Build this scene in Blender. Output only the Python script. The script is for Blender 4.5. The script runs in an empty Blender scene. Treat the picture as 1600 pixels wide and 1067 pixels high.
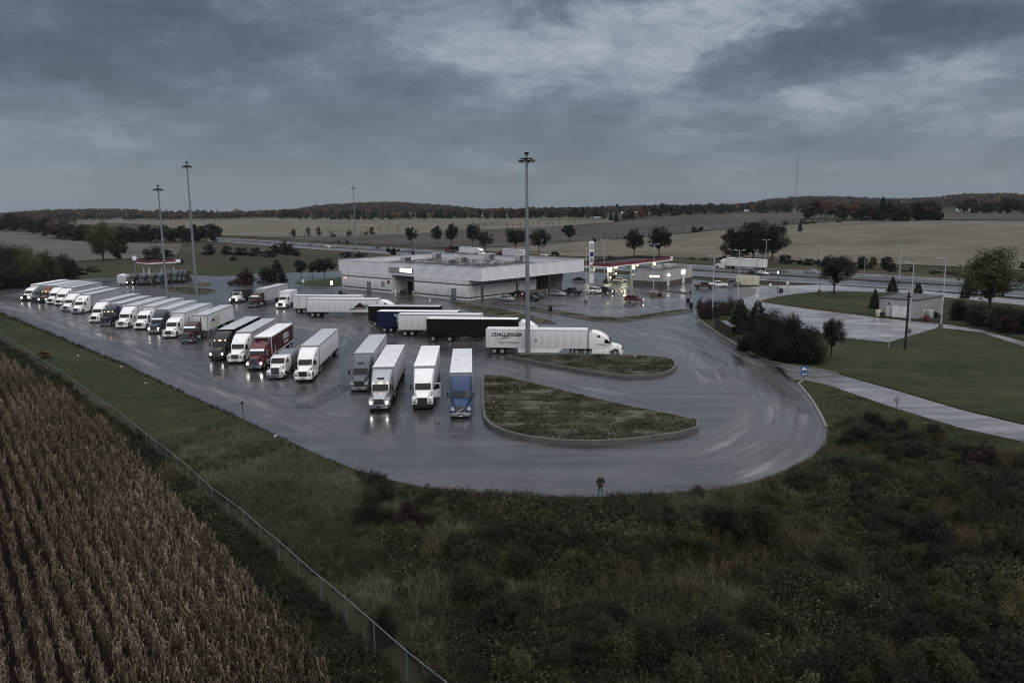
import bpy, bmesh, math, random
import numpy as np
from mathutils import Vector, Matrix
random.seed(7); rng = np.random.default_rng(7)
SC = bpy.context.scene; COL = SC.collection
R = math.radians

# ------------------------------------------------------------------ camera
F_PX, HOR, ROLL, CAM_H = 1220.0, 331.0, 0.0105, 22.5
_p = math.atan((533.5 - HOR) / F_PX)
_f = Vector((0, math.cos(_p), -math.sin(_p))); _u = Vector((0, math.sin(_p), math.cos(_p))); _r = Vector((1, 0, 0))
CR = _r * math.cos(ROLL) - _u * math.sin(ROLL); CU = _r * math.sin(ROLL) + _u * math.cos(ROLL); CF = _f
cam = bpy.data.objects.new("camera", bpy.data.cameras.new("camera")); COL.objects.link(cam)
cam.matrix_world = Matrix(((CR.x, CU.x, -CF.x, 0), (CR.y, CU.y, -CF.y, 0), (CR.z, CU.z, -CF.z, CAM_H), (0, 0, 0, 1)))
cam.data.sensor_width = 36; cam.data.lens = F_PX * 36 / 1600
cam.data.clip_start = 0.5; cam.data.clip_end = 30000
SC.camera = cam

# ------------------------------------------------------------------ sky, sun, exposure
SUN_EL, SUN_AZ = R(38), R(155)
W = bpy.data.worlds.new("World"); SC.world = W; W.use_nodes = True
nt = W.node_tree; nt.nodes.clear()
def N(t, **k):
    n = nt.nodes.new(t)
    for a, b in k.items(): setattr(n, a, b)
    return n
def L(a, b): nt.links.new(a, b)
def M(op, a, b=None, c=None, clamp=False):
    n = N('ShaderNodeMath', operation=op, use_clamp=clamp)
    for i, v in enumerate((a, b, c)):
        if v is None: continue
        if isinstance(v, (int, float)): n.inputs[i].default_value = v
        else: L(v, n.inputs[i])
    return n.outputs[0]
def ramp(fac, stops):
    n = N('ShaderNodeValToRGB'); cr = n.color_ramp
    while len(cr.elements) < len(stops): cr.elements.new(0.5)
    for e, (p, c) in zip(cr.elements, stops): e.position = p; e.color = (*c, 1)
    if fac is not None: L(fac, n.inputs[0])
    return n.outputs[0]
tc = N('ShaderNodeTexCoord').outputs['Generated']
sep = N('ShaderNodeSeparateXYZ'); L(tc, sep.inputs[0])
zc = M('MAXIMUM', sep.outputs[2], 0.0)
cmb = N('ShaderNodeCombineXYZ'); L(sep.outputs[0], cmb.inputs[0]); L(sep.outputs[1], cmb.inputs[1]); L(M('MULTIPLY', M('POWER', zc, 0.8), 2.0), cmb.inputs[2])
def skynoise(scale, detail, rough, dist, off, sc=(1, 1, 1), rot=0.0):
    mp = N('ShaderNodeMapping'); mp.inputs['Location'].default_value = off; mp.inputs['Scale'].default_value = sc; mp.inputs['Rotation'].default_value = (0, rot, 0)
    L(cmb.outputs[0], mp.inputs[0])
    n = N('ShaderNodeTexNoise'); n.inputs['Lacunarity'].default_value = 2.2; n.inputs['Scale'].default_value = scale; n.inputs['Detail'].default_value = detail
    n.inputs['Roughness'].default_value = rough; n.inputs['Distortion'].default_value = dist
    L(mp.outputs[0], n.inputs['Vector']); return n.outputs[0]
n1 = skynoise(2.6, 8, 0.55, 0.5, (3.1, 1.7, 0), (1, 1, 1.25), R(12)); n2 = skynoise(9.5, 9, .68, .4, (9.2, 4.4, 2), (1, 1, 1.15), R(-10)); n3 = skynoise(5.0, 9, .66, .5, (1.2, 7.9, 4), (1, 1, 1.5), R(8))
v = M('ADD', M('ADD', M('MULTIPLY', n1, 0.40), M('MULTIPLY', n2, 0.55)), M('SUBTRACT', M('MULTIPLY', n3, .40), .20))
wx = M('MULTIPLY', M('SUBTRACT', skynoise(6, 9, .66, .5, (5, 2, 7)), .5), 420.0); wy = M('MULTIPLY', M('SUBTRACT', skynoise(7, 9, .66, .5, (8, 1, 3)), .5), 190.0)
azn = N('ShaderNodeMath', operation='ARCTAN2'); L(sep.outputs[0], azn.inputs[0]); L(sep.outputs[1], azn.inputs[1])
def lobe(px, py, sx, sy, amp, tilt=0.0):          # a broad cloud bank or break: its place in the sky as a direction, with a ragged rim
    az0 = math.atan((px - 800) / F_PX); el0 = math.atan((HOR - ROLL * (px - 800) - py) / F_PX)
    da = M('DIVIDE', M('ADD', M('SUBTRACT', azn.outputs[0], az0), M('DIVIDE', wx, F_PX)), sx / F_PX)
    de = M('DIVIDE', M('ADD', M('SUBTRACT', sep.outputs[2], math.sin(el0)), M('DIVIDE', wy, F_PX)), sy / F_PX)
    de = M('SUBTRACT', de, M('MULTIPLY', da, tilt))
    q = M('ADD', M('MULTIPLY', da, da), M('MULTIPLY', de, de))
    return M('MULTIPLY', M('DIVIDE', 1.0, M('ADD', 1.0, M('MULTIPLY', q, M('ADD', .4, M('MULTIPLY', q, .6))))), amp)
for a in ((1020, 88, 150, 52, .19, .3), (1230, 20, 200, 36, .13, .2), (780, 60, 120, 50, .05), (1290, 105, 200, 30, -.17, .5), (1480, 90, 190, 60, -.11, .3), (250, 50, 280, 50, -.25, -.5),
          (30, 122, 180, 36, -.22), (925, 12, 120, 34, -.22), (420, 185, 320, 34, -.15), (640, 232, 300, 32, -.06), (1235, 178, 50, 16, .12), (1590, 215, 60, 22, .14), (1420, 170, 60, 22, .07), (1000, 245, 500, 36, -.08), (110, 78, 110, 20, .08, -.5), (400, 22, 60, 18, .10), (560, 110, 130, 30, -.07), (700, 150, 120, 24, -.05), (1400, 40, 120, 26, -.10), (840, 120, 70, 26, .05)):
    v = M('ADD', v, lobe(*a))
cloud = ramp(v, [(0.16, (.036, .047, .062)), (0.30, (.056, .072, .094)), (0.41, (.084, .107, .136)), (0.49, (.124, .152, .187)), (0.58, (.182, .211, .246)), (0.70, (.265, .290, .320)), (0.86, (.37, .39, .415))])
hzmix = N('ShaderNodeMixRGB'); L(M('ADD', .12, M('MULTIPLY', zc, 6.0), clamp=True), hzmix.inputs[0]); hzmix.inputs[1].default_value = (.076, .097, .125, 1); L(cloud, hzmix.inputs[2])
lift = M('ADD', 1.0, M('MULTIPLY', M('SUBTRACT', M('MAXIMUM', zc, 0.22), 0.22), 7.6))     # an overcast sky brightens towards the zenith
neu = N('ShaderNodeMixRGB'); L(M('MULTIPLY', M('SUBTRACT', lift, 1.0), .45, clamp=True), neu.inputs[0]); L(hzmix.outputs[0], neu.inputs[1]); neu.inputs[2].default_value = (.150, .152, .158, 1)      # thinner, whiter cloud overhead
cl2 = N('ShaderNodeMixRGB', blend_type='MULTIPLY'); cl2.inputs[0].default_value = 1; L(neu.outputs[0], cl2.inputs[1]); L(lift, cl2.inputs[2])
bgc = N('ShaderNodeBackground'); L(cl2.outputs[0], bgc.inputs[0]); bgc.inputs[1].default_value = 0.78
sky = N('ShaderNodeTexSky', sky_type='NISHITA'); sky.sun_disc = False; sky.sun_elevation = SUN_EL; sky.sun_rotation = SUN_AZ
bgs = N('ShaderNodeBackground'); L(sky.outputs[0], bgs.inputs[0]); bgs.inputs[1].default_value = 0.006
ad = N('ShaderNodeAddShader'); L(bgc.outputs[0], ad.inputs[0]); L(bgs.outputs[0], ad.inputs[1])
out = N('ShaderNodeOutputWorld'); L(ad.outputs[0], out.inputs[0])
sun = bpy.data.objects.new("sun", bpy.data.lights.new("sun", 'SUN')); COL.objects.link(sun)
sun.data.energy = 0.55; sun.data.angle = R(45); sun.data.color = (1, .94, .89)
sd = Vector((math.sin(SUN_AZ) * math.cos(SUN_EL), math.cos(SUN_AZ) * math.cos(SUN_EL), math.sin(SUN_EL)))
sun.rotation_euler = sd.to_track_quat('Z', 'Y').to_euler()
SC.view_settings.view_transform = 'Standard'; SC.view_settings.look = 'None'; SC.view_settings.exposure = 0.8; SC.view_settings.gamma = 1
SC.view_settings.use_curve_mapping = False
SC.render.engine = 'CYCLES'
SC.cycles.max_bounces = 6; SC.cycles.diffuse_bounces = 3; SC.cycles.glossy_bounces = 3; SC.cycles.transparent_max_bounces = 6
SC.cycles.use_denoising = True; SC.cycles.sample_clamp_indirect = 2.0; SC.cycles.pixel_filter_type = 'BLACKMAN_HARRIS'; SC.cycles.filter_width = 1.1; SC.cycles.caustics_reflective = False; SC.cycles.caustics_refractive = False

# ------------------------------------------------------------------ terrain and photo-pixel -> ground
def sstep(t): t = np.clip(t, 0, 1); return t * t * (3 - 2 * t)
_rx = np.array([-400, 0, 100, 200, 260, 330, 400, 470, 500, 560, 620, 680, 720, 760, 800, 900, 1000, 1100, 1160, 1200, 1250, 1300, 1400, 1450, 1500, 1560, 1600, 2000], float)
_ry = np.array([335, 335, 329, 328, 332, 334, 332, 327, 322, 318, 316, 320, 323, 329, 329, 326, 322, 322, 319, 313, 308.5, 309, 313, 311, 306.5, 306, 308, 310], float)
_raz = np.arctan((_rx - 800) / F_PX); _rh = (HOR - ROLL * (_rx - 800) - _ry - 6) * 3000 / F_PX + 22.5
def gz(x, y):
    x = np.asarray(x, float); y = np.asarray(y, float)
    s = x * .786 + y * .618 - 217; r = np.hypot(x, y)
    a = 14.5 * sstep((s - 60) / 400) + .002 * np.clip(s - 460, 0, 2000)
    b = 11 * sstep((r - 480) / 800) * (y > 0)
    z = np.maximum(a, b)
    rh = np.interp(np.arctan2(x, np.maximum(y, 1e-3)), _raz, _rh)
    g = np.exp(-((r - 3000) / 750) ** 2) * (y > 0)
    return z * (1 - g) + np.maximum(rh, 8) * g
def ray(px, py): return CR * ((px - 800) / F_PX) + CU * ((533.5 - py) / F_PX) + CF
def GX(px, py, z=0.0):
    d = ray(px, py); t = (z - CAM_H) / d.z
    return Vector((d.x * t, d.y * t, z))
def GT(px, py):
    d = ray(px, py); t = 20.0; last = t
    while t < 5000:
        z = CAM_H + d.z * t
        if z <= float(gz(d.x * t, d.y * t)): break
        last = t; t *= 1.01
    else:
        t = 2600; return Vector((d.x * t, d.y * t, float(gz(d.x * t, d.y * t))))
    lo, hi = last, t
    for _ in range(30):
        m = (lo + hi) / 2
        if CAM_H + d.z * m <= float(gz(d.x * m, d.y * m)): hi = m
        else: lo = m
    return Vector((d.x * hi, d.y * hi, float(gz(d.x * hi, d.y * hi))))
def PR(X, Y, Z):
    v = Vector((X, Y, Z - CAM_H)); d = v.dot(CF)
    return 800 + F_PX * v.dot(CR) / d, 533.5 - F_PX * v.dot(CU) / d, d
def height_to(base, py):
    lo, hi = 0.0, 200.0
    for _ in range(40):
        m = (lo + hi) / 2
        if PR(base.x, base.y, base.z + m)[1] > py: lo = m
        else: hi = m
    return lo

# ------------------------------------------------------------------ materials
MATS = {}
class NT:
    def __init__(s, name):
        s.m = bpy.data.materials.new(name); s.m.use_nodes = True; s.t = s.m.node_tree; s.b = s.t.nodes['Principled BSDF']
    def n(s, t, **k):
        n = s.t.nodes.new(t)
        for a, b in k.items(): setattr(n, a, b)
        return n
    def l(s, a, b): s.t.links.new(a, b)
    def noise(s, scale, detail=4, rough=.55, dist=0, coord='obj', sc=(1, 1, 1), rot=0):
        mp = s.n('ShaderNodeMapping'); mp.inputs['Scale'].default_value = sc; mp.inputs['Rotation'].default_value = (0, 0, rot)
        if coord == 'obj': s.l(s.n('ShaderNodeTexCoord').outputs['Object'], mp.inputs[0])
        else: s.l(s.n('ShaderNodeNewGeometry').outputs['Position'], mp.inputs[0])
        n = s.n('ShaderNodeTexNoise'); n.inputs['Scale'].default_value = scale; n.inputs['Detail'].default_value = detail
        n.inputs['Roughness'].default_value = rough; n.inputs['Distortion'].default_value = dist
        s.l(mp.outputs[0], n.inputs['Vector']); return n.outputs[0]
    def ramp(s, fac, stops):
        n = s.n('ShaderNodeValToRGB'); cr = n.color_ramp
        while len(cr.elements) < len(stops): cr.elements.new(.5)
        for e, (p, c) in zip(cr.elements, stops): e.position = p; e.color = (*c, 1) if len(c) == 3 else c
        s.l(fac, n.inputs[0]); return n.outputs[0]
    def mix(s, fac, a, b, mode='MIX'):
        n = s.n('ShaderNodeMixRGB', blend_type=mode)
        for i, v in enumerate((fac, a, b)):
            if isinstance(v, (int, float)): n.inputs[i].default_value = v
            elif isinstance(v, tuple): n.inputs[i].default_value = (*v, 1)
            else: s.l(v, n.inputs[i])
        return n.outputs[0]
    def math(s, op, a, b=0.0, clamp=False):
        n = s.n('ShaderNodeMath', operation=op, use_clamp=clamp)
        for i, v in enumerate((a, b)):
            if isinstance(v, (int, float)): n.inputs[i].default_value = v
            else: s.l(v, n.inputs[i])
        return n.outputs[0]
    def bump(s, h, strength=.3, dist=.05):
        n = s.n('ShaderNodeBump'); n.inputs['Strength'].default_value = strength; n.inputs['Distance'].default_value = dist
        s.l(h, n.inputs['Height']); s.l(n.outputs[0], s.b.inputs['Normal'])
def g3(v): return (v, v * 1.0, v * 1.02)
def mat(name, col, rough=.5, metal=0.0, spec=.5, var=.18, nscale=1.3, grime=None, coat=0.0):
    if name in MATS: return MATS[name]
    t = NT(name); b = t.b
    n = t.noise(nscale, 5, .6)
    lo = tuple(c * (1 - var) for c in col); hi = tuple(min(1, c * (1 + var * .6)) for c in col)
    c = t.ramp(n, [(.3, lo), (.7, hi)])
    if grime: c = t.mix(t.ramp(t.noise(.7, 6, .65, .3, sc=(1, 1, .35)), [(.5, (0, 0, 0)), (.75, (grime,) * 3)]), c, (.10, .095, .09))
    t.l(c, b.inputs['Base Color'])
    b.inputs['Roughness'].default_value = rough; b.inputs['Metallic'].default_value = metal; b.inputs['Specular IOR Level'].default_value = spec
    b.inputs['Coat Weight'].default_value = coat; b.inputs['Coat Roughness'].default_value = .08
    MATS[name] = t.m; return t.m
def emit(name, col, strength):
    if name in MATS: return MATS[name]
    t = NT(name); t.b.inputs['Base Color'].default_value = (*[min(c, .8) for c in col], 1)
    t.b.inputs['Emission Color'].default_value = (*col, 1); t.b.inputs['Emission Strength'].default_value = strength
    MATS[name] = t.m; return t.m
def foliage(name, stops, spec=.15, rnd=.5, pos=.35, pscale=.12):
    t = NT(name); at = t.n('ShaderNodeAttribute', attribute_name='tint'); oi = t.n('ShaderNodeObjectInfo')
    f = t.math('ADD', t.math('MULTIPLY', at.outputs['Fac'], .45), t.math('MULTIPLY', oi.outputs['Random'], rnd * .5))
    f = t.math('ADD', f, t.math('MULTIPLY', t.math('SUBTRACT', t.noise(pscale, 3, .6, coord='pos'), .5), pos * 2))
    t.l(t.ramp(f, stops), t.b.inputs['Base Color'])
    t.b.inputs['Roughness'].default_value = .75; t.b.inputs['Specular IOR Level'].default_value = spec
    MATS[name] = t.m; return t.m

# ------------------------------------------------------------------ scene helpers
def tag(o, label, cat, group=None, kind=None):
    o['label'] = label; o['category'] = cat
    if group: o['group'] = group
    if kind: o['kind'] = kind
    return o
def empty(name, loc=(0, 0, 0), rz=0.0):
    o = bpy.data.objects.new(name, None); COL.objects.link(o); o.location = loc; o.rotation_euler = (0, 0, rz); o.empty_display_size = .3; return o
def link(name, me, parent=None, loc=None, rz=None, material=None):
    o = bpy.data.objects.new(name, me); COL.objects.link(o)
    if parent is not None: o.parent = parent
    if loc is not None: o.location = loc
    if rz is not None: o.rotation_euler = (0, 0, rz)
    if material is not None:
        if len(me.materials) == 0: me.materials.append(None)
        o.material_slots[0].link = 'OBJECT'; o.material_slots[0].material = material
    return o
def struct(o): o['kind'] = 'structure'; return o
def stuff(o): o['kind'] = 'stuff'; return o
class MB:
    def __init__(s): s.v = []; s.f = []; s.mi = []
    def add(s, vs, fs, mi=0):
        k = len(s.v); s.v += [tuple(v) for v in vs]; s.f += [tuple(i + k for i in f) for f in fs]; s.mi += [mi] * len(fs); return s
    def box(s, x0, x1, y0, y1, z0, z1, mi=0):
        return s.add([(x0, y0, z0), (x1, y0, z0), (x1, y1, z0), (x0, y1, z0), (x0, y0, z1), (x1, y0, z1), (x1, y1, z1), (x0, y1, z1)],
                     [(0, 3, 2, 1), (4, 5, 6, 7), (0, 1, 5, 4), (1, 2, 6, 5), (2, 3, 7, 6), (3, 0, 4, 7)], mi)
    def prism(s, prof, axis, a, b, mi=0):
        n = len(prof)
        def p(q, t): return (q[0], t, q[1]) if axis == 'y' else ((t, q[0], q[1]) if axis == 'x' else (q[0], q[1], t))
        vs = [p(q, a) for q in prof] + [p(q, b) for q in prof]
        return s.add(vs, [tuple(range(n)), tuple(range(2 * n - 1, n - 1, -1))] + [(i, i + n, (i + 1) % n + n, (i + 1) % n) for i in range(n)], mi)
    def loft(s, rings, cap=True, mi=0):
        n = len(rings[0]); vs = [p for r in rings for p in r]; fs = []
        for k in range(len(rings) - 1):
            for i in range(n): fs.append((k * n + i, k * n + (i + 1) % n, (k + 1) * n + (i + 1) % n, (k + 1) * n + i))
        if cap: fs += [tuple(range(n - 1, -1, -1)), tuple((len(rings) - 1) * n + i for i in range(n))]
        return s.add(vs, fs, mi)
    def tube(s, p0, p1, r0, r1=None, n=8, mi=0):
        r1 = r0 if r1 is None else r1; p0 = Vector(p0); p1 = Vector(p1); d = (p1 - p0).normalized()
        a = d.orthogonal().normalized(); b = d.cross(a)
        rings = [[p + (a * math.cos(2 * math.pi * i / n) + b * math.sin(2 * math.pi * i / n)) * r for i in range(n)] for p, r in ((p0, r0), (p1, r1))]
        return s.loft(rings, True, mi)
    def quad(s, a, b, c, d, mi=0): return s.add([a, b, c, d], [(0, 1, 2, 3)], mi)
    def mesh(s, name, mats=(), bevel=0.0, smooth=35):
        me = bpy.data.meshes.new(name); me.from_pydata(s.v, [], s.f)
        for m in mats: me.materials.append(m)
        me.polygons.foreach_set('material_index', s.mi)
        bm = bmesh.new(); bm.from_mesh(me)
        bmesh.ops.recalc_face_normals(bm, faces=bm.faces)
        if bevel:
            ed = [e for e in bm.edges if len(e.link_faces) == 2 and e.calc_face_angle(0) > R(38)]
            bmesh.ops.bevel(bm, geom=ed, offset=bevel, segments=2, profile=.6, affect='EDGES', clamp_overlap=True)
        bm.to_mesh(me); bm.free()
        if smooth: me.shade_smooth(); me.set_sharp_from_angle(angle=R(smooth))
        return me
    def build(s, name, m, parent=None, loc=None, rz=None, bevel=0.0, smooth=35):
        return link(name, s.mesh(name, [m] if not isinstance(m, (list, tuple)) else m, bevel, smooth), parent, loc, rz)
CACHE = {}
def cached(key, fn):
    if key not in CACHE: CACHE[key] = fn()
    return CACHE[key]
def sheet(name, pts, z, m, holes=None):
    bm = bmesh.new(); vs = [bm.verts.new((p[0], p[1], z)) for p in pts]; f = bm.faces.new(vs)
    bmesh.ops.triangulate(bm, faces=[f]); bmesh.ops.recalc_face_normals(bm, faces=bm.faces)
    for f in bm.faces:
        if f.normal.z < 0: f.normal_flip()
    me = bpy.data.meshes.new(name); bm.to_mesh(me); bm.free(); me.materials.append(m)
    return link(name, me)
def smooth_poly(pts, it=2):
    for _ in range(it):
        q = []
        for i in range(len(pts)):
            a = pts[i]; b = pts[(i + 1) % len(pts)]
            q += [a * .75 + b * .25, a * .25 + b * .75]
        pts = q
    return pts
def smooth_line(pts, it=2):
    for _ in range(it):
        q = [pts[0]]
        for a, b in zip(pts, pts[1:]): q += [a * .75 + b * .25, a * .25 + b * .75]
        pts = q + [pts[-1]]
    return pts
def resample(pts, n):
    d = [0]
    for a, b in zip(pts, pts[1:]): d.append(d[-1] + (b - a).length)
    out = []
    for i in range(n):
        t = d[-1] * i / (n - 1); k = 0
        while k < len(d) - 2 and d[k + 1] < t: k += 1
        u = (t - d[k]) / max(1e-6, d[k + 1] - d[k]); out.append(pts[k].lerp(pts[k + 1], u))
    return out
def drape(name, lo, up, m, off=.4, nu=60, nv=24):       # a field or road laid on the terrain between two edges
    A = resample([GT(*p) for p in lo], nu); B = resample([GT(*p) for p in up], nu); mb = MB()
    for j in range(nv + 1):
        for i in range(nu):
            p = A[i].lerp(B[i], j / nv); mb.v.append((p.x, p.y, float(gz(p.x, p.y)) + off))
    for j in range(nv):
        for i in range(nu - 1): mb.f.append((j * nu + i, j * nu + i + 1, (j + 1) * nu + i + 1, (j + 1) * nu + i)); mb.mi.append(0)
    me = bpy.data.meshes.new(name); me.from_pydata(mb.v, [], mb.f); me.materials.append(m); me.shade_smooth()
    bm = bmesh.new(); bm.from_mesh(me)
    for f in bm.faces:
        if f.normal.z < 0: f.normal_flip()
    bm.to_mesh(me); bm.free()
    return struct(link(name, me))
def inpoly(x, y, poly):
    x = np.asarray(x); y = np.asarray(y); c = np.zeros(x.shape, bool); n = len(poly)
    for i in range(n):
        x0, y0 = poly[i][:2]; x1, y1 = poly[(i + 1) % n][:2]
        if y0 == y1: continue
        k = ((y0 > y) != (y1 > y)) & (x < (x1 - x0) * (y - y0) / (y1 - y0) + x0); c ^= k
    return c
def scatter_pts(poly, dens):
    P = np.array([p[:2] for p in poly]); lo = P.min(0); hi = P.max(0); n = int((hi - lo).prod() * dens)
    q = rng.uniform(lo, hi, (n, 2)); return q[inpoly(q[:, 0], q[:, 1], P)]
def pxpoly(*pts, z=0.0): return [GX(*p, z) for p in pts]
def instancer(name, pts, scl, rot, templates):
    me = bpy.data.meshes.new(name); me.from_pydata(pts.tolist(), [], [])
    a = me.attributes.new('scl', 'FLOAT_VECTOR', 'POINT'); a.data.foreach_set('vector', np.ascontiguousarray(scl, dtype=np.float32).ravel())
    a = me.attributes.new('rot', 'FLOAT_VECTOR', 'POINT'); a.data.foreach_set('vector', np.ascontiguousarray(rot, dtype=np.float32).ravel())
    a = me.attributes.new('pick', 'INT', 'POINT'); a.data.foreach_set('value', rng.integers(0, len(templates), len(pts)).astype(np.int32))
    o = link(name, me); t = bpy.data.node_groups.new(name, 'GeometryNodeTree')
    t.interface.new_socket('Geometry', in_out='INPUT', socket_type='NodeSocketGeometry'); t.interface.new_socket('Geometry', in_out='OUTPUT', socket_type='NodeSocketGeometry')
    gi = t.nodes.new('NodeGroupInput'); go = t.nodes.new('NodeGroupOutput'); ip = t.nodes.new('GeometryNodeInstanceOnPoints'); j = t.nodes.new('GeometryNodeJoinGeometry')
    for tm in templates:
        oi = t.nodes.new('GeometryNodeObjectInfo'); oi.inputs['Object'].default_value = tm; oi.inputs['As Instance'].default_value = True
        t.links.new(oi.outputs['Geometry'], j.inputs[0])
    def na(nm, ty):
        n = t.nodes.new('GeometryNodeInputNamedAttribute'); n.data_type = ty; n.inputs['Name'].default_value = nm; return n.outputs[0]
    t.links.new(gi.outputs[0], ip.inputs['Points']); t.links.new(j.outputs[0], ip.inputs['Instance']); ip.inputs['Pick Instance'].default_value = True
    t.links.new(na('pick', 'INT'), ip.inputs['Instance Index']); t.links.new(na('rot', 'FLOAT_VECTOR'), ip.inputs['Rotation']); t.links.new(na('scl', 'FLOAT_VECTOR'), ip.inputs['Scale'])
    t.links.new(ip.outputs[0], go.inputs[0])
    md = o.modifiers.new('scatter', 'NODES'); md.node_group = t
    return stuff(o)

# ------------------------------------------------------------------ ground materials
def ground_mat():
    t = NT('ground_earth')
    a = t.noise(.012, 6, .6, .4, 'pos'); b = t.noise(.35, 6, .65, 0, 'pos')
    c = t.ramp(t.math('ADD', t.math('MULTIPLY', a, .65), t.math('MULTIPLY', b, .35)), [(.36, (.020, .019, .011)), (.5, (.036, .033, .020)), (.64, (.066, .057, .038))])
    t.l(c, t.b.inputs['Base Color']); t.b.inputs['Roughness'].default_value = .95; t.b.inputs['Specular IOR Level'].default_value = .1
    t.bump(b, .5, .3); return t.m
def field_mat(name, lo, mid, hi, rot=0.0, rows=.25, sc=.02):
    t = NT(name); a = t.noise(sc, 5, .6, .3, 'pos'); b = t.noise(rows, 4, .6, .1, 'pos', sc=(.06, 1, 1), rot=rot); d = t.noise(1.2, 4, .7, 0, 'pos')
    f = t.math('ADD', t.math('ADD', t.math('MULTIPLY', a, .45), t.math('MULTIPLY', b, .35)), t.math('MULTIPLY', d, .2))
    t.l(t.ramp(f, [(.41, lo), (.5, mid), (.59, hi)]), t.b.inputs['Base Color']); t.b.inputs['Roughness'].default_value = .95
    t.b.inputs['Specular IOR Level'].default_value = .1; return t.m
def lawn_mat():
    t = NT('lawn'); a = t.noise(.05, 7, .68, .6, 'pos'); b = t.noise(2.2, 6, .75, 0, 'pos'); c = t.noise(.55, 4, .6, .2, 'pos', sc=(.10, 1, 1), rot=R(35)); d = t.noise(.32, 5, .7, .3, 'pos')
    f = t.math('ADD', t.math('ADD', t.math('MULTIPLY', a, .34), t.math('MULTIPLY', b, .24)), t.math('ADD', t.math('MULTIPLY', c, .2), t.math('MULTIPLY', d, .22)))
    t.l(t.ramp(f, [(.40, (.010, .0155, .0065)), (.47, (.019, .027, .010)), (.525, (.030, .039, .015)), (.575, (.045, .047, .021)), (.63, (.074, .064, .038))]), t.b.inputs['Base Color'])
    t.b.inputs['Roughness'].default_value = .9; t.b.inputs['Specular IOR Level'].default_value = .15; t.bump(b, .9, .2); return t.m
def asphalt_mat(name='wet_asphalt', wet=.5, dark=1.0):
    t = NT(name)
    big = t.noise(.035, 6, .62, .8, 'pos'); med = t.noise(.22, 6, .65, .5, 'pos'); fine = t.noise(9, 4, .7, 0, 'pos')
    tr = t.noise(.55, 5, .62, .35, 'pos', sc=(.07, 1, 1), rot=R(8)); tr2 = t.noise(.6, 5, .6, .4, 'pos', sc=(.06, 1, 1), rot=R(55))
    tracks = t.mix(t.ramp(t.noise(.02, 2, .5, 0, 'pos'), [(.42, (0, 0, 0)), (.58, (1, 1, 1))]), tr, tr2)
    f = t.math('ADD', t.math('ADD', t.math('MULTIPLY', big, .4), t.math('MULTIPLY', tracks, .4)), t.math('MULTIPLY', med, .2))
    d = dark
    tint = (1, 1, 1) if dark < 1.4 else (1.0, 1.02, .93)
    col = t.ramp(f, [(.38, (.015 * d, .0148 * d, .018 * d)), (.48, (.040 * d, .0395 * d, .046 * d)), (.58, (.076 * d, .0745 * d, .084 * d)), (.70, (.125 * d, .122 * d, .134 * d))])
    crack = t.n('ShaderNodeTexVoronoi', feature='DISTANCE_TO_EDGE'); crack.inputs['Scale'].default_value = .13
    mp = t.n('ShaderNodeMapping'); g = t.n('ShaderNodeNewGeometry'); t.l(g.outputs['Position'], mp.inputs[0])
    ad = t.n('ShaderNodeMixRGB', blend_type='ADD'); ad.inputs[0].default_value = 5.0; t.l(mp.outputs[0], ad.inputs[1])
    nz = t.n('ShaderNodeTexNoise'); nz.inputs['Scale'].default_value = .3; nz.inputs['Detail'].default_value = 5; t.l(g.outputs['Position'], nz.inputs['Vector']); t.l(nz.outputs['Color'], ad.inputs[2])
    t.l(ad.outputs[0], crack.inputs['Vector'])
    ck = t.ramp(crack.outputs['Distance'], [(.0, (.72, .72, .72)), (.006, (1, 1, 1))])
    col = t.mix(1.0, col, ck, 'MULTIPLY')
    col = t.mix(1.0, col, t.ramp(fine, [(.3, (.82, .82, .82)), (.7, (1.12, 1.12, 1.12))]), 'MULTIPLY')
    col = t.mix(1.0, col, tint, 'MULTIPLY'); t.l(col, t.b.inputs['Base Color'])
    pud = t.ramp(t.math('ADD', t.math('MULTIPLY', t.noise(.075, 5, .55, .6, 'pos'), .55), t.math('MULTIPLY', tracks, .45)), [(.50, (0, 0, 0)), (.585, (1, 1, 1))])
    rgh = t.ramp(f, [(.36, (.15,) * 3), (.5, (.28,) * 3), (.66, (.46,) * 3)])
    rgh = t.mix(t.math('MULTIPLY', pud, wet), rgh, (.10, .10, .10)); t.l(rgh, t.b.inputs['Roughness'])
    bs = t.n('ShaderNodeBump'); bs.inputs['Distance'].default_value = .012; t.l(fine, bs.inputs['Height']); t.l(t.math('SUBTRACT', .55, t.math('MULTIPLY', pud, .45)), bs.inputs['Strength']); t.l(bs.outputs[0], t.b.inputs['Normal'])
    t.b.inputs['Specular IOR Level'].default_value = .5
    return t.m
GROUND, LAWN, ASPH = ground_mat(), lawn_mat(), asphalt_mat()
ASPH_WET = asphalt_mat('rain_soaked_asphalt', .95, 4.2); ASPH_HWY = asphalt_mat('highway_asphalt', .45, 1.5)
GRAVEL = asphalt_mat('pale_side_road', .15, 2.4)
CONC = mat('kerb_concrete', (.115, .112, .105), .75, 0, .3, .3, 2.2, .5)

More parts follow.
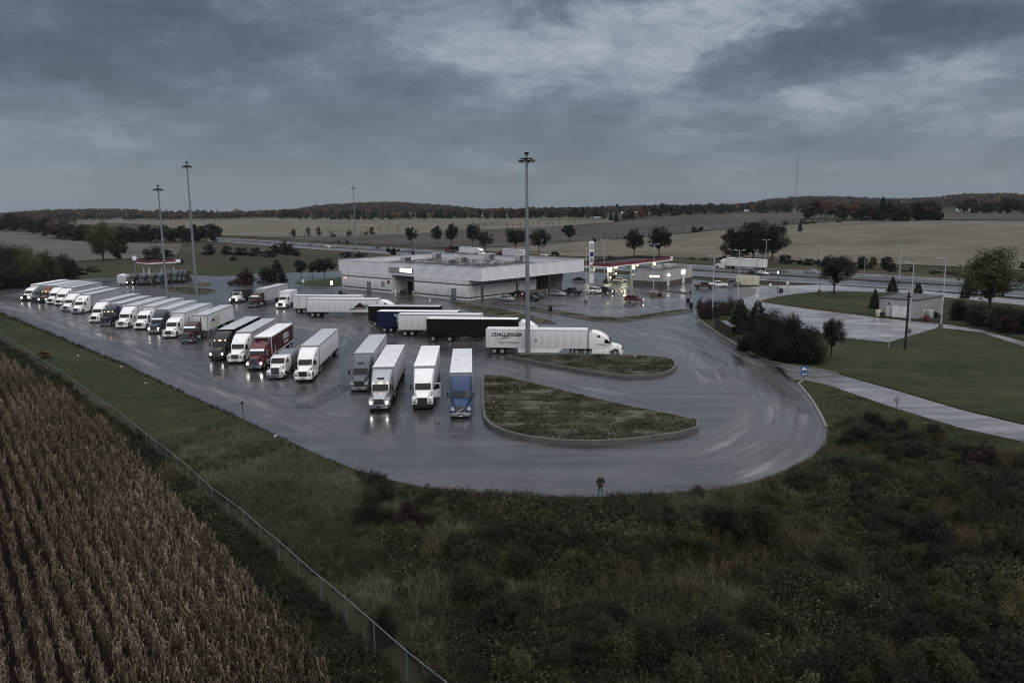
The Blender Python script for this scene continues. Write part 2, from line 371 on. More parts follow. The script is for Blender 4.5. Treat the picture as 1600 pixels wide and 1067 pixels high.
# ------------------------------------------------------------------ ground, fields, highway
def polar_ground():
    rs = [0.0, 15.0]
    while rs[-1] < 9000: rs.append(rs[-1] * 1.065)
    na = 240; vs = [(0, 0, -.05)]; fs = []
    for r in rs[1:]:
        th = np.arange(na) * 2 * math.pi / na; x = r * np.cos(th); y = r * np.sin(th); z = gz(x, y) - .05
        vs += list(zip(x.tolist(), y.tolist(), z.tolist()))
    for i in range(na): fs.append((0, 1 + i, 1 + (i + 1) % na))
    for k in range(len(rs) - 2):
        for i in range(na):
            a = 1 + k * na + i; b = 1 + k * na + (i + 1) % na; fs.append((a, a + na, b + na, b))
    me = bpy.data.meshes.new('ground'); me.from_pydata(vs, [], fs); me.materials.append(GROUND); me.shade_smooth()
    return struct(link('ground', me))
polar_ground()
F_TAN = field_mat('stubble_field', (.082, .072, .056), (.115, .101, .079), (.152, .134, .105), R(12))
F_BRN = field_mat('ploughed_field', (.042, .035, .033), (.058, .049, .046), (.080, .068, .062), R(-25))
F_GRY = field_mat('grey_field', (.065, .060, .052), (.088, .081, .071), (.115, .106, .092), R(30))
F_GRN = field_mat('winter_wheat', (.05, .062, .04), (.07, .085, .055), (.10, .11, .07), R(10))
drape('field', [(745, 392.5), (820, 397.5), (900, 401), (1000, 402.5), (1150, 405), (1300, 409), (1450, 415), (1700, 427)], [(745, 388), (820, 385), (900, 378), (1000, 372), (1115, 361), (1200, 354), (1300, 347), (1400, 344.7), (1700, 345.5)], F_TAN, .16)
drape('field', [(440, 373), (600, 383), (700, 388), (820, 385), (900, 378), (1000, 371.5), (1115, 360.5), (1200, 353.5), (1290, 346.5)],
      [(440, 372), (600, 366.5), (700, 361.8), (800, 358.7), (900, 353), (960, 348.5), (1060, 338.8), (1150, 335), (1290, 334)], F_BRN, .25)
drape('field', [(120, 352), (180, 349), (250, 353), (330, 367.5), (420, 371.3), (560, 369), (700, 361.5), (850, 356), (960, 348)],
      [(120, 341), (180, 338), (250, 336.5), (330, 336.5), (420, 340.8), (560, 341.5), (700, 341), (850, 341), (960, 342)], F_TAN, .3)
drape('field', [(840, 344), (930, 344)], [(840, 340.5), (930, 340)], F_GRN, .6, 20, 8)
drape('field', [(-120, 390), (40, 394), (120, 408), (200, 405), (275, 400)], [(-120, 356), (0, 358.5), (86, 368), (140, 374), (200, 379.5), (285, 382)], F_GRY, .14)
drape('field', [(1468, 344), (1700, 345)], [(1468, 332.5), (1700, 335)], F_BRN, .3)
HWN = [(1760, 478), (1600, 466), (1500, 458), (1340, 448), (1200, 440), (1100, 433), (900, 419), (700, 404.5), (600, 397), (440, 386), (380, 381), (325, 376.8)]
HWF = [(1760, 452), (1600, 443), (1500, 437), (1340, 428), (1200, 420), (1100, 415), (900, 404), (700, 392.5), (600, 387), (440, 377.5), (380, 374), (325, 371)]
drape('highway', HWN, HWF, ASPH_HWY, .15, 120, 6)
def mid(a, b, t): return [(p[0] + (q[0] - p[0]) * t, p[1] + (q[1] - p[1]) * t) for p, q in zip(a, b)]
drape('highway_median', mid(HWN, HWF, .47), mid(HWN, HWF, .54), LAWN, .32, 120, 2)
LINE = mat('road_paint', (.55, .55, .53), .5, 0, .5, .2, 3)
drape('road_marking', mid(HWN, HWF, .955), mid(HWN, HWF, .965), LINE, .2, 120, 1)
drape('road_marking', mid(HWN, HWF, .045), mid(HWN, HWF, .058), LINE, .2, 120, 1)
# steel guard rail along the median
gr = empty('guard_rail', GT(*mid(HWN, HWF, .5)[5])); tag(gr, 'long low steel guard rail down the highway median', 'guard rail')
gl = [GT(*p) for p in mid(HWN, HWF, .5)]; gl = resample(gl, 120); mb = MB(); mp_ = MB()
for a, b in zip(gl, gl[1:]):
    a = a - gr.location; b = b - gr.location; n = Vector((-(b - a).y, (b - a).x, 0)).normalized() * .06
    mb.add([a - n + Vector((0, 0, .75)), b - n + Vector((0, 0, .75)), b + n + Vector((0, 0, .75)), a + n + Vector((0, 0, .75)), a - n + Vector((0, 0, 1.1)), b - n + Vector((0, 0, 1.1)), b + n + Vector((0, 0, 1.1)), a + n + Vector((0, 0, 1.1))],
           [(0, 1, 5, 4), (3, 7, 6, 2), (4, 5, 6, 7), (0, 3, 2, 1)]); mp_.box(a.x - .08, a.x + .08, a.y - .08, a.y + .08, a.z - .2, a.z + .9)
STEEL = mat('galvanised_steel', (.34, .36, .38), .45, .7, .5, .15, 3)
mb.build('rail', STEEL, gr); stuff(mp_.build('rail_post', STEEL, gr))

# ------------------------------------------------------------------ paved lot, roads, lawns
lot = pxpoly((-140, 446), (0, 451), (40, 443.5), (90, 438), (150, 434.5), (183, 433), (186, 429), (240, 425.5), (300, 430), (350, 432), (420, 426), (500, 426), (560, 421), (700, 415), (900, 424), (1000, 430.5), (1090, 437.5),
             (1165, 446), (1183, 452), (1178, 462), (1150, 470), (1120, 478), (1088, 487), (1085, 493), (1113, 515), (1150, 538), (1180, 556), (1216, 570), (1240, 582), (1240, 594), (1262, 615), (1280, 645), (1291, 670), (1290, 690), (1270, 712), (1230, 733), (1180, 752), (1120, 764),
             (1040, 771.5), (940, 776), (850, 776), (760, 772), (680, 764), (620, 752), (560, 735), (500, 712), (440, 683), (380, 655), (300, 620), (200, 572), (100, 530), (0, 488), (-140, 462))
struct(sheet('asphalt_lot', lot, 0.0, ASPH))
side = pxpoly((1216, 570), (1260, 574), (1310, 585), (1400, 610), (1500, 640), (1600, 664), (1760, 706), (1760, 738), (1600, 690), (1500, 668), (1400, 638), (1290, 600), (1256, 592), (1240, 594), (1225, 582))
struct(sheet('side_road', side, 0.004, GRAVEL))
lot2 = pxpoly((1150, 470), (1178, 462), (1189, 467), (1187, 471.5), (1240, 480), (1310, 489), (1375, 497), (1432, 503), (1480, 507), (1530, 515), (1600, 534), (1700, 566), (1700, 575), (1600, 541), (1530, 519), (1466, 511.5), (1389, 534.5), (1355, 531.5), (1309, 526.5), (1230, 508), (1180, 490))
struct(sheet('wet_parking_lot', lot2, 0.008, ASPH_WET))
ramp_ = pxpoly((1165, 446), (1240, 446), (1300, 444.5), (1400, 450), (1480, 458), (1600, 469), (1760, 484), (1760, 492), (1600, 477), (1480, 464.5), (1400, 457), (1300, 454.5), (1240, 459), (1187, 470), (1178, 462), (1183, 452))
struct(sheet('exit_ramp', ramp_, 0.006, ASPH_WET))
struct(sheet('lawn', smooth_poly(pxpoly((1190, 470.5), (1240, 460), (1300, 455.5), (1400, 458), (1480, 466), (1600, 480), (1700, 492), (1700, 560), (1600, 530), (1530, 512.5), (1480, 504), (1432, 500), (1375, 494), (1310, 486), (1240, 477)), 1), 0.03, LAWN))
struct(sheet('lawn', pxpoly((1216, 569), (1180, 555), (1150, 537), (1113, 514), (1087, 494), (1090, 488), (1180, 491), (1230, 509), (1309, 527.5), (1355, 532.5), (1389, 535.5), (1466, 512.5), (1530, 520), (1600, 542), (1700, 576), (1760, 600), (1760, 703), (1600, 662.5), (1500, 638.5), (1400, 608.5), (1310, 583.5), (1260, 572.5)), 0.03, LAWN))
struct(sheet('lawn', pxpoly((1242, 596), (1256, 593.5), (1290, 601.5), (1400, 639.5), (1500, 669.5), (1600, 691.5), (1760, 740), (1760, 765), (1600, 715), (1500, 695), (1420, 672), (1340, 655), (1294, 668), (1281, 643), (1263, 613)), 0.02, LAWN))
struct(sheet('grass_verge', pxpoly((-140, 464), (0, 490), (100, 532), (200, 574), (300, 622), (380, 657), (400, 668), (330, 676), (250, 692), (180, 640), (90, 580), (0, 524), (-140, 470)), 0.012, LAWN))
struct(sheet('grass_verge', pxpoly((60, 441), (120, 436), (183, 432.2), (185, 428.5), (150, 424), (110, 428), (60, 434)), 0.012, LAWN))
struct(sheet('grass_verge', pxpoly((300, 429), (350, 431), (420, 425), (470, 424.5), (430, 418), (360, 421), (280, 424)), 0.012, LAWN))
struct(sheet('grass_verge', smooth_poly(pxpoly((455, 441), (500, 437), (545, 432), (546, 444), (520, 449), (470, 446)), 1), 0.02, LAWN))
struct(sheet('soil', pxpoly((-60, 520), (0, 552), (100, 612), (200, 688), (260, 752), (330, 828), (400, 912), (480, 992), (560, 1100), (300, 1400), (-400, 1400), (-400, 640), z=0.0), 0.012, mat('corn_soil', (.020, .015, .013), .95, 0, .1, .35, .8)))
# raised islands with kerb stones
ISL_TOP = field_mat('island_soil', (.024, .024, .013), (.044, .040, .024), (.115, .108, .094), 0, .8, .25)
ISLANDS = []
def island(px, h, name='traffic_island', sm=1, seg=3.0, wkerb=.28):
    pts = [Vector(p[:2]) for p in smooth_poly([GX(x, y, h) for x, y in px], sm)]
    area = sum(pts[i].x * pts[(i + 1) % len(pts)].y - pts[(i + 1) % len(pts)].x * pts[i].y for i in range(len(pts)))
    if area < 0: pts.reverse()
    loop = resample([Vector((p.x, p.y, 0)) for p in pts + [pts[0]]], max(8, int(sum((pts[i] - pts[i - 1]).length for i in range(len(pts))) / seg)))[:-1]
    n = len(loop); inner = []
    for i in range(n):
        t = (loop[(i + 1) % n] - loop[i - 1]).normalized(); inner.append(loop[i] + Vector((-t.y, t.x, 0)) * wkerb)
    top = struct(sheet(name, [(p.x, p.y) for p in inner], h - .04, ISL_TOP)); ISLANDS.append(([(p.x, p.y) for p in inner], h))
    for i in range(n):
        a, b, c, d = loop[i], loop[(i + 1) % n], inner[(i + 1) % n], inner[i]; e = (b - a) * (.012 / max(.1, (b - a).length)); dz = random.uniform(-.015, .015)
        mb = MB(); q = [a + e, b - e, c - e, d + e]
        mb.add([(p.x, p.y, -.02) for p in q] + [(p.x, p.y, h + dz) for p in q], [(0, 3, 2, 1), (4, 5, 6, 7), (0, 1, 5, 4), (1, 2, 6, 5), (2, 3, 7, 6), (3, 0, 4, 7)])
        mb.build('kerb_stone', CONC, top, bevel=.03, smooth=0)
    return top
island([(752.5, 588), (757, 584), (786, 585.5), (857, 603), (936, 622), (1015, 639.5), (1090, 652.5), (1099, 660), (1090, 668), (1072, 673.5), (1015, 682), (936, 689), (857, 686.5), (800, 677), (765, 663), (753, 650)], .5)
island([(785, 554), (824, 552.5), (900, 553), (967, 553.5), (1020, 554.5), (1050, 558), (1058, 566), (1055, 575), (1038, 583.6), (989, 587.5), (936, 582), (857, 568), (810, 559)], .45)
island([(695, 468.5), (745, 475), (800, 484.5), (882, 505.5), (835, 503), (770, 493), (715, 479)], .2, seg=4)
island([(770, 470), (860, 482.5), (955, 498.5), (1020, 489), (1081, 480.5), (1085, 485.5), (1020, 495.5), (955, 505), (860, 488.5), (768, 474.5)], .2, 'grass_boulevard', 1, 5)
island([(235, 450.5), (258, 447.5), (300, 449), (341, 452), (332, 456.5), (317, 462)], .2, seg=5)
island([(284, 446.5), (308, 440.5), (335, 443.5), (325, 446.5)], .2, seg=5)
island([(1000, 455), (1030, 458.5), (1046, 464.5), (1034, 466), (1008, 462)], .15, seg=5)
island([(1016, 451), (1080, 456.5), (1092, 460), (1070, 459.5)], .15, seg=5)
# kerbs along the bend and the side road
def kerb_run(px, h=.15):
    c = resample(smooth_line([GX(*p) for p in px], 2), max(4, int(sum((GX(*b) - GX(*a)).length for a, b in zip(px, px[1:])) / 3))); k = struct(empty('kerb', c[0]))
    for a, b in zip(c, c[1:]):
        t = (b - a).normalized(); n = Vector((-t.y, t.x, 0)) * .15; a2, b2 = a - c[0] + t * .012, b - c[0] - t * .012; mb = MB()
        mb.add([p + Vector((0, 0, z)) for z in (-.02, h + random.uniform(-.01, .01)) for p in (a2 - n, b2 - n, b2 + n, a2 + n)], [(0, 3, 2, 1), (4, 5, 6, 7), (0, 1, 5, 4), (1, 2, 6, 5), (2, 3, 7, 6), (3, 0, 4, 7)]); mb.build('kerb_stone', KERBP, k, bevel=.03, smooth=0)
KERBP = mat('worn_kerb', (.17, .165, .155), .75, 0, .3, .3, 2.2, .4)
kerb_run([(1088, 489), (1086, 495), (1113, 515.5), (1150, 538.5), (1180, 556.5), (1216, 570), (1260, 573.5), (1310, 584.5)]); kerb_run([(1290, 601), (1256, 593), (1241, 594.5), (1262, 615.5), (1281, 645.5), (1291, 668)])
kerb_run([(1187, 471), (1200, 466.5), (1240, 459.5), (1300, 455), (1400, 457.5), (1480, 465.5)])
# painted bay lines in the car park and the lorry bays
mb = MB()
def paint(p, q, w=.12):
    a, b = GX(*p), GX(*q); t = (b - a).normalized(); n = Vector((-t.y, t.x, 0)) * w / 2; z = Vector((0, 0, .004)); mb.quad(a - n + z, b - n + z, b + n + z, a + n + z)
for k in range(9): paint((830 + k * 14, 474 + k * 2.2), (856 + k * 14, 470 + k * 2.2))
for k in range(8): paint((985 + k * 11, 470 - k * .6), (1003 + k * 11, 474 - k * .6))
for k in range(6): paint((958 + k * 16, 486 - k * 3), (985 + k * 16, 490 - k * 3))
for k in range(7): paint((1290 + k * 22, 505 + k * 1.2), (1345 + k * 18, 512 + k * 1.4), .1)
struct(mb.build('parking_line', LINE))

# ------------------------------------------------------------------ vehicle materials
def paintm(name, col, rough=.36): return mat('paint_' + name, col, rough, 0, .35, .07, .6, .25, .5 if max(col) > .3 else .12)
WHITE = paintm('white', (.82, .82, .82)); OFFWHITE = paintm('off_white', (.60, .61, .61), .4)
SILVER = mat('paint_silver', (.36, .375, .40), .3, .35, .5, .08, .6, .2, .5); STEELGREY = paintm('steel_grey', (.085, .10, .115))
RED = paintm('red', (.105, .013, .017)); MAROON = paintm('maroon', (.034, .008, .012)); NAVY = paintm('navy', (.008, .014, .030)); BLUE = paintm('blue', (.008, .030, .100))
TEAL = paintm('dark_teal', (.010, .022, .034)); BLACK = paintm('black', (.010, .010, .012)); SLATE = paintm('slate_blue', (.030, .046, .062)); RUST = paintm('brick_red', (.09, .022, .019))
CREAM = paintm('cream', (.55, .52, .40)); GREEN = paintm('dark_green', (.02, .05, .03))
TR_WHITE = mat('trailer_white', (.66, .67, .68), .5, 0, .4, .10, 1.6, .3); TR_GREY = mat('trailer_grey', (.44, .455, .48), .55, .05, .4, .12, 1.6, .3); TR_BRIGHT = mat('trailer_bright_white', (.84, .84, .84), .4, 0, .5, .05, .5, .15)
TR_BLACK = mat('trailer_black', (.006, .006, .007), .6, 0, .2, .1, .5); TR_NAVY = mat('trailer_navy', (.007, .012, .045), .5, 0, .3, .1, .5); TR_RED = mat('trailer_red', (.062, .010, .013), .42, 0, .5, .1, .5, .2)
ALU = mat('aluminium', (.52, .54, .56), .35, .75, .5, .12, 2); CHROME = mat('chrome', (.72, .74, .77), .12, 1.0, .5, .05, 2); DARK = mat('dark_chassis', (.012, .012, .013), .7, 0, .3, .3, 2)
RUBBER = mat('tyre_rubber', (.014, .014, .015), .85, 0, .2, .2, 4); GLASS = mat('tinted_glass', (.010, .012, .014), .08, 0, .28, .1, 1); PLASTIC = mat('black_plastic', (.020, .020, .022), .55, 0, .4, .2, 2)
LENS = mat('lamp_lens', (.22, .23, .25), .12, .3, .6, .05, 2); LAMP = emit('lamp_lit', (1.0, .95, .85), 9.0); AMBER = emit('amber_lamp', (1.0, .62, .28), 3.5); TAILR = mat('tail_lens', (.22, .012, .012), .25); TAILON = emit('tail_lamp_lit', (1.0, .10, .07), 5.0)
WINLIT = emit('lit_sign', (1.0, .98, .92), 1.6); TARP = mat('grey_tarpaulin', (.16, .18, .20), .6, 0, .4, .2, 1.2); WOODDECK = mat('timber_deck', (.20, .15, .13), .7, 0, .4, .4, .8)

def rr(x, w, z0, z1, r, n=3, y=0.0):
    r = min(r, w * .49, (z1 - z0) * .49); h = w / 2 - r; pts = []
    for cy, cz, a0 in ((h, z1 - r, 0), (-h, z1 - r, 90), (-h, z0 + r * .3, 180), (h, z0 + r * .3, 270)):
        rz = r if a0 < 180 else r * .3; ry = r if a0 < 180 else r * .3; hy = math.copysign(w / 2 - ry, cy)
        for i in range(n + 1):
            a = R(a0 + 90 * i / n); pts.append((x, y + hy + ry * math.cos(a), cz + rz * math.sin(a)))
    return pts
def wheel_mesh(r, w, dual=False, hubm=None):
    def mk():
        mb = MB(); n = 20
        prof = [(-w / 2, r * .56), (-w / 2, r * .88), (-w * .38, r), (w * .38, r), (w / 2, r * .88), (w / 2, r * .56)]
        rings = [[(q[1] * math.cos(2 * math.pi * i / n), q[0], q[1] * math.sin(2 * math.pi * i / n)) for i in range(n)] for q in prof]
        mb.loft(rings, False, 0)
        for s in (-1, 1):
            ins = -.09 if (dual and True) else -.03
            pr = [(w / 2, r * .565), (w / 2 + .006, r * .54), (w / 2 + ins, r * .46), (w / 2 + ins - .01, r * .24), (w / 2 + .02, r * .20), (w / 2 + .03, r * .02)]
            mb.loft([[(q[1] * math.cos(2 * math.pi * i / n), s * q[0], q[1] * math.sin(2 * math.pi * i / n)) for i in range(n)] for q in pr], True, 1)
        return mb.mesh('wheel', [RUBBER, hubm or ALU])
    return cached(('wheel', r, w, dual, hubm.name if hubm else ''), mk)
def put_wheels(parent, xs, ys, r, w, dual=False, hubm=None):
    for x in xs:
        for s in (-1, 1): link('wheel', wheel_mesh(r, w, dual, hubm), parent, (x, s * ys, r))
HW = {'high': [(-2.30, 2.14, 2.74, .09), (-2.55, 2.2, 3.02, .22), (-3.0, 2.28, 3.38, .42), (-3.5, 2.36, 3.66, .45), (-4.1, 2.44, 3.84, .36), (-4.9, 2.48, 3.92, .22)],
      'mid': [(-2.30, 2.14, 2.74, .09), (-2.55, 2.2, 2.9, .2), (-3.0, 2.3, 3.1, .26), (-3.5, 2.38, 3.28, .26), (-4.9, 2.44, 3.36, .2)],
      'flat': [(-2.30, 2.14, 2.74, .09), (-2.6, 2.2, 2.80, .16), (-3.25, 2.24, 2.82, .16), (-3.32, 2.3, 2.72, .14), (-4.7, 2.36, 2.76, .12)],
      'day': [(-2.30, 2.14, 2.74, .09), (-2.6, 2.2, 2.80, .16), (-3.15, 2.24, 2.82, .16)]}
def hwid(x):  # half width of the cab side at x
    return np.interp(-x, [1.75, 2.3, 3.0, 3.5, 4.9], [1.00, 1.07, 1.14, 1.18, 1.22])
def tractor(root, col, roof='high', nose='aero', grille='black', bumper='body', lit=False, clear=False, visor=None, stacks=False, skirts=True, skylight=False, emblem=False, door_open=False, lo=False, band=None):
    def o(name, key, fn, m=None, parent=None, loc=None):
        return link(name, cached(('t', name) + key, fn), parent or root, loc, None, m)
    rings = HW[roof]
    def cabm(): 
        mb = MB(); mb.loft([rr(-1.74, 2.0, .95, 1.95, .10)] + [rr(x, w, .95, z, r) for x, w, z, r in rings]); return mb.mesh('cab', [col])
    o('cab', (roof,), cabm, col)
    if nose == 'aero': hr = [(-.13, 1.05, 1.22, .14), (-.22, 1.30, 1.42, .16), (-.5, 1.48, 1.60, .2), (-1.0, 1.62, 1.76, .22), (-1.765, 1.96, 1.94, .2)]
    else: hr = [(-.13, 1.22, 1.76, .07), (-.2, 1.28, 1.80, .09), (-1.0, 1.45, 1.87, .12), (-1.765, 1.78, 1.95, .12)]
    def hoodm(): mb = MB(); mb.loft([rr(x, w, .72, z, r) for x, w, z, r in hr]); return mb.mesh('hood', [col])
    o('hood', (nose,), hoodm, col)
    def fendm(s):
        def f():
            top = [(-.10, .60), (-.12, .98), (-.28, 1.20), (-.7, 1.36), (-1.3, 1.43), (-1.8, 1.36), (-2.02, 1.12), (-2.08, .8)] if nose == 'aero' else [(-.22, .62), (-.24, 1.0), (-.42, 1.20), (-.8, 1.27), (-1.5, 1.26), (-1.95, 1.08), (-2.1, .8)]
            arc = [(-1.25 + .62 * math.cos(R(a)), .52 + .62 * math.sin(R(a))) for a in range(156, 15, -20)] + [(-.62, .60)]
            mb = MB(); y0, y1 = (.60, 1.20) if nose == 'aero' else (.68, 1.22); mb.prism(top + arc, 'y', s * y0, s * y1); return mb.mesh('fender', [col], bevel=.07)
        return f
    for s in (-1, 1): o('fender', (nose, s), fendm(s), col)
    # glazing
    def wsm():
        mb = MB(); ys = [-.93, -.5, 0, .5, .93]
        lo_ = [(-1.752 + .04 * (1 - (y / .93) ** 2), y, 2.02) for y in ys]; hi_ = [(-2.222 + .03 * (1 - (y / .93) ** 2), y * .99, 2.685) for y in ys]
        lo2 = [(a - .08, b, c - .05) for a, b, c in lo_]; hi2 = [(a - .08, b, c - .05) for a, b, c in hi_]; n = 5
        mb.v += lo_ + hi_ + lo2 + hi2
        for i in range(4): mb.f += [(i, i + 1, n + i + 1, n + i)]
        mb.f += [(0, n, 3 * n, 2 * n), (n - 1, 2 * n - 1, 4 * n - 1, 3 * n - 1)] + [(n + i, n + i + 1, 3 * n + i + 1, 3 * n + i) for i in range(4)] + [(i, i + 1, 2 * n + i + 1, 2 * n + i) for i in range(4)]
        mb.mi = [0] * len(mb.f); return mb.mesh('windshield', [GLASS], smooth=60)
    o('windshield', (), wsm)
    def sidepoly(prof, off, th, s):
        mb = MB(); a = [(x, s * (hwid(x) + off), z) for x, z in prof]; b = [(x, s * (hwid(x) + off + th), z) for x, z in prof]; n = len(prof)
        return mb.add(a + b, [tuple(range(n)), tuple(range(2 * n - 1, n - 1, -1))] + [(i, (i + 1) % n, (i + 1) % n + n, i + n) for i in range(n)])
    for s in (-1, 1):
        opened = door_open and s == 1
        d = o('door', (s,), lambda s=s: sidepoly([(-1.95, 1.0), (-3.02, 1.0), (-3.02, 2.70), (-2.40, 2.70), (-1.95, 2.10)], -.02, .035, s).mesh('door', [col], bevel=.012), col)
        if not lo:
            o('handle', (s,), lambda s=s: MB().box(-2.92, -2.76, s * 1.15 - .02, s * 1.15 + .04, 1.72, 1.78).mesh('handle', [PLASTIC]), None, d)
        w = o('side_window', (s,), lambda s=s: sidepoly([(-2.10, 1.98), (-2.92, 1.98), (-2.92, 2.60), (-2.42, 2.60), (-2.10, 2.22)], .012, .012, s).mesh('side_window', [GLASS]), None, d if opened else root)
        if opened:
            hinge = Vector((-1.95, 1.03, 0)); T = Matrix.Translation(hinge) @ Matrix.Rotation(R(-62), 4, 'Z') @ Matrix.Translation(-hinge); d.matrix_local = T
        if roof in ('high', 'mid') and not lo:
            o('sleeper_window', (s,), lambda s=s: sidepoly([(-3.7, 2.25), (-4.15, 2.25), (-4.15, 2.6), (-3.7, 2.6)] if roof == 'mid' else [(-3.55, 2.95), (-4.05, 2.95), (-4.05, 3.25), (-3.62, 3.25)], .012, .02, s).mesh('sleeper_window', [GLASS]))
        mm = CHROME if nose == 'classic' else PLASTIC
        o('mirror', (s, nose), lambda s=s: MB().box(-2.06, -1.94, s * 1.34, s * 1.56, 1.95, 2.62).box(-2.02, -1.98, s * 1.05, s * 1.36, 2.52, 2.56).box(-2.02, -1.98, s * 1.05, s * 1.36, 2.02, 2.06).mesh('mirror', [mm], bevel=.02), mm)
        o('hood_mirror', (s,), lambda s=s: MB().box(-.86, -.74, s * .98, s * 1.16, 1.55, 1.72).tube((-.8, s * 1.0, 1.3), (-.8, s * 1.05, 1.56), .02, n=6).mesh('hood_mirror', [CHROME], bevel=.02))
        lm = LENS
        if nose == 'aero': o('headlight', (s, nose), lambda s=s: MB().prism([(-.045, .84), (-.03, 1.02), (-.22, 1.26), (-.42, 1.28), (-.3, .88)], 'y', s * .70, s * 1.10).mesh('headlight', [LENS], bevel=.025), lm)
        else: o('headlight', (s, nose), lambda s=s: MB().box(-.3, -.10, s * .80, s * 1.12, .84, 1.12).mesh('headlight', [LENS], bevel=.09), lm)
        if lit: o('lamp_bulb', (s, nose), lambda s=s: MB().tube((-.16, s * (.90 if nose == 'aero' else .96), .99), (-.035 if nose == 'aero' else -.07, s * (.90 if nose == 'aero' else .96), .99), .17, .15, 14).mesh('lamp_bulb', [LAMP]))
        if skirts: o('side_skirt', (s,), lambda s=s: MB().box(-4.9, -2.12, s * .98, s * 1.2, .32, 1.02).mesh('side_skirt', [col], bevel=.03), col)
        else:
            o('fuel_tank', (s,), lambda s=s: MB().tube((-2.3, s * .92, .66), (-4.0, s * .92, .66), .32, n=16).mesh('fuel_tank', [CHROME]))
        if stacks: o('exhaust_stack', (s, roof), lambda s=s: MB().tube((-5.05, s * 1.05, 1.0), (-5.05, s * 1.05, 4.05), .085, n=10).mesh('exhaust_stack', [CHROME]))
        if not lo: o('mud_flap', (s,), lambda s=s: MB().box(-7.86, -7.84, s * .72, s * 1.24, .25, .9).mesh('mud_flap', [PLASTIC]))
    # grille and bumper
    gm = CHROME if grille == 'chrome' else PLASTIC
    def grm():
        mb = MB()
        if nose == 'aero':
            a, b, z0, z1 = -.52, .52, .74, 1.40
            mb.prism([(-.05, z0), (-.14, z1), (-.3, z1), (-.3, z0)], 'y', a, b, 0)
            for t0, t1, y0, y1 in ((z0 - .03, z0 + .03, a, b), (z1 - .04, z1 + .02, a, b)): mb.box(-.16, -.03 if t0 < 1 else -.09, y0 - .03, y1 + .03, t0, t1, 1)
            for y in (a, b): mb.prism([(-.03, z0), (-.10, z1), (-.2, z1), (-.2, z0)], 'y', y - .04, y + .04, 1)
        else:
            a, b, z0, z1 = -.50, .50, .72, 1.70
            mb.box(-.3, -.10, a, b, z0, z1, 0)
            for y in np.linspace(a, b, 9): mb.box(-.12, -.08, y - .012, y + .012, z0, z1, 1)
            mb.box(-.13, -.07, a - .05, b + .05, z1 - .05, z1 + .05, 1); mb.box(-.13, -.07, a - .06, a, z0, z1, 1); mb.box(-.13, -.07, b, b + .06, z0, z1, 1)
        return mb.mesh('grille', [PLASTIC, gm])
    gk = cached(('grille', nose, grille), grm); link('grille', gk, root)
    if not lo:
        def bars():
            mb = MB(); zz = np.linspace(.82, 1.24, 5) if nose == 'aero' else np.linspace(.85, 1.6, 4)
            for z in zz: mb.box(-.14 - (z - .74) * .12 if nose == 'aero' else -.1, (-.045 - (z - .74) * .12) if nose == 'aero' else -.085, -.45, .45, z - .012, z + .012)
            return mb.mesh('grille_bar', [gm])
        if grille == 'chrome': stuff(link('grille_bar', cached(('gbar', nose), bars), root))
    bm_ = {'chrome': CHROME, 'body': col, 'black': PLASTIC, 'grey': ALU}[bumper]
    o('bumper', (nose,), lambda: MB().prism([(0, -.75), (0, .75), (-.10, 1.05), (-.36, 1.22), (-.55, 1.22), (-.3, .8), (-.3, -.8), (-.55, -1.22), (-.36, -1.22), (-.10, -1.05)], 'z', .34, .72).mesh('bumper', [bm_], bevel=.03), bm_)
    o('air_dam', (), lambda: MB().box(-.32, -.05, -.95, .95, .22, .345).box(-.02, .008, -.3, .3, .44, .58).mesh('air_dam', [PLASTIC]))
    if emblem: o('licence_plate', (), lambda: MB().box(-.02, .016, -.16, .16, .30, .42).mesh('licence_plate', [TR_BRIGHT]))
    if band: o('grille_badge', (), lambda: MB().prism([(-.022, -.42), (-.022, -.34), (-.075, .42), (-.075, .34)], 'y', 0, .01).mesh('grille_badge', [ALU])) if False else None
    if emblem:
        def badge():
            mb = MB(); a = Vector((-.045, -.40, .80)); b = Vector((-.105, .40, 1.24)); n = Vector((0, .05, -.05)); f = Vector((.03, 0, 0))
            return mb.add([a + n, b + n, b - n, a - n, a + n + f, b + n + f, b - n + f, a - n + f], [(0, 1, 2, 3), (4, 7, 6, 5), (0, 4, 5, 1), (3, 2, 6, 7), (0, 3, 7, 4), (1, 5, 6, 2)]).mesh('grille_badge', [ALU])
        o('grille_badge', (), badge)
    if visor:
        vm = {'chrome': CHROME, 'white': WHITE, 'body': col}[visor]
        o('sun_visor', (), lambda: MB().prism([(-2.02, 2.52), (-2.24, 2.76), (-2.34, 2.78), (-2.26, 2.64)], 'y', -1.02, 1.02).mesh('sun_visor', [CHROME]), vm)
    if clear:
        for y in (-.82, -.14, 0, .14, .82):
            o('marker_lamp', (y,), lambda y=y: MB().box(-2.36, -2.24, y - .055, y + .055, 2.80, 2.88).mesh('marker_lamp', [AMBER]))
    if skylight:
        o('skylight', (), lambda: MB().add([(-2.70, -.42, 3.19), (-2.70, .42, 3.19), (-2.92, .42, 3.36), (-2.92, -.42, 3.36), (-2.74, -.42, 3.12), (-2.74, .42, 3.12), (-2.96, .42, 3.28), (-2.96, -.42, 3.28)], [(0, 1, 2, 3), (0, 4, 5, 1), (1, 5, 6, 2), (2, 6, 7, 3), (3, 7, 4, 0)]).mesh('skylight', [GLASS]))
    # fairing behind the cab, chassis, wheels
    if roof == 'high':
        for s in (-1, 1): o('side_fairing', (s,), lambda s=s: MB().box(-5.32, -4.9, s * 1.20, s * 1.235, 1.1, 3.7).mesh('side_fairing', [col], bevel=.01), col)
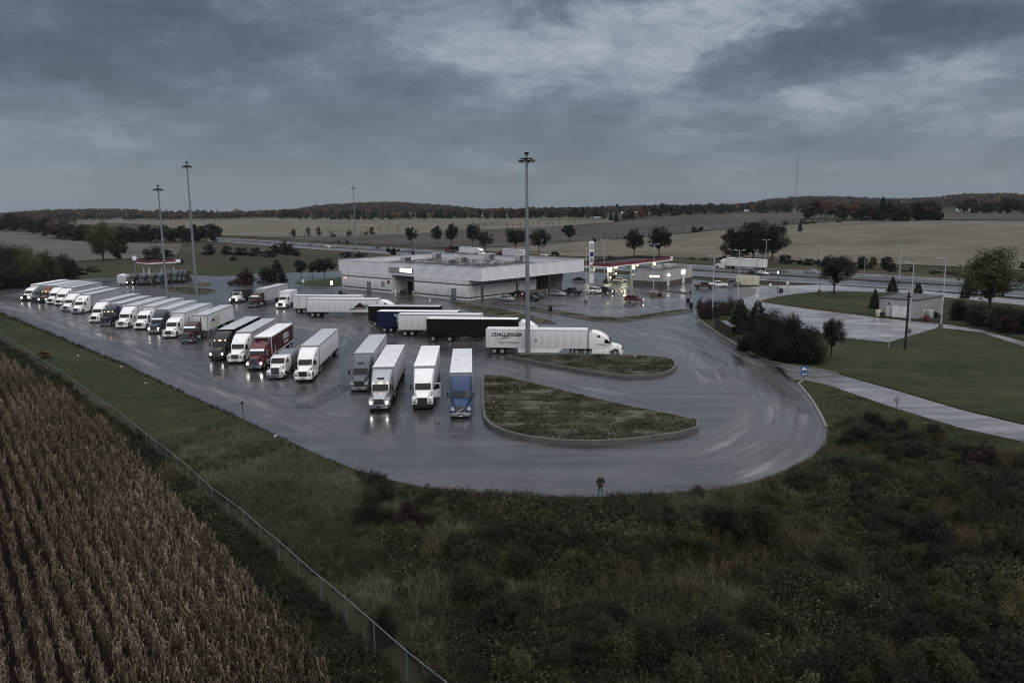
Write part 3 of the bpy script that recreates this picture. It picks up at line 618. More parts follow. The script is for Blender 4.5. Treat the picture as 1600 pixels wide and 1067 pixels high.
    o('chassis', (roof,), lambda: MB().box(-7.75, -1.0, -.46, -.30, .62, .92).box(-7.75, -1.0, .30, .46, .62, .92).box(-1.35, -1.15, -.95, .95, .46, .58).box(-6.2, -6.0, -.7, .7, .42, .58).box(-7.5, -7.3, -.7, .7, .42, .58).box(-6.9, -5.9, -.45, .45, .92, 1.08).box(-5.0, -1.8, -.9, .9, .55, .95).mesh('chassis', [DARK]))
    put_wheels(root, (-1.25,), 1.03, .52, .30); put_wheels(root, (-5.95, -7.25), .93, .52, .58, True)

def trailer_body(parent, x0, L_, side, roofm, W_=2.6, z0=1.12, z1=4.1, hi=False, skirt=False, spread=False, lo=False, rail=None, ribs=True):
    x1 = x0 - L_; rail = rail or ALU
    t = link('trailer', cached(('trbox', L_, z0, z1, side.name), lambda: MB().box(-L_ + .02, -.02, -W_ / 2 + .03, W_ / 2 - .03, z0 + .05, z1 - .02).mesh('trailer', [side])), parent, (x0, 0, 0), None, side)
    def sub(name, key, fn, m=None): return link(name, cached(('tr', name, L_, z0, z1) + key, fn), t, None, None, m)
    sub('roof', (), lambda: MB().box(-L_, 0, -W_ / 2, W_ / 2, z1 - .018, z1 + .02).mesh('roof', [roofm], bevel=.01), roofm)
    sub('top_rail', (), lambda: MB().box(-L_, 0, -W_ / 2 - .012, -W_ / 2 + .05, z1 - .17, z1 - .02).box(-L_, 0, W_ / 2 - .05, W_ / 2 + .012, z1 - .17, z1 - .02).box(-.05, .012, -W_ / 2, W_ / 2, z1 - .17, z1 - .02).mesh('top_rail', [rail]), rail)
    sub('bottom_rail', (), lambda: MB().box(-L_, 0, -W_ / 2 - .012, -W_ / 2 + .06, z0, z0 + .16).box(-L_, 0, W_ / 2 - .06, W_ / 2 + .012, z0, z0 + .16).mesh('bottom_rail', [rail]), rail)
    for cx in (0, 1):
        for cs in (-1, 1):
            ya, yb = sorted((cs * (W_ / 2 + .008), cs * (W_ / 2 - .08)))
            sub('corner_post', (cx, cs), lambda: MB().box(*((-.10, .008) if cx == 0 else (-L_ - .004, -L_ + .12)), ya, yb, z0 + .16, z1 - .17).mesh('corner_post', [rail]), rail)
    n = max(3, round(L_ / 1.22)); pw = (L_ - .22) / n
    if hi:
        pm = cached(('panel', round(pw, 3), z0, z1, side.name), lambda: MB().box(.008, pw - .008, -.012, .012, z0 + .165, z1 - .175).box(pw * .5 - .03, pw * .5 + .03, -.018, .018, z0 + .17, z1 - .18).mesh('side_panel', [side], bevel=.004))
        for s in (-1, 1):
            for k in range(n): link('side_panel', pm, t, (-.10 - (k + 1) * pw, s * (W_ / 2 - .018), 0), None, side)
    elif ribs:
        def rb():
            mb = MB()
            for s in (-1, 1):
                for k in range(n * 2 + 1): x = -.10 - k * pw / 2; mb.box(x - .03, x + .03, s * (W_ / 2 - .03), s * (W_ / 2 + .004), z0 + .16, z1 - .17)
            return mb.mesh('side_post', [side], smooth=0)
        stuff(sub('side_post', (), rb, side))
    for s in (-1, 1):
        d = sub('rear_door', (s,), lambda s=s: MB().box(-L_ - .035, -L_ + .015, min(s * .015, s * (W_ / 2 - .1)), max(s * .015, s * (W_ / 2 - .1)), z0 + .12, z1 - .12).box(-L_ - .06, -L_ - .035, s * .35 - .02, s * .35 + .02, z0 + .12, z1 - .12).box(-L_ - .06, -L_ - .035, s * .9 - .02, s * .9 + .02, z0 + .12, z1 - .12).mesh('rear_door', [side]), side)
        if not lo: sub('landing_leg', (s,), lambda s=s: MB().box(-2.75, -2.6, s * .9 - .07, s * .9 + .07, .35, z0).box(-2.8, -2.55, s * .9 - .12, s * .9 + .12, .30, .35).mesh('landing_leg', [DARK]))
        if skirt: sub('side_skirt', (s,), lambda s=s: MB().prism([(-3.9, z0), (-4.6, .42), (-11.0, .36), (-11.0, z0)], 'y', s * (W_ / 2 - .05), s * (W_ / 2 - .03)).mesh('side_skirt', [side]), TR_BRIGHT)
        if not lo: sub('mud_flap', (s,), lambda s=s: MB().box(-L_ + .55, -L_ + .57, s * .68, s * 1.24, .2, .95).mesh('mud_flap', [PLASTIC]))
    sub('underride_guard', (), lambda: MB().box(-L_ - .02, -L_ + .08, -1.1, 1.1, .5, .6).box(-L_ - .02, -L_ + .08, -.7, -.6, .6, z0).box(-L_ - .02, -L_ + .08, .6, .7, .6, z0).mesh('underride_guard', [DARK]))
    sub('subframe', (), lambda: MB().box(-L_ + .3, -.3, -.55, .55, z0 - .18, z0).box(-L_ + .8, -L_ + 4.4, -.6, .6, .72, z0 - .18).box(-L_ + 1.2, -L_ + 1.4, -.9, .9, .44, .6).box(-L_ + 2.5, -L_ + 2.7, -.9, .9, .44, .6).mesh('subframe', [DARK]))
    xs = (-L_ + 1.3, -L_ + 2.6) if not spread else (-L_ + 1.1, -L_ + 4.1)
    put_wheels(t, xs, .96, .51, .60, True)
    return t
FONT_T = {}
def lettering(txt, size, m, parent, loc, face, name='lettering', shear=0.0, squash=1.0, extr=.004, align='CENTER', bold=.012):
    c = bpy.data.curves.new('txt', 'FONT'); c.body = txt; c.size = size; c.extrude = extr; c.offset = size * bold; c.align_x = align; c.align_y = 'CENTER'; c.shear = shear; c.resolution_u = 2
    tmp = bpy.data.objects.new('txt', c); COL.objects.link(tmp); dg = bpy.context.evaluated_depsgraph_get()
    me = bpy.data.meshes.new_from_object(tmp.evaluated_get(dg)); bpy.data.objects.remove(tmp); bpy.data.curves.remove(c)
    me.materials.clear(); me.materials.append(m); o = link(name, me, parent, loc); o.rotation_euler = face; o.scale = (squash, 1, 1); return o
SIDE_R = (R(90), 0, 0)                       # reads on the right-hand side (local -y) of a vehicle pointing +x
SIDE_L = (R(90), 0, R(180))
HEAD = R(-87.2); HEAD_S = R(-8.2)
def truck(front_px, heading, label, group, tr=None, tract=None, front_xy=None, gap=5.6, name='semi_truck', z=.35):
    p = front_xy if front_xy is not None else GX(*front_px, z)
    o = empty(name, (p[0], p[1], 0), heading); tag(o, label, 'truck', group)
    if tract is not None: tractor(o, **tract)
    t = trailer_body(o, -gap, **tr) if tr else None
    return o, t
GR = 'semi trucks parked side by side in the long row'; GF = 'semi trucks parked nose to the front beside the grass island'; GS = 'semi trucks parked broadside behind the front row'
def T(L_=16.15, side=None, roof=None, **k): return dict(L_=L_, side=side or TR_WHITE, roofm=roof or TR_GREY, **k)
# --- long row, nearest first
truck((473, 593), HEAD, 'white aerodynamic semi truck with its lights off at the near end of the long row', GR, T(side=TR_WHITE, roof=TR_GREY, hi=True), dict(col=WHITE, grille='black', bumper='body'))
o, _ = truck((430, 590), HEAD, 'white long-nosed truck with chrome bumper hauling a flatbed under a grey tarpaulin', GR, None, dict(col=WHITE, roof='flat', nose='classic', grille='chrome', bumper='chrome', skirts=False, stacks=True))
fb = MB().box(-16.0, 0, -1.3, 1.3, 1.15, 1.38).mesh('flatbed_trailer', [WOODDECK]); fb = link('flatbed_trailer', fb, o, (-5.6, 0, 0))
for k in range(26):
    link('deck_plank', cached(('plank',), lambda: MB().box(-.30, .30, -1.26, 1.26, 1.382, 1.41).mesh('deck_plank', [WOODDECK])), fb, (-.35 - k * .61, 0, random.uniform(-.006, .006)))
MB().loft([rr(-.1, 2.3, 1.41, 2.55, .4), rr(-1.5, 2.45, 1.41, 2.9, .5), rr(-3.6, 2.45, 1.41, 2.85, .5), rr(-5.4, 2.4, 1.41, 2.5, .5), rr(-5.6, 2.2, 1.41, 2.2, .4)]).build('tarpaulin_load', TARP, fb)
MB().box(-15.8, -.3, -.55, .55, .85, 1.15).build('subframe', DARK, fb); put_wheels(fb, (-13.4, -14.7), .96, .51, .6, True)
_, t = truck((397, 575), HEAD, 'red long-nosed semi truck with lit headlamps pulling a red lettered trailer', GR, T(14.6, TR_RED, TR_BRIGHT, rail=TR_WHITE), dict(col=RED, roof='mid', nose='classic', grille='chrome', bumper='chrome', lit=True, visor='chrome', skirts=False, stacks=True))
sg = MB().box(-.01, .03, -.42, .42, 1.2, 3.3).build('front_reefer_hatch', TR_RED, t)
MB().box(.0, .02, -.5, .5, 3.3, 3.36).box(0, .02, -.5, -.44, 2.2, 3.3).box(0, .02, .44, .5, 2.2, 3.3).build('hatch_frame', TR_WHITE, t)
lettering('KRISKA', 1.35, TR_BRIGHT, t, (-9.2, 1.322, 2.85), SIDE_L, squash=.85); lettering('TRANSPORT', .55, TR_BRIGHT, t, (-9.2, 1.322, 1.9), SIDE_L, squash=1.0)
truck((367, 565), HEAD, 'white aerodynamic semi truck with a silver bumper between the black and red trucks', GR, T(side=TR_GREY, roof=TR_GREY), dict(col=WHITE, grille='chrome', bumper='body'))
truck((338, 560), HEAD, 'black semi truck with chrome grille and headlamps glaring on the wet tarmac', GR, T(side=TR_BLACK, roof=TR_GREY, rail=TR_BLACK), dict(col=BLACK, roof='high', nose='aero', grille='chrome', bumper='black', lit=True, clear=True))
_, t = truck((291, 534), HEAD, 'maroon long-nosed truck with chrome bumper and a wide gap before its white trailer', GR, T(16.15, TR_WHITE, TR_GREY), dict(col=MAROON, roof='mid', nose='classic', grille='chrome', bumper='chrome', visor='chrome', skirts=False, stacks=True), gap=7.9)
MB().prism([(-1.6, 1.5), (-1.6, 2.6), (-2.4, 3.3), (-6.6, 3.3), (-7.2, 2.6), (-7.2, 1.5)], 'y', 1.30, 1.318).build('cream_graphic', CREAM, t); MB().box(-4.0, -2.4, 1.318, 1.326, 2.5, 2.9).build('dark_graphic', PLASTIC, t)
for yy, zz, s in ((-.6, 3.3, .35), (.75, 3.6, .3), (-.3, 3.0, .2), (-.9, 1.6, .3), (.6, 1.5, .22)): MB().box(-.02, .03, yy - s / 2, yy + s / 2, zz - s / 2, zz + s / 2).build('front_fitting', TR_GREY, t)
_, t = truck((263, 526), HEAD, 'white mid-roof truck whose trailer carries a dark ring and red flash near its rear', GR, T(side=TR_WHITE, roof=TR_GREY), dict(col=WHITE, roof='mid', grille='black', bumper='body'))
lettering('C', 2.2, BLACK, t, (-14.0, 1.322, 2.4), SIDE_L); MB().prism([(-13.0, 2.7), (-15.6, 3.5), (-15.6, 2.9), (-14, 2.6)], 'y', 1.31, 1.32).build('red_flash', RED, t)
truck((240, 519), HEAD, 'dark teal tall-roofed semi truck with bright headlamps in the long row', GR, T(side=TR_WHITE, roof=TR_GREY), dict(col=TEAL, roof='high', grille='chrome', bumper='grey', lit=True, visor='chrome'))
truck((217, 513), HEAD, 'white low-roofed semi truck with black grille beside the dark teal truck', GR, T(side=TR_WHITE, roof=TR_GREY), dict(col=WHITE, roof='mid', grille='black', bumper='body'))
truck((189, 511), HEAD, 'white tall-roofed semi truck with chrome grille beside the navy truck', GR, T(side=TR_WHITE, roof=TR_GREY), dict(col=WHITE, roof='high', grille='chrome', bumper='body'))
truck((163, 508), HEAD, 'navy semi truck with a row of lit amber roof lamps', GR, T(side=TR_WHITE, roof=TR_GREY, rail=BLACK), dict(col=NAVY, roof='high', nose='classic', grille='chrome', bumper='chrome', clear=True, skirts=False))
truck((146, 502), HEAD, 'white black-grilled semi truck half hidden behind the navy truck', GR, T(side=TR_GREY, roof=TR_GREY), dict(col=WHITE, roof='high', grille='black', bumper='body'))
truck((118, 489), HEAD, 'white big-sleeper truck with roof hatch and one small lamp lit', GR, T(side=TR_GREY, roof=TR_GREY), dict(col=WHITE, roof='high', nose='aero', grille='chrome', bumper='chrome', skylight=True, skirts=True))
truck((102, 485.5), HEAD, 'white truck tucked in behind the big-sleeper truck with roof hatch', GR, T(side=TR_WHITE, roof=TR_GREY), dict(col=WHITE, roof='high', nose='aero', grille='chrome', bumper='chrome'))
truck((91, 475.5), HEAD, 'white square-cabbed truck with black grille beside the brick-red truck', GR, T(side=TR_GREY, roof=TR_GREY), dict(col=WHITE, roof='high', nose='aero', grille='black', bumper='body'))
truck((78, 473.5), HEAD, 'white truck almost hidden between the brick-red truck and the square-cabbed white one', GR, T(side=TR_WHITE, roof=TR_GREY, lo=True), dict(col=WHITE, roof='high', lit=False, bumper='body', lo=True))
truck((66, 471.5), HEAD, 'brick-red truck with amber roof lamps and lit headlamps far along the row', GR, T(side=TR_GREY, roof=TR_GREY, lo=True), dict(col=RUST, roof='high', nose='aero', grille='black', bumper='black', lit=True, clear=True, lo=True))
truck((54, 471), HEAD, 'slate-blue truck with its lights off next to the last truck of the row', GR, T(side=TR_GREY, roof=TR_GREY, lo=True), dict(col=SLATE, roof='high', nose='aero', grille='black', bumper='body', lo=True))
truck((39, 469), HEAD, 'white truck with glaring headlamps at the far end of the long row', GR, T(side=TR_WHITE, roof=TR_BRIGHT, lo=True), dict(col=WHITE, roof='mid', nose='classic', grille='black', bumper='black', lit=True, lo=True))
# --- front row beside the island
truck((561, 609), HEAD, 'dark grey semi truck with a steel bumper bar leftmost of the front trucks', GF, T(side=TR_GREY, roof=TR_GREY, hi=True), dict(col=STEELGREY, roof='high', grille='black', bumper='grey', skylight=True, visor=None))
truck((592, 638), HEAD, 'silver semi truck with chrome bumper and lit headlamps among the front trucks', GF, T(side=TR_GREY, roof=TR_WHITE, hi=True), dict(col=SILVER, roof='high', grille='chrome', bumper='chrome', lit=True, clear=True, skylight=True, skirts=False))
truck((660, 636), HEAD, 'white semi truck with its driver door standing open', GF, T(14.6, TR_GREY, TR_BRIGHT, hi=True), dict(col=WHITE, roof='high', grille='black', bumper='black', door_open=True))
truck((720, 650), HEAD, 'blue semi truck with a diagonal grille bar next to the grass island', GF, T(side=TR_GREY, roof=TR_WHITE, hi=True), dict(col=BLUE, roof='high', grille='chrome', bumper='grey', emblem=True))
# --- broadside group: placed by the near top corners of their trailers
def broad(rear_px, front_px, label, tr, tract, gap=5.6):
    a, b = GX(*rear_px, 4.1), GX(*front_px, 4.1); h = Vector((math.cos(HEAD_S), math.sin(HEAD_S), 0)); n = Vector((-h.y, h.x, 0))
    q = a + h * (tr['L_'] + gap) + n * 1.3
    return truck(None, HEAD_S, label, GS, tr, tract, (q.x, q.y), gap)
_, t = broad((759, 514), (921, 516), 'white truck and white trailer lettered CHALLENGER', T(side=TR_WHITE, roof=TR_WHITE, hi=True, skirt=True, rail=TR_WHITE), dict(col=WHITE, roof='high', grille='black', bumper='body'))
lettering('CHALLENGER', .80, BLACK, t, (-12.85, -1.325, 3.22), SIDE_R, shear=.25, squash=1.0, extr=.003, bold=.03)
for k, (dz, c) in enumerate(((0, RED), (-.22, BLACK), (-.38, BLACK))): MB().prism([(-14.6 + k * .1, 2.55 + dz), (-13.2, 2.86 + dz * .55), (-12.0, 2.92 + dz * .3), (-13.3, 2.80 + dz * .6)], 'y', -1.322, -1.315).build('swoosh', c, t)
lettering('We go the Distance', .40, STEELGREY, t, (-12.6, -1.325, 1.98), SIDE_R, shear=.3, squash=1.0, extr=.003)
MB().prism([(-8.1, 2.05), (-7.85, 2.35), (-8.1, 2.65), (-8.35, 2.35)], 'y', -1.322, -1.312).build('diamond_mark', STEELGREY, t); MB().prism([(-8.1, 2.2), (-7.97, 2.35), (-8.1, 2.5), (-8.23, 2.35)], 'y', -1.326, -1.322).build('diamond_mark', TR_WHITE, t)
root = t.parent
for k, (za, zb, m) in enumerate(((1.62, 1.78, RED), (1.48, 1.56, BLACK), (1.84, 1.88, BLACK))):
    mb = MB(); mb.add([(-2.1, -1.09 - .045, za - .12), (-3.2, -1.20, za + .06), (-4.6, -1.262, zb + .12), (-3.2, -1.20, zb - .02)], [(0, 1, 2, 3)]); mb.build('side_stripe', m, root)
broad((666, 498), (812, 500), 'black trailer with a white roof behind the lettered white trailer', T(side=TR_BLACK, roof=TR_BRIGHT, spread=True, rail=TR_BLACK), dict(col=WHITE, roof='high', bumper='body'))
broad((621, 491), (762, 492), 'plain white trailer parked between the black and navy trailers', T(15.6, TR_WHITE, TR_WHITE, hi=True), dict(col=WHITE, roof='flat', nose='classic', grille='chrome', bumper='chrome', skirts=False))
_, t = broad((589, 486.5), (727, 487.5), 'navy trailer with pale lettering and a white roof', T(15.6, TR_NAVY, TR_BRIGHT, rail=TR_NAVY), dict(col=WHITE, roof='flat', bumper='body'))
lettering('FASTFRATE', .85, TR_WHITE, t, (-9.7, -1.325, 2.35), SIDE_R, shear=.2); MB().prism([(-12.4, 3.6), (-12.0, 3.6), (-11.4, 2.95), (-11.7, 2.95)], 'y', -1.322, -1.312).build('pale_flash', TR_WHITE, t)
broad((575, 478.5), (692, 478.5), 'black trailer hitched to a blue truck at the back of the group', T(14.6, TR_BLACK, TR_GREY, rail=TR_BLACK), dict(col=NAVY, roof='mid', bumper='body'))
_, t = broad((478, 467), (599, 467), 'white trailer marked with a dark red triangle', T(side=TR_WHITE, roof=TR_WHITE, hi=True), dict(col=WHITE, roof='high', bumper='body'))
MB().prism([(-5.4, 2.2), (-3.9, 3.35), (-2.2, 2.2)], 'y', -1.322, -1.312).build('triangle_mark', MAROON, t); MB().prism([(-6.4, 1.7), (-5.9, 2.1), (-2.0, 2.1), (-2.6, 1.95)], 'y', -1.322, -1.312).build('grey_mark', STEELGREY, t); MB().prism([(-2.0, 2.2), (-3.1, 3.1), (-2.9, 3.1), (-1.5, 2.4)], 'y', -1.322, -1.312).build('grey_mark', STEELGREY, t)
broad((457, 462), (573, 463), 'plain white trailer behind the one with the red triangle', T(side=TR_WHITE, roof=TR_WHITE), dict(col=WHITE, roof='flat', bumper='body', lo=True))
# --- arriving trucks
GA = 'trucks driving in at the back of the lot'
o, _ = truck((364, 472.5), R(-100), 'white dump truck with bright headlamps and a dark box', GA, None, dict(col=WHITE, roof='day', lit=True, bumper='black', skirts=False, lo=True), name='dump_truck')
MB().prism([(-3.3, 1.2), (-2.9, 3.2), (-2.3, 3.2), (-2.3, 3.28), (-3.3, 3.3), (-8.0, 3.0), (-8.2, 1.2)], 'y', -1.2, 1.2).build('tipper_box', BLACK, o)
truck((393, 479), R(-96), 'maroon truck with white visor and unlit lamps pulling a grey trailer', GA, T(14.6, TR_GREY, TR_GREY), dict(col=MAROON, roof='mid', nose='classic', grille='chrome', bumper='chrome', visor='white', skirts=False))
o, _ = truck((438, 480.5), R(-94), 'white straight box truck with bright headlamps', GA, None, dict(col=WHITE, roof='day', lit=True, bumper='body', skirts=False, lo=True), name='box_truck')
bx = MB().box(-9.0, -3.3, -1.25, 1.25, 1.05, 3.85).mesh('cargo_box', [TR_WHITE], bevel=.02); bx = link('cargo_box', bx, o)
MB().box(-9.04, -9.0, -1.15, 1.15, 1.15, 3.7).build('roller_door', TR_GREY, bx); MB().box(-9.0, -3.3, -1.27, 1.27, 3.82, 3.88).build('roof', TR_WHITE, bx)
# --- highway trucks (the photograph blurs them; built at rest)
GH = 'trucks on the highway'
def on_highway(px, side, label, tr, tract, rev=False):
    p = GT(*px); h = math.atan2(.786, -.618) if not rev else math.atan2(-.786, .618)
    o = empty('highway_truck', p + Vector((0, 0, .2)), h); tag(o, label, 'truck', GH); tractor(o, **tract)
    if tr: trailer_body(o, -5.6, **tr)
    return o
on_highway((1119, 419.5), 0, 'white truck with a white trailer passing under the big roadside trees', T(side=TR_BRIGHT, roof=TR_BRIGHT, lo=True), dict(col=WHITE, roof='high', bumper='body', lo=True))
on_highway((777, 402), 0, 'red-cabbed truck with a white trailer beyond the flat-roofed building', T(side=TR_WHITE, roof=TR_WHITE, lo=True), dict(col=RED, roof='mid', bumper='chrome', nose='classic', lo=True))
on_highway((758, 401), 0, 'white truck and trailer heading away beyond the flat-roofed building', T(side=TR_BRIGHT, roof=TR_BRIGHT, lo=True), dict(col=WHITE, roof='high', bumper='body', lo=True), True)
on_highway((697, 393.5), 0, 'red truck with a low dark trailer on the far carriageway', T(14.6, TR_BLACK, TR_BLACK, z1=3.4, lo=True), dict(col=RED, roof='high', bumper='body', lo=True))
on_highway((331, 373), 0, 'small white truck far off where the highway leaves the trees', T(12.2, TR_BRIGHT, TR_BRIGHT, lo=True), dict(col=WHITE, roof='high', bumper='body', lo=True), True)

# ------------------------------------------------------------------ main building (local x = along the truck side, local y = -along the car side)
BA = R(47); BU = Vector((-math.sin(BA), math.cos(BA), 0)); BV = Vector((math.cos(BA), math.sin(BA), 0)); BF = Vector((-7.46, 197.5, 0))
def uv(px, py, z=0.0): d = GX(px, py, z) - BF; return d.dot(BU), d.dot(BV)
def u_at(px, v):                         # where the plan ray through column px meets the line v
    d = ray(px, 455); d = Vector((d.x, d.y, 0)); A = Matrix(((BU.x, -d.x), (BU.y, -d.y))); q = -(BF + BV * v); s = A.inverted() @ Vector((q.x, q.y)); return s[0]
def v_at(px, u):
    d = ray(px, 455); d = Vector((d.x, d.y, 0)); A = Matrix(((BV.x, -d.x), (BV.y, -d.y))); q = -(BF + BU * u); s = A.inverted() @ Vector((q.x, q.y)); return s[0]
SIDING = mat('grey_white_siding', (.76, .77, .79), .55, .1, .4, .07, .35, .12); WALLP = mat('rough_white_panel', (.70, .70, .70), .8, 0, .3, .16, 1.6, .35); STRIPE = mat('dark_trim', (.05, .055, .062), .5); ROOFM = mat('roof_membrane', (.040, .042, .046), .85, 0, .5, .35, .25); CAPM = mat('roof_cap', (.55, .57, .60), .4, .4)
GREYDOOR = mat('grey_door', (.16, .18, .20), .5); UNIT = mat('rooftop_unit', (.30, .31, .32), .55, .2, .4, .2, 2, .4); UNITL = mat('rooftop_unit_pale', (.50, .51, .51), .55, .2, .4, .2, 2, .4)
bld = empty('service_building', BF, R(137)); tag(bld, 'large flat-roofed service building with deep grey-white fascia', 'building')
BLu, BLv, Z0, Z1 = 62.0, 42.0, 5.2, 8.6
def lb(mb, u0, u1, v0, v1, z0, z1, mi=0): return mb.box(u0, u1, -v1, -v0, z0, z1, mi)
# fascia built of lapped horizontal boards
lb(lb(lb(lb(MB(), 0, BLu, 0, .4, Z0, Z1), 0, BLu, BLv - .4, BLv, Z0, Z1), 0, .4, .4, BLv - .4, Z0, Z1), BLu - .4, BLu, .4, BLv - .4, Z0, Z1).build('fascia', SIDING, bld)
def boards():
    mb = MB(); n = 12; h = (Z1 - Z0) / n
    for k in range(n):
        z0 = Z0 + k * h; z1 = z0 + h - .012
        for prof, axis, a, b in (([(.0 + .006, z0), (.075, z0), (.02, z1), (.006, z1)], 'x', 0, BLu),):
            mb.prism([(q, z) for q, z in prof], 'x', -.02, BLu + .02); mb.prism([(-BLv - q, z) for q, z in prof], 'x', -.02, BLu + .02)
            mb.prism([(-q, z) for q, z in prof], 'y', .0, -BLv); mb.prism([(BLu + q, z) for q, z in prof], 'y', 0, -BLv)
    return mb
stuff(boards().build('siding', SIDING, bld, smooth=0))
mbc = MB()
for a in ((-.12, BLu + .12, -.12, .5), (-.12, BLu + .12, BLv - .5, BLv + .12), (-.12, .5, .5, BLv - .5), (BLu - .5, BLu + .12, .5, BLv - .5)): lb(mbc, *a, Z1 + .003, Z1 + .09)
mbc.build('parapet_cap', CAPM, bld)
lb(MB(), .42, BLu - .42, .42, BLv - .42, Z0 + .02, 7.1).build('roof', ROOFM, bld)
lb(MB(), .42, BLu - .42, .42, BLv - .42, Z0 - .06, Z0 + .015).build('soffit', mat('soffit_grey', (.20, .21, .22), .6), bld)
# walls
ru1, ru0 = u_at(612, -.3), u_at(647.5, -.3); wr = 4.75; wend = v_at(838, wr); wgl = v_at(858, wr)
def wall(u0, u1, v0, v1, z0=0.0, z1=Z0 - .065): return lb(MB(), u0, u1, v0, v1, z0, z1).build('wall', WALLP, bld)
wall(wr, ru0, -.3, 0.3); wall(ru1, 60, -.3, .3); wall(wr, wr + .4, .3, wend); wall(ru0 - .2, ru1 + .2, 5.0, 5.4, 0, Z0 - .065); wall(ru0 - .4, ru0, .3, 5.0); wall(ru1, ru1 + .4, .3, 5.0)
wall(60, 60.3, -.3, 38); wall(wr, 60, 38, 38.4); wall(wr + 6, wr + 6.3, wend, 38)
def panels(u0, u1, v, n, along='u'):
    pm = None
    for k in range(n):
        a = u0 + (u1 - u0) * k / n; w = (u1 - u0) / n - .03
        if along == 'u': lb(MB(), a, a + w, v - .05, v - .006, .82, 3.80).build('wall_panel', WALLP, bld, bevel=.012)
        else: lb(MB(), v - .05, v - .006, a, a + w, .82, 3.80).build('wall_panel', WALLP, bld, bevel=.012)
panels(wr, ru0, -.3, 8); panels(ru1, 60, -.3, 9); panels(.3, wend, wr, 11, 'v')
mbs = MB()
for z0, z1 in ((.52, .80), (3.82, 4.10)):
    lb(mbs, wr - .08, ru0, -.38, -.302, z0, z1); lb(mbs, ru1, 60.1, -.38, -.302, z0, z1); lb(mbs, wr - .08, wr - .004, -.30, wend, z0, z1); lb(mbs, ru0, ru1, 4.93, 4.998, z0, z1)
mbs.build('trim_stripe', STRIPE, bld)
def door(px, wpx, h=2.3, m=GREYDOOR, v=-.3):
    a, b = sorted((u_at(px - wpx / 2, v), u_at(px + wpx / 2, v)))
    d = lb(MB(), a, b, v - .14, v - .06, .02, h).build('door', m, bld, bevel=.01); lb(MB(), a - .08, b + .08, v - .09, v - .055, 0, h + .1).build('door_frame', STRIPE, bld)
    lb(MB(), a + .12, a + .22, v - .2, v - .142, 1.0, 1.15).build('handle', STEEL, d)
door(577, 6, 2.6); door(709, 7.5, 2.8)
lb(MB(), ru1 - 3.2, ru1 - .8, 4.88, 4.99, .05, 3.1).build('dark_entrance_door', GLASS, bld); lb(MB(), ru0 + .2, ru0 + 2.2, 4.88, 4.99, .05, 3.2).build('glass_door', GLASS, bld)
for k in range(7): lb(MB(), ru0 + 2.6 + k * .95, ru0 + 3.5 + k * .95, 4.90, 4.985, .9, 3.7).build('wall_panel', OFFWHITE, bld)
lb(MB(), ru1 + .6, ru1 + 1.8, -.42, -.30, 2.6, 3.5).build('poster', mat('poster_red', (.16, .05, .05), .5), bld); lb(MB(), ru1 + 3, ru1 + 4.6, -.42, -.36, 1.6, 3.2).build('poster', mat('poster_grey', (.25, .25, .26), .5), bld)
# sign over the truckers' entrance: left half dim, right half lit
s1, s0 = u_at(609.5, -.1), u_at(646, -.1); sm = (u_at(627, -.1))
sgn = lb(MB(), s0, s1, -.35, -.09, 6.05, 7.35).build('sign_box', STRIPE, bld, bevel=.03)
lb(MB(), s0 + .15, sm - .05, -.40, -.352, 6.15, 7.25).build('lit_sign_face', WINLIT, sgn); lb(MB(), sm + .05, s1 - .15, -.40, -.352, 6.15, 7.25).build('sign_face', mat('dim_sign_face', (.42, .42, .42), .4), sgn)
lettering("WENDY'S", .95, STEELGREY, sgn, ((sm + s1) / 2, .405, 6.7), (R(90), 0, R(180)), squash=.95)
# columns, glazed corner, planter wall
for v in (.45, v_at(808, .4), v_at(858, .4)): lb(MB(), .15, .6, v - .22, v + .22, 0, Z0 - .065).build('column', STRIPE, bld)
for k in range(5): a = wend + (wgl - wend) * k / 5; lb(MB(), wr + .1, wr + .16, a + .04, a + (wgl - wend) / 5 - .04, .9, 4.9).build('window', GLASS, bld)
for k in range(6): a = wend + (wgl - wend) * k / 5; lb(MB(), wr + .02, wr + .2, a - .05, a + .05, .1, 5.1).build('mullion', STRIPE, bld)
for k in range(5): lb(MB(), wr + .2 + k * 1.1, wr + 1.2 + k * 1.1, wgl - .06, wgl, .9, 4.9).build('window', GLASS, bld)
lb(MB(), 1.4, 1.75, wend - 6, wgl, 0, 1.1).build('planter_wall', CONC, bld, bevel=.02)
for a in (wend + 1, wend + 3.2): lb(MB(), wr + 1.2, wr + 1.4, a, a + .9, 2.2, 3.3).build('lit_menu_board', emit('warm_menu', (1, .85, .6), 1.5), bld)
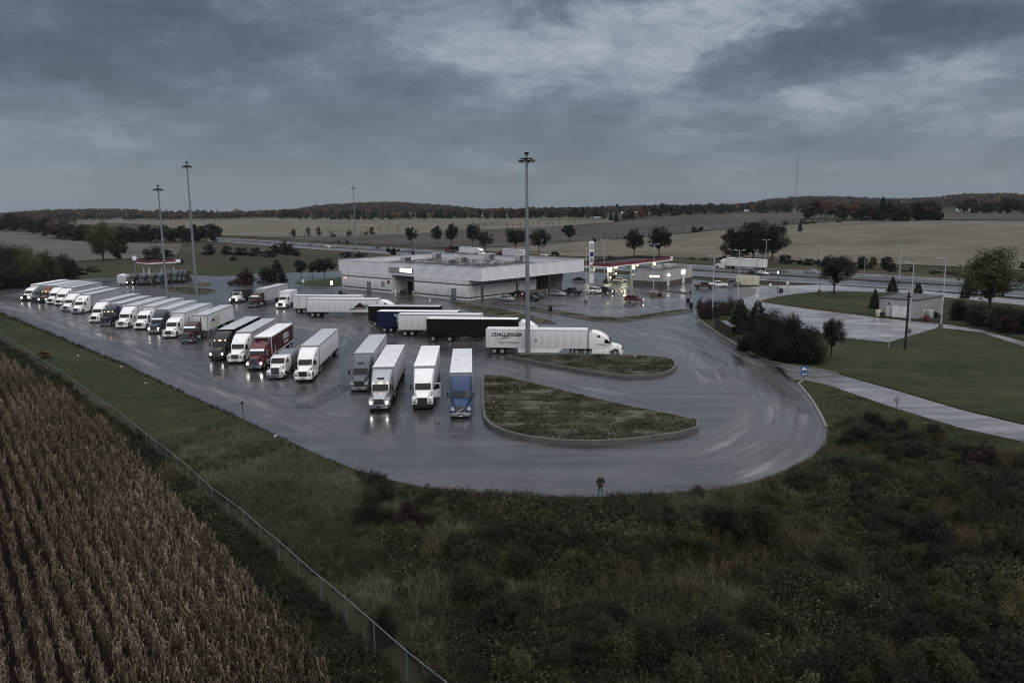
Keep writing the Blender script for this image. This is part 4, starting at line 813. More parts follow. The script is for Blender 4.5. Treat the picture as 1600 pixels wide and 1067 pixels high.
# rooftop units: each stands on the roof as a thing of its own
GU = 'machines standing on the flat roof'
def unit(px, py, wpx, h, kind, label):
    p = GX(px, py, 7.1); sc_ = PR(p.x, p.y, 7.1)[2] / F_PX; w = wpx * sc_; d = w * .8
    o = empty('rooftop_unit', p, R(47)); tag(o, label, 'rooftop unit', GU)
    if kind == 'box':
        MB().box(-w / 2, w / 2, -d / 2, d / 2, .15, h).build('casing', UNITL, o, bevel=.04); MB().tube((0, 0, h - .02), (0, 0, h + .22), w * .28, n=14).build('fan_ring', UNIT, o)
        for k in range(3): MB().box(-w / 2 + .1 + k * w / 3, -w / 2 + w / 3 - .05 + k * w / 3, -d / 2 - .02, -d / 2 + .01, .3, h - .2).build('vent_panel', STRIPE, o)
        MB().box(-w / 2 + .1, w / 2 - .1, -d / 2 + .1, d / 2 - .1, 0, .15).build('curb', DARK, o)
    elif kind == 'hood':
        MB().box(-w * .35, w * .35, -d * .35, d * .35, 0, h * .35).build('base', UNIT, o); MB().loft([[(-w / 2, -d / 2, h * .3), (w / 2, -d / 2, h * .3), (w / 2, d / 2, h * .3), (-w / 2, d / 2, h * .3)], [(-w * .25, -d * .25, h), (w * .25, -d * .25, h), (w * .25, d * .25, h), (-w * .25, d * .25, h)]]).build('cowl', UNIT, o)
    else:
        MB().tube((0, 0, 0), (0, 0, h * .7), w * .22, n=12).build('stack', UNITL, o); MB().tube((0, 0, h * .7), (0, 0, h), w * .4, w * .15, n=12).build('cowl', UNITL, o)
for a in ((634, 410.5, 13, 1.9, 'box', 'pale boxy air handler nearest the left corner of the flat roof'), (667, 409.5, 9, 1.2, 'box', 'low grey unit between two pale air handlers on the flat roof'), (682, 404.5, 11, 2.0, 'box', 'grey box unit against the back parapet of the flat roof'),
          (702, 413, 15, 1.6, 'box', 'wide low unit left of the pyramid cowl on the flat roof'), (722, 411.5, 13, 2.1, 'box', 'pale air handler just left of the pyramid cowl'), (750, 415.5, 13, 2.2, 'hood', 'dark pyramid-shaped exhaust cowl near the front corner of the roof'),
          (765, 407, 13, 2.2, 'box', 'pale cube unit by the back parapet behind the pyramid cowl'), (771, 414.5, 10, 1.1, 'box', 'low flat unit right of the pyramid cowl'), (812, 409, 12, 2.1, 'box', 'rightmost pale air handler on the flat roof, by the tall mast'),
          (692, 412, 4, 1.4, 'stack', 'thin mushroom vent beside the wide low unit'), (736, 414, 4, 1.5, 'stack', 'mushroom vent between the pale air handler and the pyramid cowl'), (653, 407, 4, 1.1, 'stack', 'small mushroom vent near the left air handler'), (785, 413, 5, 1.0, 'stack', 'stubby mushroom vent right of the low flat unit'), (712, 405, 4, 1.5, 'stack', 'small vent close to the middle of the back parapet'), (640, 407.5, 5, 1.0, 'stack', 'squat vent behind the left air handler')): unit(*a)
rng2 = random.Random(3)
for k in range(20):
    px = 640 + k * 8.2; py = 408.5 + rng2.uniform(-2, 5)
    p = GX(px, py, 7.1); o = empty('roof_pipe', p, R(47) + (R(90) if k % 2 else 0)); tag(o, 'pale service pipe running low across the flat roof', 'pipe', 'service pipes on the flat roof')
    MB().tube((-1.8, 0, .25), (1.8, 0, .25), .09, n=6).build('pipe', UNITL, o); MB().box(-1.5, -1.35, -.15, .15, 0, .25).box(1.35, 1.5, -.15, .15, 0, .25).build('bracket', DARK, o)

# ------------------------------------------------------------------ fuel station: canopy, pumps, shop
LIGHTW = mat('pale_shop_wall', (.42, .42, .40), .7, 0, .3, .1, .8, .3); STONE = mat('brown_stone', (.10, .085, .078), .85, 0, .3, .35, 2.5); LITWALL = emit('lit_window', (.85, .88, .45), .55); CANRED = mat('canopy_red', (.17, .035, .042), .5, 0, .4, .08); CANDARK = mat('canopy_roof', (.022, .018, .020), .7, 0, .3, .4, .5)
def canopy(name, near, ang, Lx, Ly, z0, z1, label, colsxy, lit):
    A = GX(*near, z0); ux = Vector((math.cos(R(ang)), math.sin(R(ang)), 0))
    o = empty(name, (A.x, A.y, 0), math.atan2(ux.y, ux.x)); tag(o, label, 'canopy')
    mb = MB(); wv = .18
    for b in ((0, Lx, 0, wv), (0, Lx, Ly - wv, Ly), (0, wv, wv, Ly - wv), (Lx - wv, Lx, wv, Ly - wv)): mb.box(*b, z0 + .35, z1)
    mb.build('fascia', CANRED, o)
    lin = MB()
    for b in ((wv, Lx - wv, wv + .002, wv + .05), (wv, Lx - wv, Ly - wv - .05, Ly - wv - .002), (wv + .002, wv + .05, wv + .05, Ly - wv - .05), (Lx - wv - .05, Lx - wv - .002, wv + .05, Ly - wv - .05)): lin.box(*b, z0 + .502, z1 + .01)
    lin.build('parapet_lining', CANDARK, o)
    mb = MB()
    for b in ((-.05, Lx + .05, -.05, wv), (-.05, Lx + .05, Ly - wv, Ly + .05), (-.05, wv, wv, Ly - wv), (Lx - wv, Lx + .05, wv, Ly - wv)): mb.box(*b, z0, z0 + .347)
    mb.build('white_edge', TR_BRIGHT, o); MB().box(wv, Lx - wv, wv, Ly - wv, z0 + .05, z0 + .5).build('deck', CANDARK, o)
    MB().box(Lx - 1.6, Lx + .09, -.10, -.052, z0 + .1, z1 + .1).build('name_panel', TR_BRIGHT, o)
    cols = []
    for fx, fy in colsxy:
        x, y = fx * Lx, fy * Ly; MB().box(x - .18, x + .18, y - .18, y + .18, 0, z0).build('column', TR_BRIGHT, o)
    if lit:
        for k in range(4):
            for j in range(2): x, y = (k + .5) * Lx / 4, (j + .5) * Ly / 2; MB().box(x - .35, x + .35, y - .35, y + .35, z0 + .02, z0 + .048).build('ceiling_lamp', emit('canopy_lamp', (1, .97, .62), 70.0), o)
    return o, Lx, Ly
cano, cLx, cLy = canopy('fuel_canopy', (953, 418.5), 51.5, 42, 15, 5.0, 6.3, 'red and white fuel canopy lit from below beside the flat-roofed building', [(.15, .3), (.15, .75), (.5, .3), (.5, .75), (.85, .3), (.85, .75)], True)
PUMPM = mat('pump_white', (.5, .5, .48), .4)
for i, (fx, fy) in enumerate(((.15, .3), (.15, .75), (.5, .3), (.5, .75), (.85, .3), (.85, .75))):
    p = cano.matrix_basis @ Vector((fx * cLx + 1.1, fy * cLy, 0)); o = empty('fuel_pump', p, cano.rotation_euler.z); tag(o, 'white fuel pump standing under the lit red canopy', 'fuel pump', 'fuel pumps under the lit canopy')
    MB().box(-.5, .5, -.28, .28, .15, 1.7).build('cabinet', PUMPM, o, bevel=.03); MB().box(-.42, .42, -.29, -.281, 1.05, 1.55).build('display', emit('pump_display', (.9, .95, .6), 1.2), o); MB().box(-.9, .9, -.6, .6, 0, .15).build('island_base', CONC, o); MB().box(-.5, .5, -.3, .3, 1.75, 2.0).build('topper', CANRED, o); MB().box(-.85, .85, -.34, .34, 3.0, 4.4).build('lit_valance', emit('lit_valance', (.95, .93, .58), .9), o); MB().box(-.8, -.7, -.1, .1, .15, 3.0).box(.7, .8, -.1, .1, .15, 3.0).build('frame', PUMPM, o)
SN, SR_, SL = GX(1037, 448), GX(1081, 440), GX(998, 444); sx = (SR_ - SN); sLx = sx.length; sx.normalize(); sLy = abs((SL - SN).dot(Vector((-sx.y, sx.x, 0))))
shop = empty('fuel_shop', SN, math.atan2(sx.y, sx.x)); tag(shop, 'low pale shop with brown stone base behind the fuel canopy', 'building')
MB().box(0, sLx, 0, sLy, 1.5, 4.6).build('wall', LIGHTW, shop)
MB().box(-.06, sLx + .06, -.06, sLy + .06, 0, 1.5).build('stone_base', STONE, shop)
for k in range(14):
    w = sLx / 14
    for j in range(2): MB().box(k * w + (.3 * (j % 2)), k * w + w - .04 + .3 * (j % 2) if k < 13 else sLx, -.12, -.062, .06 + j * .72, .72 + j * .72).build('stone', STONE, shop, bevel=.02)
MB().box(-.08, sLx + .08, -.08, sLy + .08, 4.602, 4.72).build('parapet_cap', CAPM, shop); MB().box(.3, sLx - .3, .3, sLy - .3, 4.722, 4.76).build('roof', ROOFM, shop)
def on_y0(x0, x1, z0, z1, d, nm, m): return MB().box(x0, x1, -.13 - d, -.125, z0, z1).build(nm, m, shop)
on_y0(sLx * .62, sLx * .62 + 1.7, 0.05, 2.6, .08, 'door', TR_WHITE); on_y0(sLx * .60, sLx * .60 + 2.3, 2.9, 4.1, .12, 'lit_sign', WINLIT)
MB().prism([(.10 * sLx, 3.1), (.10 * sLx + 1.5, 3.1), (.10 * sLx + .75, 3.7)], 'y', -.5, -.13).build('lit_awning', WINLIT, shop); on_y0(.10 * sLx, .10 * sLx + 1.4, .05, 2.4, .06, 'door', TR_WHITE)
sb = MB().box(-.16, -.065, 1.2, 4.8, 2.3, 3.6).build('sign_board', TR_WHITE, shop); MB().box(-.20, -.165, 1.4, 4.6, 2.75, 3.2).build('lit_sign', emit('pink_sign', (1, .55, .5), 1.4), sb)
for i, (fx, fy, w, h) in enumerate(((.2, .4, 2.4, 1.2), (.38, .55, 1.8, 1.0), (.55, .4, 2.2, 1.3), (.78, .5, 1.6, .9))):
    o = empty('rooftop_unit', shop.matrix_basis @ Vector((fx * sLx, fy * sLy, 4.76)), shop.rotation_euler.z); tag(o, ['leftmost pale unit on the shop roof behind the fuel canopy', 'small pale unit second from left on the shop roof', 'large pale unit in the middle of the shop roof', 'low unit nearest the right end of the shop roof'][i], 'rooftop unit', 'units on the shop roof')
    MB().box(-w / 2, w / 2, -w * .4, w * .4, .1, h).build('casing', UNITL, o, bevel=.03); MB().tube((0, 0, h - .02), (0, 0, h + .15), w * .25, n=12).build('fan_ring', UNIT, o); MB().box(-w * .4, w * .4, -w * .3, w * .3, 0, .1).build('curb', DARK, o)
# price pylon
pp = GX(924, 442); pyl = empty('price_pylon', pp, R(20)); tag(pyl, 'tall white price pylon with blue panel rising behind the fuel canopy', 'sign'); ph = height_to(pp, 377)
MB().box(-.75, .75, -.22, .22, .0, ph).build('pylon_case', TR_BRIGHT, pyl, bevel=.03)
for z0, z1, m in ((.80, .95, mat('panel_grey', (.32, .34, .38), .4)), (.63, .75, BLUE), (.50, .60, mat('panel_violet', (.22, .20, .28), .4)), (.34, .44, mat('panel_dim', (.30, .26, .27), .4)), (.22, .30, mat('panel_grey', (.3, .3, .3), .4))): MB().box(-.6, .6, -.26, -.222, z0 * ph, z1 * ph).build('price_panel', m, pyl)
# the lorry pumps at the far left
can2, c2x, c2y = canopy('lorry_fuel_canopy', (231.5, 413), 45, 11, 11, 6.0, 7.1, 'red and white canopy over the lorry pumps at the far left', [(.12, .3), (.12, .75), (.5, .3), (.5, .75), (.88, .3), (.88, .75)], False)
dish = empty('round_sign', GX(213.5, 443)); tag(dish, 'round white disc sign on a post behind the lorry fuel canopy', 'sign'); dh = height_to(dish.location, 403.5)
MB().tube((0, 0, 0), (0, 0, dh), .1, n=8).build('post', STEEL, dish); MB().tube((0, -.12, dh), (0, .0, dh), .75, n=20).build('disc', TR_BRIGHT, dish)

# ------------------------------------------------------------------ maintenance garage
g0, g1, g2 = GX(1373, 493), GX(1431, 498.5), GX(1449, 489.5); gx_ = (g1 - g0); gL = gx_.length; gx_.normalize(); gD = abs((g2 - g1).dot(Vector((-gx_.y, gx_.x, 0)))) + 1.5
gar = empty('garage', g0, math.atan2(gx_.y, gx_.x)); tag(gar, 'grey metal garage with pale roller door on the wet lot', 'building'); GSHEET = mat('grey_sheet_wall', (.34, .35, .36), .55, .1, .5, .1, 1, .4); GPALE = mat('pale_sheet_wall', (.40, .41, .42), .55, .1, .5, .1, 1, .3)
MB().box(0, gL, 0, gD, 0, 3.75).build('wall', GSHEET, gar)
stf = MB()
for k in range(int(gD / .3)): stf.box(gL, gL + .03, k * .3, k * .3 + .12, 0, 3.74)
for k in range(int(gL * .17 / .3)): stf.box(k * .3, k * .3 + .12, -.03, 0, 0, 3.74)
stuff(stf.build('wall_rib', GSHEET, gar, smooth=0))
MB().box(gL * .18, gL * .98, -.08, -.005, 0, 3.72).build('front_panel', GPALE, gar); MB().box(-.15, gL + .15, -.2, gD + .15, 3.752, 3.95).build('roof', mat('garage_roof', (.05, .055, .06), .7), gar)
rd = MB().box(gL * .36, gL * .80, -.14, -.082, 0, 2.35).build('roller_door', WHITE, gar)
for k in range(5): MB().box(gL * .365, gL * .795, -.165, -.141, .05 + k * .46, .47 + k * .46).build('door_slat', WHITE, rd)
MB().box(gL * .2, gL * .3, -.13, -.082, 0, 2.1).build('side_door', OFFWHITE, gar); MB().box(gL * .25, gL * .28, -.3, -.082, 2.6, 2.9).build('wall_lamp', DARK, gar)
def tank(px, py, r, h, m, label, cat='tank', name='storage_tank'):
    o = empty(name, GX(px, py)); tag(o, label, cat); MB().tube((0, 0, 0), (0, 0, h), r, n=16).build('shell', m, o, bevel=.04); MB().tube((0, 0, h), (0, 0, h + .12), r * .35, n=10).build('lid', m, o); MB().tube((0, 0, h * .45), (0, 0, h * .5), r * 1.02, n=16).build('hoop', STEEL, o)
tank(1441, 495.5, .65, 1.5, OFFWHITE, 'upright white tank against the garage side wall'); tank(1447.5, 501, .55, 1.0, RED, 'red drum beside the garage', 'drum', 'drum'); tank(1452.5, 496.5, .7, 1.6, UNITL, 'pale grey tank behind the red drum'); tank(1460.5, 496, .6, 1.1, BLACK, 'black drum among the pale tanks by the garage', 'drum', 'drum'); tank(1372, 494, .55, 1.3, CREAM, 'cream drum at the left corner of the garage', 'drum', 'drum'); tank(1378.5, 494.5, .45, .9, BLACK, 'black bin at the left corner of the garage', 'bin', 'bin')

# ------------------------------------------------------------------ cars
CARP = {}
def car(px, py, heading, col, style, label, head=False, tail=False, group='cars in the car park', z=0.0, base=None, name='parked_car'):
    p = base if base is not None else GX(px, py); o = empty(name, p, heading); tag(o, label, {'sedan': 'car', 'suv': 'car', 'pickup': 'pickup truck'}[style], group)
    Lc, Wc = {'sedan': (4.7, 1.80), 'suv': (4.8, 1.90), 'pickup': (5.8, 1.98)}[style]
    zb, zh, zr = {'sedan': (.30, .86, 1.42), 'suv': (.38, 1.05, 1.72), 'pickup': (.45, 1.12, 1.86)}[style]
    if style == 'sedan': body = [(2.35, 1.45, .62), (2.2, 1.7, .72), (1.2, 1.8, .86), (.6, 1.8, .92), (-1.5, 1.8, .95), (-2.2, 1.72, .95), (-2.35, 1.55, .80)]; cab = [(1.05, 1.5, .93), (.2, 1.32, 1.40), (-.3, 1.3, 1.43), (-.9, 1.3, 1.40), (-1.75, 1.48, .97)]
    elif style == 'suv': body = [(2.4, 1.5, .75), (2.25, 1.8, .95), (1.3, 1.9, 1.05), (.8, 1.9, 1.08), (-2.1, 1.9, 1.12), (-2.4, 1.75, 1.1)]; cab = [(1.05, 1.62, 1.08), (.35, 1.48, 1.66), (-.5, 1.46, 1.73), (-1.7, 1.45, 1.70), (-2.3, 1.6, 1.12)]
    else: body = [(2.9, 1.6, .85), (2.75, 1.9, 1.05), (1.4, 1.98, 1.14), (.9, 1.98, 1.16), (-.9, 1.98, 1.18), (-2.8, 1.98, 1.18), (-2.9, 1.9, 1.1)]; cab = [(1.15, 1.66, 1.15), (.45, 1.52, 1.80), (-.1, 1.5, 1.86), (-.85, 1.5, 1.84), (-1.1, 1.64, 1.18)]
    def lk(nm, fn, m=None, loc=None): return link(nm, cached(('car', style, nm[:20], loc), fn) if True else None, o, None, None, m)
    lk('body', lambda: MB().loft([rr(x, w, zb, zt, .14) for x, w, zt in body]).mesh('body', [col], smooth=50), col)
    def glassm():
        mb = MB(); mb.loft([rr(x, w, zh - .12, z, .12) for x, w, z in cab]); return mb.mesh('glasshouse', [GLASS], smooth=50)
    lk('glasshouse', glassm)
    def roofm():
        mb = MB(); mb.loft([rr(x, w * .97, z - .05, z + .02, .05) for x, w, z in cab[1:-1]]); return mb.mesh('roof_panel', [col], smooth=50)
    lk('roof_panel', roofm, col)
    def pil():
        mb = MB()
        for s in (-1, 1):
            for (xa, wa, za), (xb, wb, zb_) in ((cab[0], cab[1]), (cab[-1], cab[-2])): mb.tube((xa, s * (wa / 2 - .03), za), (xb, s * (wb / 2 - .02), zb_ - .02), .05, n=6)
            xm = (cab[1][0] + cab[-2][0]) / 2; mb.tube((xm, s * (cab[0][1] / 2 + .0), zh), (xm, s * (cab[1][1] / 2 - .01), cab[2][2] - .04), .045, n=6)
        return mb.mesh('pillar', [col])
    lk('pillar', pil, col)
    xh = body[0][0]
    for s in (-1, 1):
        link('headlight', cached(('car', style, 'hl', s), lambda: MB().box(xh - .16, xh - .02, s * body[0][1] / 2 - .22, s * body[0][1] / 2 + .06, body[0][2] - .12, body[0][2] + .04).mesh('headlight', [LENS], bevel=.03)), o, None, None, LAMP if head else LENS)
        xt = body[-1][0]; link('tail_light', cached(('car', style, 'tl', s), lambda: MB().box(xt - .02, xt + .12, s * body[-1][1] / 2 - .18, s * body[-1][1] / 2 + .03, body[-1][2] - .22, body[-1][2]).mesh('tail_light', [TAILR], bevel=.02)), o, None, None, TAILON if tail else TAILR)
        link('side_mirror', cached(('car', style, 'sm', s), lambda: MB().box(.72, .90, s * .95, s * 1.10, zh - .02, zh + .14).mesh('side_mirror', [col], bevel=.03)), o, None, None, col)
    r = .33 if style == 'sedan' else .38
    put_wheels(o, (1.42 if style != 'pickup' else 1.85, -1.38 if style != 'pickup' else -1.75), Wc / 2 - .1, r, .24)
    if style == 'pickup': lk('cargo_bed', lambda: MB().box(-2.78, -1.2, -.82, .82, 1.181, 1.20).mesh('cargo_bed', [DARK]))
    return o
CS = R(137 - 180); CU_ = R(137)
car(780, 461.5, CU_, RED, 'suv', 'red and dark suv nosed against the building wall', tail=True)
car(790, 470, CU_, SILVER, 'sedan', 'silver sedan parked at the near end beside the walkway column')
car(809, 464, CU_, BLACK, 'suv', 'black suv with red brake lamps glowing near the tall mast', tail=True)
car(830, 469.5, CU_, BLACK, 'sedan', 'black sedan parked right behind the tall mast base line')
car(838, 465, CU_, SLATE, 'sedan', 'slate-blue sedan nosed up to the planter wall')
car(871, 462, CU_, SILVER, 'sedan', 'silver-grey sedan parked left of the black pickup')
car(893, 460, CU_, BLACK, 'pickup', 'black pickup parked between the silver sedan and the white suv')
car(926, 458, CU_, WHITE, 'suv', 'white suv parked beyond the lamp pole')
car(949, 458, CS, BLACK, 'suv', 'black suv with a lit headlamp beside the white suv', head=True)
car(991, 472, R(-14), RED, 'suv', 'red suv driving across the wet car park with headlamp lit', head=True, name='moving_car')
car(865, 440, R(-30), WHITE, 'suv', 'white car passing behind the flat-roofed building', name='moving_car')
car(906, 440, R(-10), BLACK, 'sedan', 'black car at the leftmost fuel pump')
car(969, 441, R(-5), CREAM, 'sedan', 'pale car under the lit fuel canopy')
car(958, 438.5, R(-5), BLACK, 'suv', 'dark suv under the lit fuel canopy')
car(1101, 450.5, R(5), MAROON, 'pickup', 'dark maroon pickup near the shrub bed', group='pickups and trailer parked behind the shrub bed')
car(1121, 448.5, R(170), WHITE, 'pickup', 'white pickup parked beyond the maroon pickup', group='pickups and trailer parked behind the shrub bed')
car(1141, 447, R(175), STEELGREY, 'pickup', 'grey pickup with a ladder rack beside the cream container', group='pickups and trailer parked behind the shrub bed')
GHC = 'cars on the highway'
def hcar(px, py, col, style, label, rev=False, head=False):
    q = GT(px, py) + Vector((0, 0, .2)); car(0, 0, math.atan2(.786, -.618) + (math.pi if rev else 0), col, style, label, head=head, group=GHC, base=q, name='highway_car')
hcar(512, 387.5, WHITE, 'suv', 'white car on the highway left of the building', True); hcar(487, 381, RED, 'sedan', 'small red car on the far carriageway at left'); hcar(590, 389, MAROON, 'sedan', 'dark red car on the far carriageway above the building corner')
hcar(1190, 430, WHITE, 'sedan', 'white car on the near carriageway just past the long white truck', True); hcar(1266, 427, SILVER, 'sedan', 'silver car on the far carriageway left of the big dark tree'); hcar(850, 401, OFFWHITE, 'sedan', 'pale car on the highway right of the red-cabbed truck', True); hcar(1178, 430.5, BLACK, 'sedan', 'dark car on the near carriageway under the long white truck', True)
cont = empty('container', GX(1150, 447), R(-12)); tag(cont, 'cream shipping container parked at the edge of the rear lot', 'container')
MB().box(0, 6.6, 0, 2.4, .3, 2.9).build('shell', CREAM, cont, bevel=.03)
for k in range(12): MB().box(.12 + k * .54, .46 + k * .54, -.03, 0, .5, 2.75).build('side_rib', CREAM, cont)
MB().box(6.6, 6.64, .1, 1.17, .45, 2.8).build('door', CREAM, cont); MB().box(6.6, 6.64, 1.22, 2.3, .45, 2.8).build('door', CREAM, cont); MB().box(.3, 6.3, .3, 2.1, 0.05, .3).build('skid', DARK, cont)
# tractors queued at the lorry pumps
GP = 'tractor units queued at the lorry pumps'
for i, (px, py, c, lab) in enumerate(((203, 446, BLACK, 'black tractor unit with a lit lamp at the left end of the lorry pumps'), (218, 446, NAVY, 'navy tractor unit second from left under the lorry canopy'), (232, 445.5, BLACK, 'black tractor unit at the middle lorry pump'), (243, 444.5, SLATE, 'slate tractor unit right of the middle lorry pump'),
        (258, 442.5, BLACK, 'black round-roofed tractor nearest the tall mast'), (268, 442, GREEN, 'dark green round-roofed tractor second right of the tall mast'), (276, 441.5, TEAL, 'dark teal round-roofed tractor third right of the tall mast'), (283, 441, BLACK, 'black round-roofed tractor at the right end of the queue'))):
    o = empty('tractor_unit', GX(px, py), R(-87)); tag(o, lab, 'truck', GP); tractor(o, c, roof='high' if i > 3 else 'mid', lit=(i == 0), lo=True, bumper='black')
o = empty('box_trailer', GX(190, 446), R(-80)); tag(o, 'small pale box trailer left of the lorry pumps', 'trailer', None); MB().box(-5, 0, -1.2, 1.2, .7, 3.3).build('body', TR_WHITE, o, bevel=.03); put_wheels(o, (-2.5,), .95, .38, .25); MB().box(-.02, .02, -1.0, 1.0, .9, 3.1).build('door', TR_GREY, o); MB().box(0, 1.2, -.06, .06, .5, .62).build('tow_bar', DARK, o); MB().box(-3, -1.6, -.5, .5, 3.3, 3.6).build('roof_vent', TR_BRIGHT, o)

# ------------------------------------------------------------------ masts, lamps, signs
GALV = mat('galvanised_pole', (.20, .225, .25), .5, .35, .5, .12, 1.5); PALEPOLE = mat('pale_pole', (.46, .48, .50), .5, .2, .5, .1, 1.5)
def mast(bx, by, ty, label):
    p = GX(bx, by); h = height_to(p, ty); k = min(1.0, h / 31)
    o = empty('high_mast', p); tag(o, label, 'light mast', 'high light masts')
    mb = MB()
    rs = [(0, .42), (h * .3, .34), (h * .65, .25), (h - .3, .16)]
    mb.loft([[(r * math.cos(2 * math.pi * i / 12), r * math.sin(2 * math.pi * i / 12), z) for i in range(12)] for z, r in rs]); mb.build('pole', GALV, o)
    MB().box(-.55, .55, -.55, .55, 0, .12).build('base_plate', STEEL, o)
    ring = MB(); ring.tube((0, 0, h - 1.0), (0, 0, h - .9), .95, n=20); ring.build('lamp_ring', DARK, o); MB().tube((0, 0, h - .35), (0, 0, h), .34, n=12).build('winch_cap', DARK, o)
    for k in range(6):
        a = 2 * math.pi * k / 6 + .2; x, y = 1.05 * math.cos(a), 1.05 * math.sin(a)
        q = MB().tube((x, y, h - 1.12), (x, y, h - 1.40), .18, .30, 12).build('lamp', DARK, o); MB().tube((x, y, h - 1.402), (x, y, h - 1.52), .29, n=12).build('lens', LENS, q)
mast(825, 557, 238, 'tall light mast standing on the island in front of the lettered trailer'); mast(308, 468, 253, 'tall light mast rising behind the long row of trucks'); mast(261, 463, 289.5, 'tall light mast beside the lorry fuel canopy'); mast(556.4, 395, 291, 'distant light mast behind the flat-roofed building')
def lamp(bx, by, ty, label, arms=2, base=True, group='lamp poles round the car park', m=None, z=None):
    p = GT(bx, by); h = height_to(p, ty); o = empty('lamp_pole', p, R(-20)); tag(o, label, 'lamp pole', group); m = m or PALEPOLE
    MB().tube((0, 0, .6 if base else 0), (0, 0, h), .13, .075, 8).build('pole', m, o)
    if base: MB().tube((0, 0, 0), (0, 0, .75), .42, .40, 14).build('concrete_base', CONC, o, bevel=.03)
    for s in ((-1, 1) if arms == 2 else (-1,)):
        MB().box(min(0, s * 1.1), max(0, s * 1.1), -.04, .04, h - .10, h - .02).build('arm', m, o); MB().box(s * 1.0 - .38 if s > 0 else s * 1.0 - .38, s * 1.0 + .38, -.2, .2, h - .02, h + .14).build('lamp_head', m, o, bevel=.04)
for a in ((1112.9, 499, 400, 'pale twin lamp pole in the shrub bed', 2), (1152.9, 472.5, 391, 'pale twin lamp pole behind the shrub bed', 2), (1021, 461, 381.5, 'pale twin lamp pole with the two planters at its foot', 2), (915.5, 473, 387, 'pale twin lamp pole on a concrete base in the car park', 2), (943.8, 441, 375, 'thin twin lamp pole in front of the fuel canopy', 2),
          (1195.4, 428, 375, 'twin lamp pole by the highway under the big trees', 2), (1280, 457, 383, 'pale lamp pole left of the round dark tree', 1), (1404.7, 442, 383, 'pale lamp pole near the ramp beyond the garage', 1), (1420, 520, 411, 'pale lamp pole in front of the garage', 1), (1470, 511, 404, 'pale lamp pole at the corner of the lawn beside the tanks', 1)): lamp(*a)
GHL = 'lamp poles along the highway'
for a in ((1349, 446, 399.5, 'thin highway lamp pole right of the round dark tree', 1), (741, 393, 369, 'thin lamp pole above the middle of the flat roof', 1), (768.5, 396, 370, 'thin lamp pole right of the one above the middle of the flat roof', 1), (846, 400, 372, 'thin lamp pole just right of the central mast', 1), (857.5, 400, 370, 'thin lamp pole second right of the central mast', 1), (648, 392, 371, 'leftmost of three thin lamp poles behind the building', 1), (652.5, 391, 368, 'tallest of three thin lamp poles behind the building', 1), (658.5, 392.5, 373, 'rightmost of three thin lamp poles behind the building', 1), (1182, 428, 391, 'short thin lamp pole under the big roadside trees', 1)): lamp(a[0], a[1], a[2], a[3], a[4], False, GHL, GALV)
def cobra(bx, by, ty, label):
    p = GT(bx, by); h = height_to(p, ty); o = empty('highway_lamp', p, math.atan2(-.618, -.786) + math.pi); tag(o, label, 'lamp pole', 'curved-arm highway lamps')
    MB().tube((0, 0, 0), (0, 0, h * .92), .14, .09, 8).build('pole', GALV, o)
    mb = MB(); pts = [(0, h * .92), (.5, h * .96), (1.4, h * .99), (2.6, h)]
    for (x0, z0), (x1, z1) in zip(pts, pts[1:]): mb.tube((x0, 0, z0), (x1, 0, z1), .06, n=6)
    mb.build('arm', GALV, o); MB().box(2.4, 3.2, -.15, .15, h - .06, h + .1).build('lamp_head', PALEPOLE, o, bevel=.03)
for bx, by, ty, lab in ((485, 385, 357, 'first curved highway lamp from the left'), (502, 386, 357, 'second curved highway lamp from the left'), (568, 389, 362, 'curved highway lamp just right of the distant mast'), (623, 394, 361, 'curved highway lamp left of the two round dark trees')): cobra(bx, by, ty, lab)
sl = empty('short_lamp', GX(1214.5, 457.5)); tag(sl, 'short lamp post with lit white lantern beside the ramp', 'lamp'); hh = height_to(sl.location, 424)
MB().tube((0, 0, 0), (0, 0, hh - .5), .08, n=8).build('post', DARK, sl); MB().tube((0, 0, hh - .6), (0, 0, hh), .14, n=10).build('lantern', emit('lantern', (1, .98, .95), 2.5), sl)
tp = empty('telephone_pole', GX(1414, 546)); tag(tp, 'dark wooden telephone pole on the lawn by the garage lot', 'pole'); th = height_to(tp.location, 456); WOOD = mat('dark_wood', (.022, .021, .022), .8, 0, .3, .3, 3)
MB().tube((0, 0, 0), (0, 0, th), .19, .14, 10).build('pole', WOOD, tp); MB().box(-.5, .5, -.06, .06, th - .9, th - .78).build('cross_arm', WOOD, tp)
for s in (-.42, .42): MB().tube((s, 0, th - .78), (s, 0, th - .6), .05, n=8).build('insulator', STEEL, tp)
st = empty('stake', GX(1388, 543)); tag(st, 'short leaning pale stake on the lawn left of the telephone pole', 'stake'); MB().tube((0, 0, 0), (.35, 0, 1.7), .06, n=8).build('stake_post', PALEPOLE, st); MB().box(.26, .46, -.05, .05, 1.6, 1.75).build('cap', PALEPOLE, st)
SIGNB = mat('sign_blue', (.02, .09, .22), .35); SIGNW = mat('sign_white', (.72, .73, .74), .4)
def post_sign(px, py, ty, label, w=.6, h=.6, m=None, post=DARK, cat='sign', name='sign_post', rz=0.0):
    p = GX(px, py); H = height_to(p, ty); o = empty(name, p, rz); tag(o, label, cat); MB().tube((0, 0, 0), (0, 0, H), .04, n=8).build('post', post, o); MB().box(-w / 2, w / 2, -.05, -.03, H - h, H).build('sign_panel', m or SIGNW, o, bevel=.01); return o, H
o, H = post_sign(1256, 594, 572, 'blue sign with a white truck symbol and arrow at the side road', .95, .75, SIGNB)
MB().box(-.36, .36, -.075, -.052, H - .50, H - .36).box(-.25, .1, -.075, -.052, H - .36, H - .18).box(-.34, -.2, -.075, -.052, H - .58, H - .5).box(.15, .3, -.075, -.052, H - .58, H - .5).build('truck_symbol', SIGNW, o)
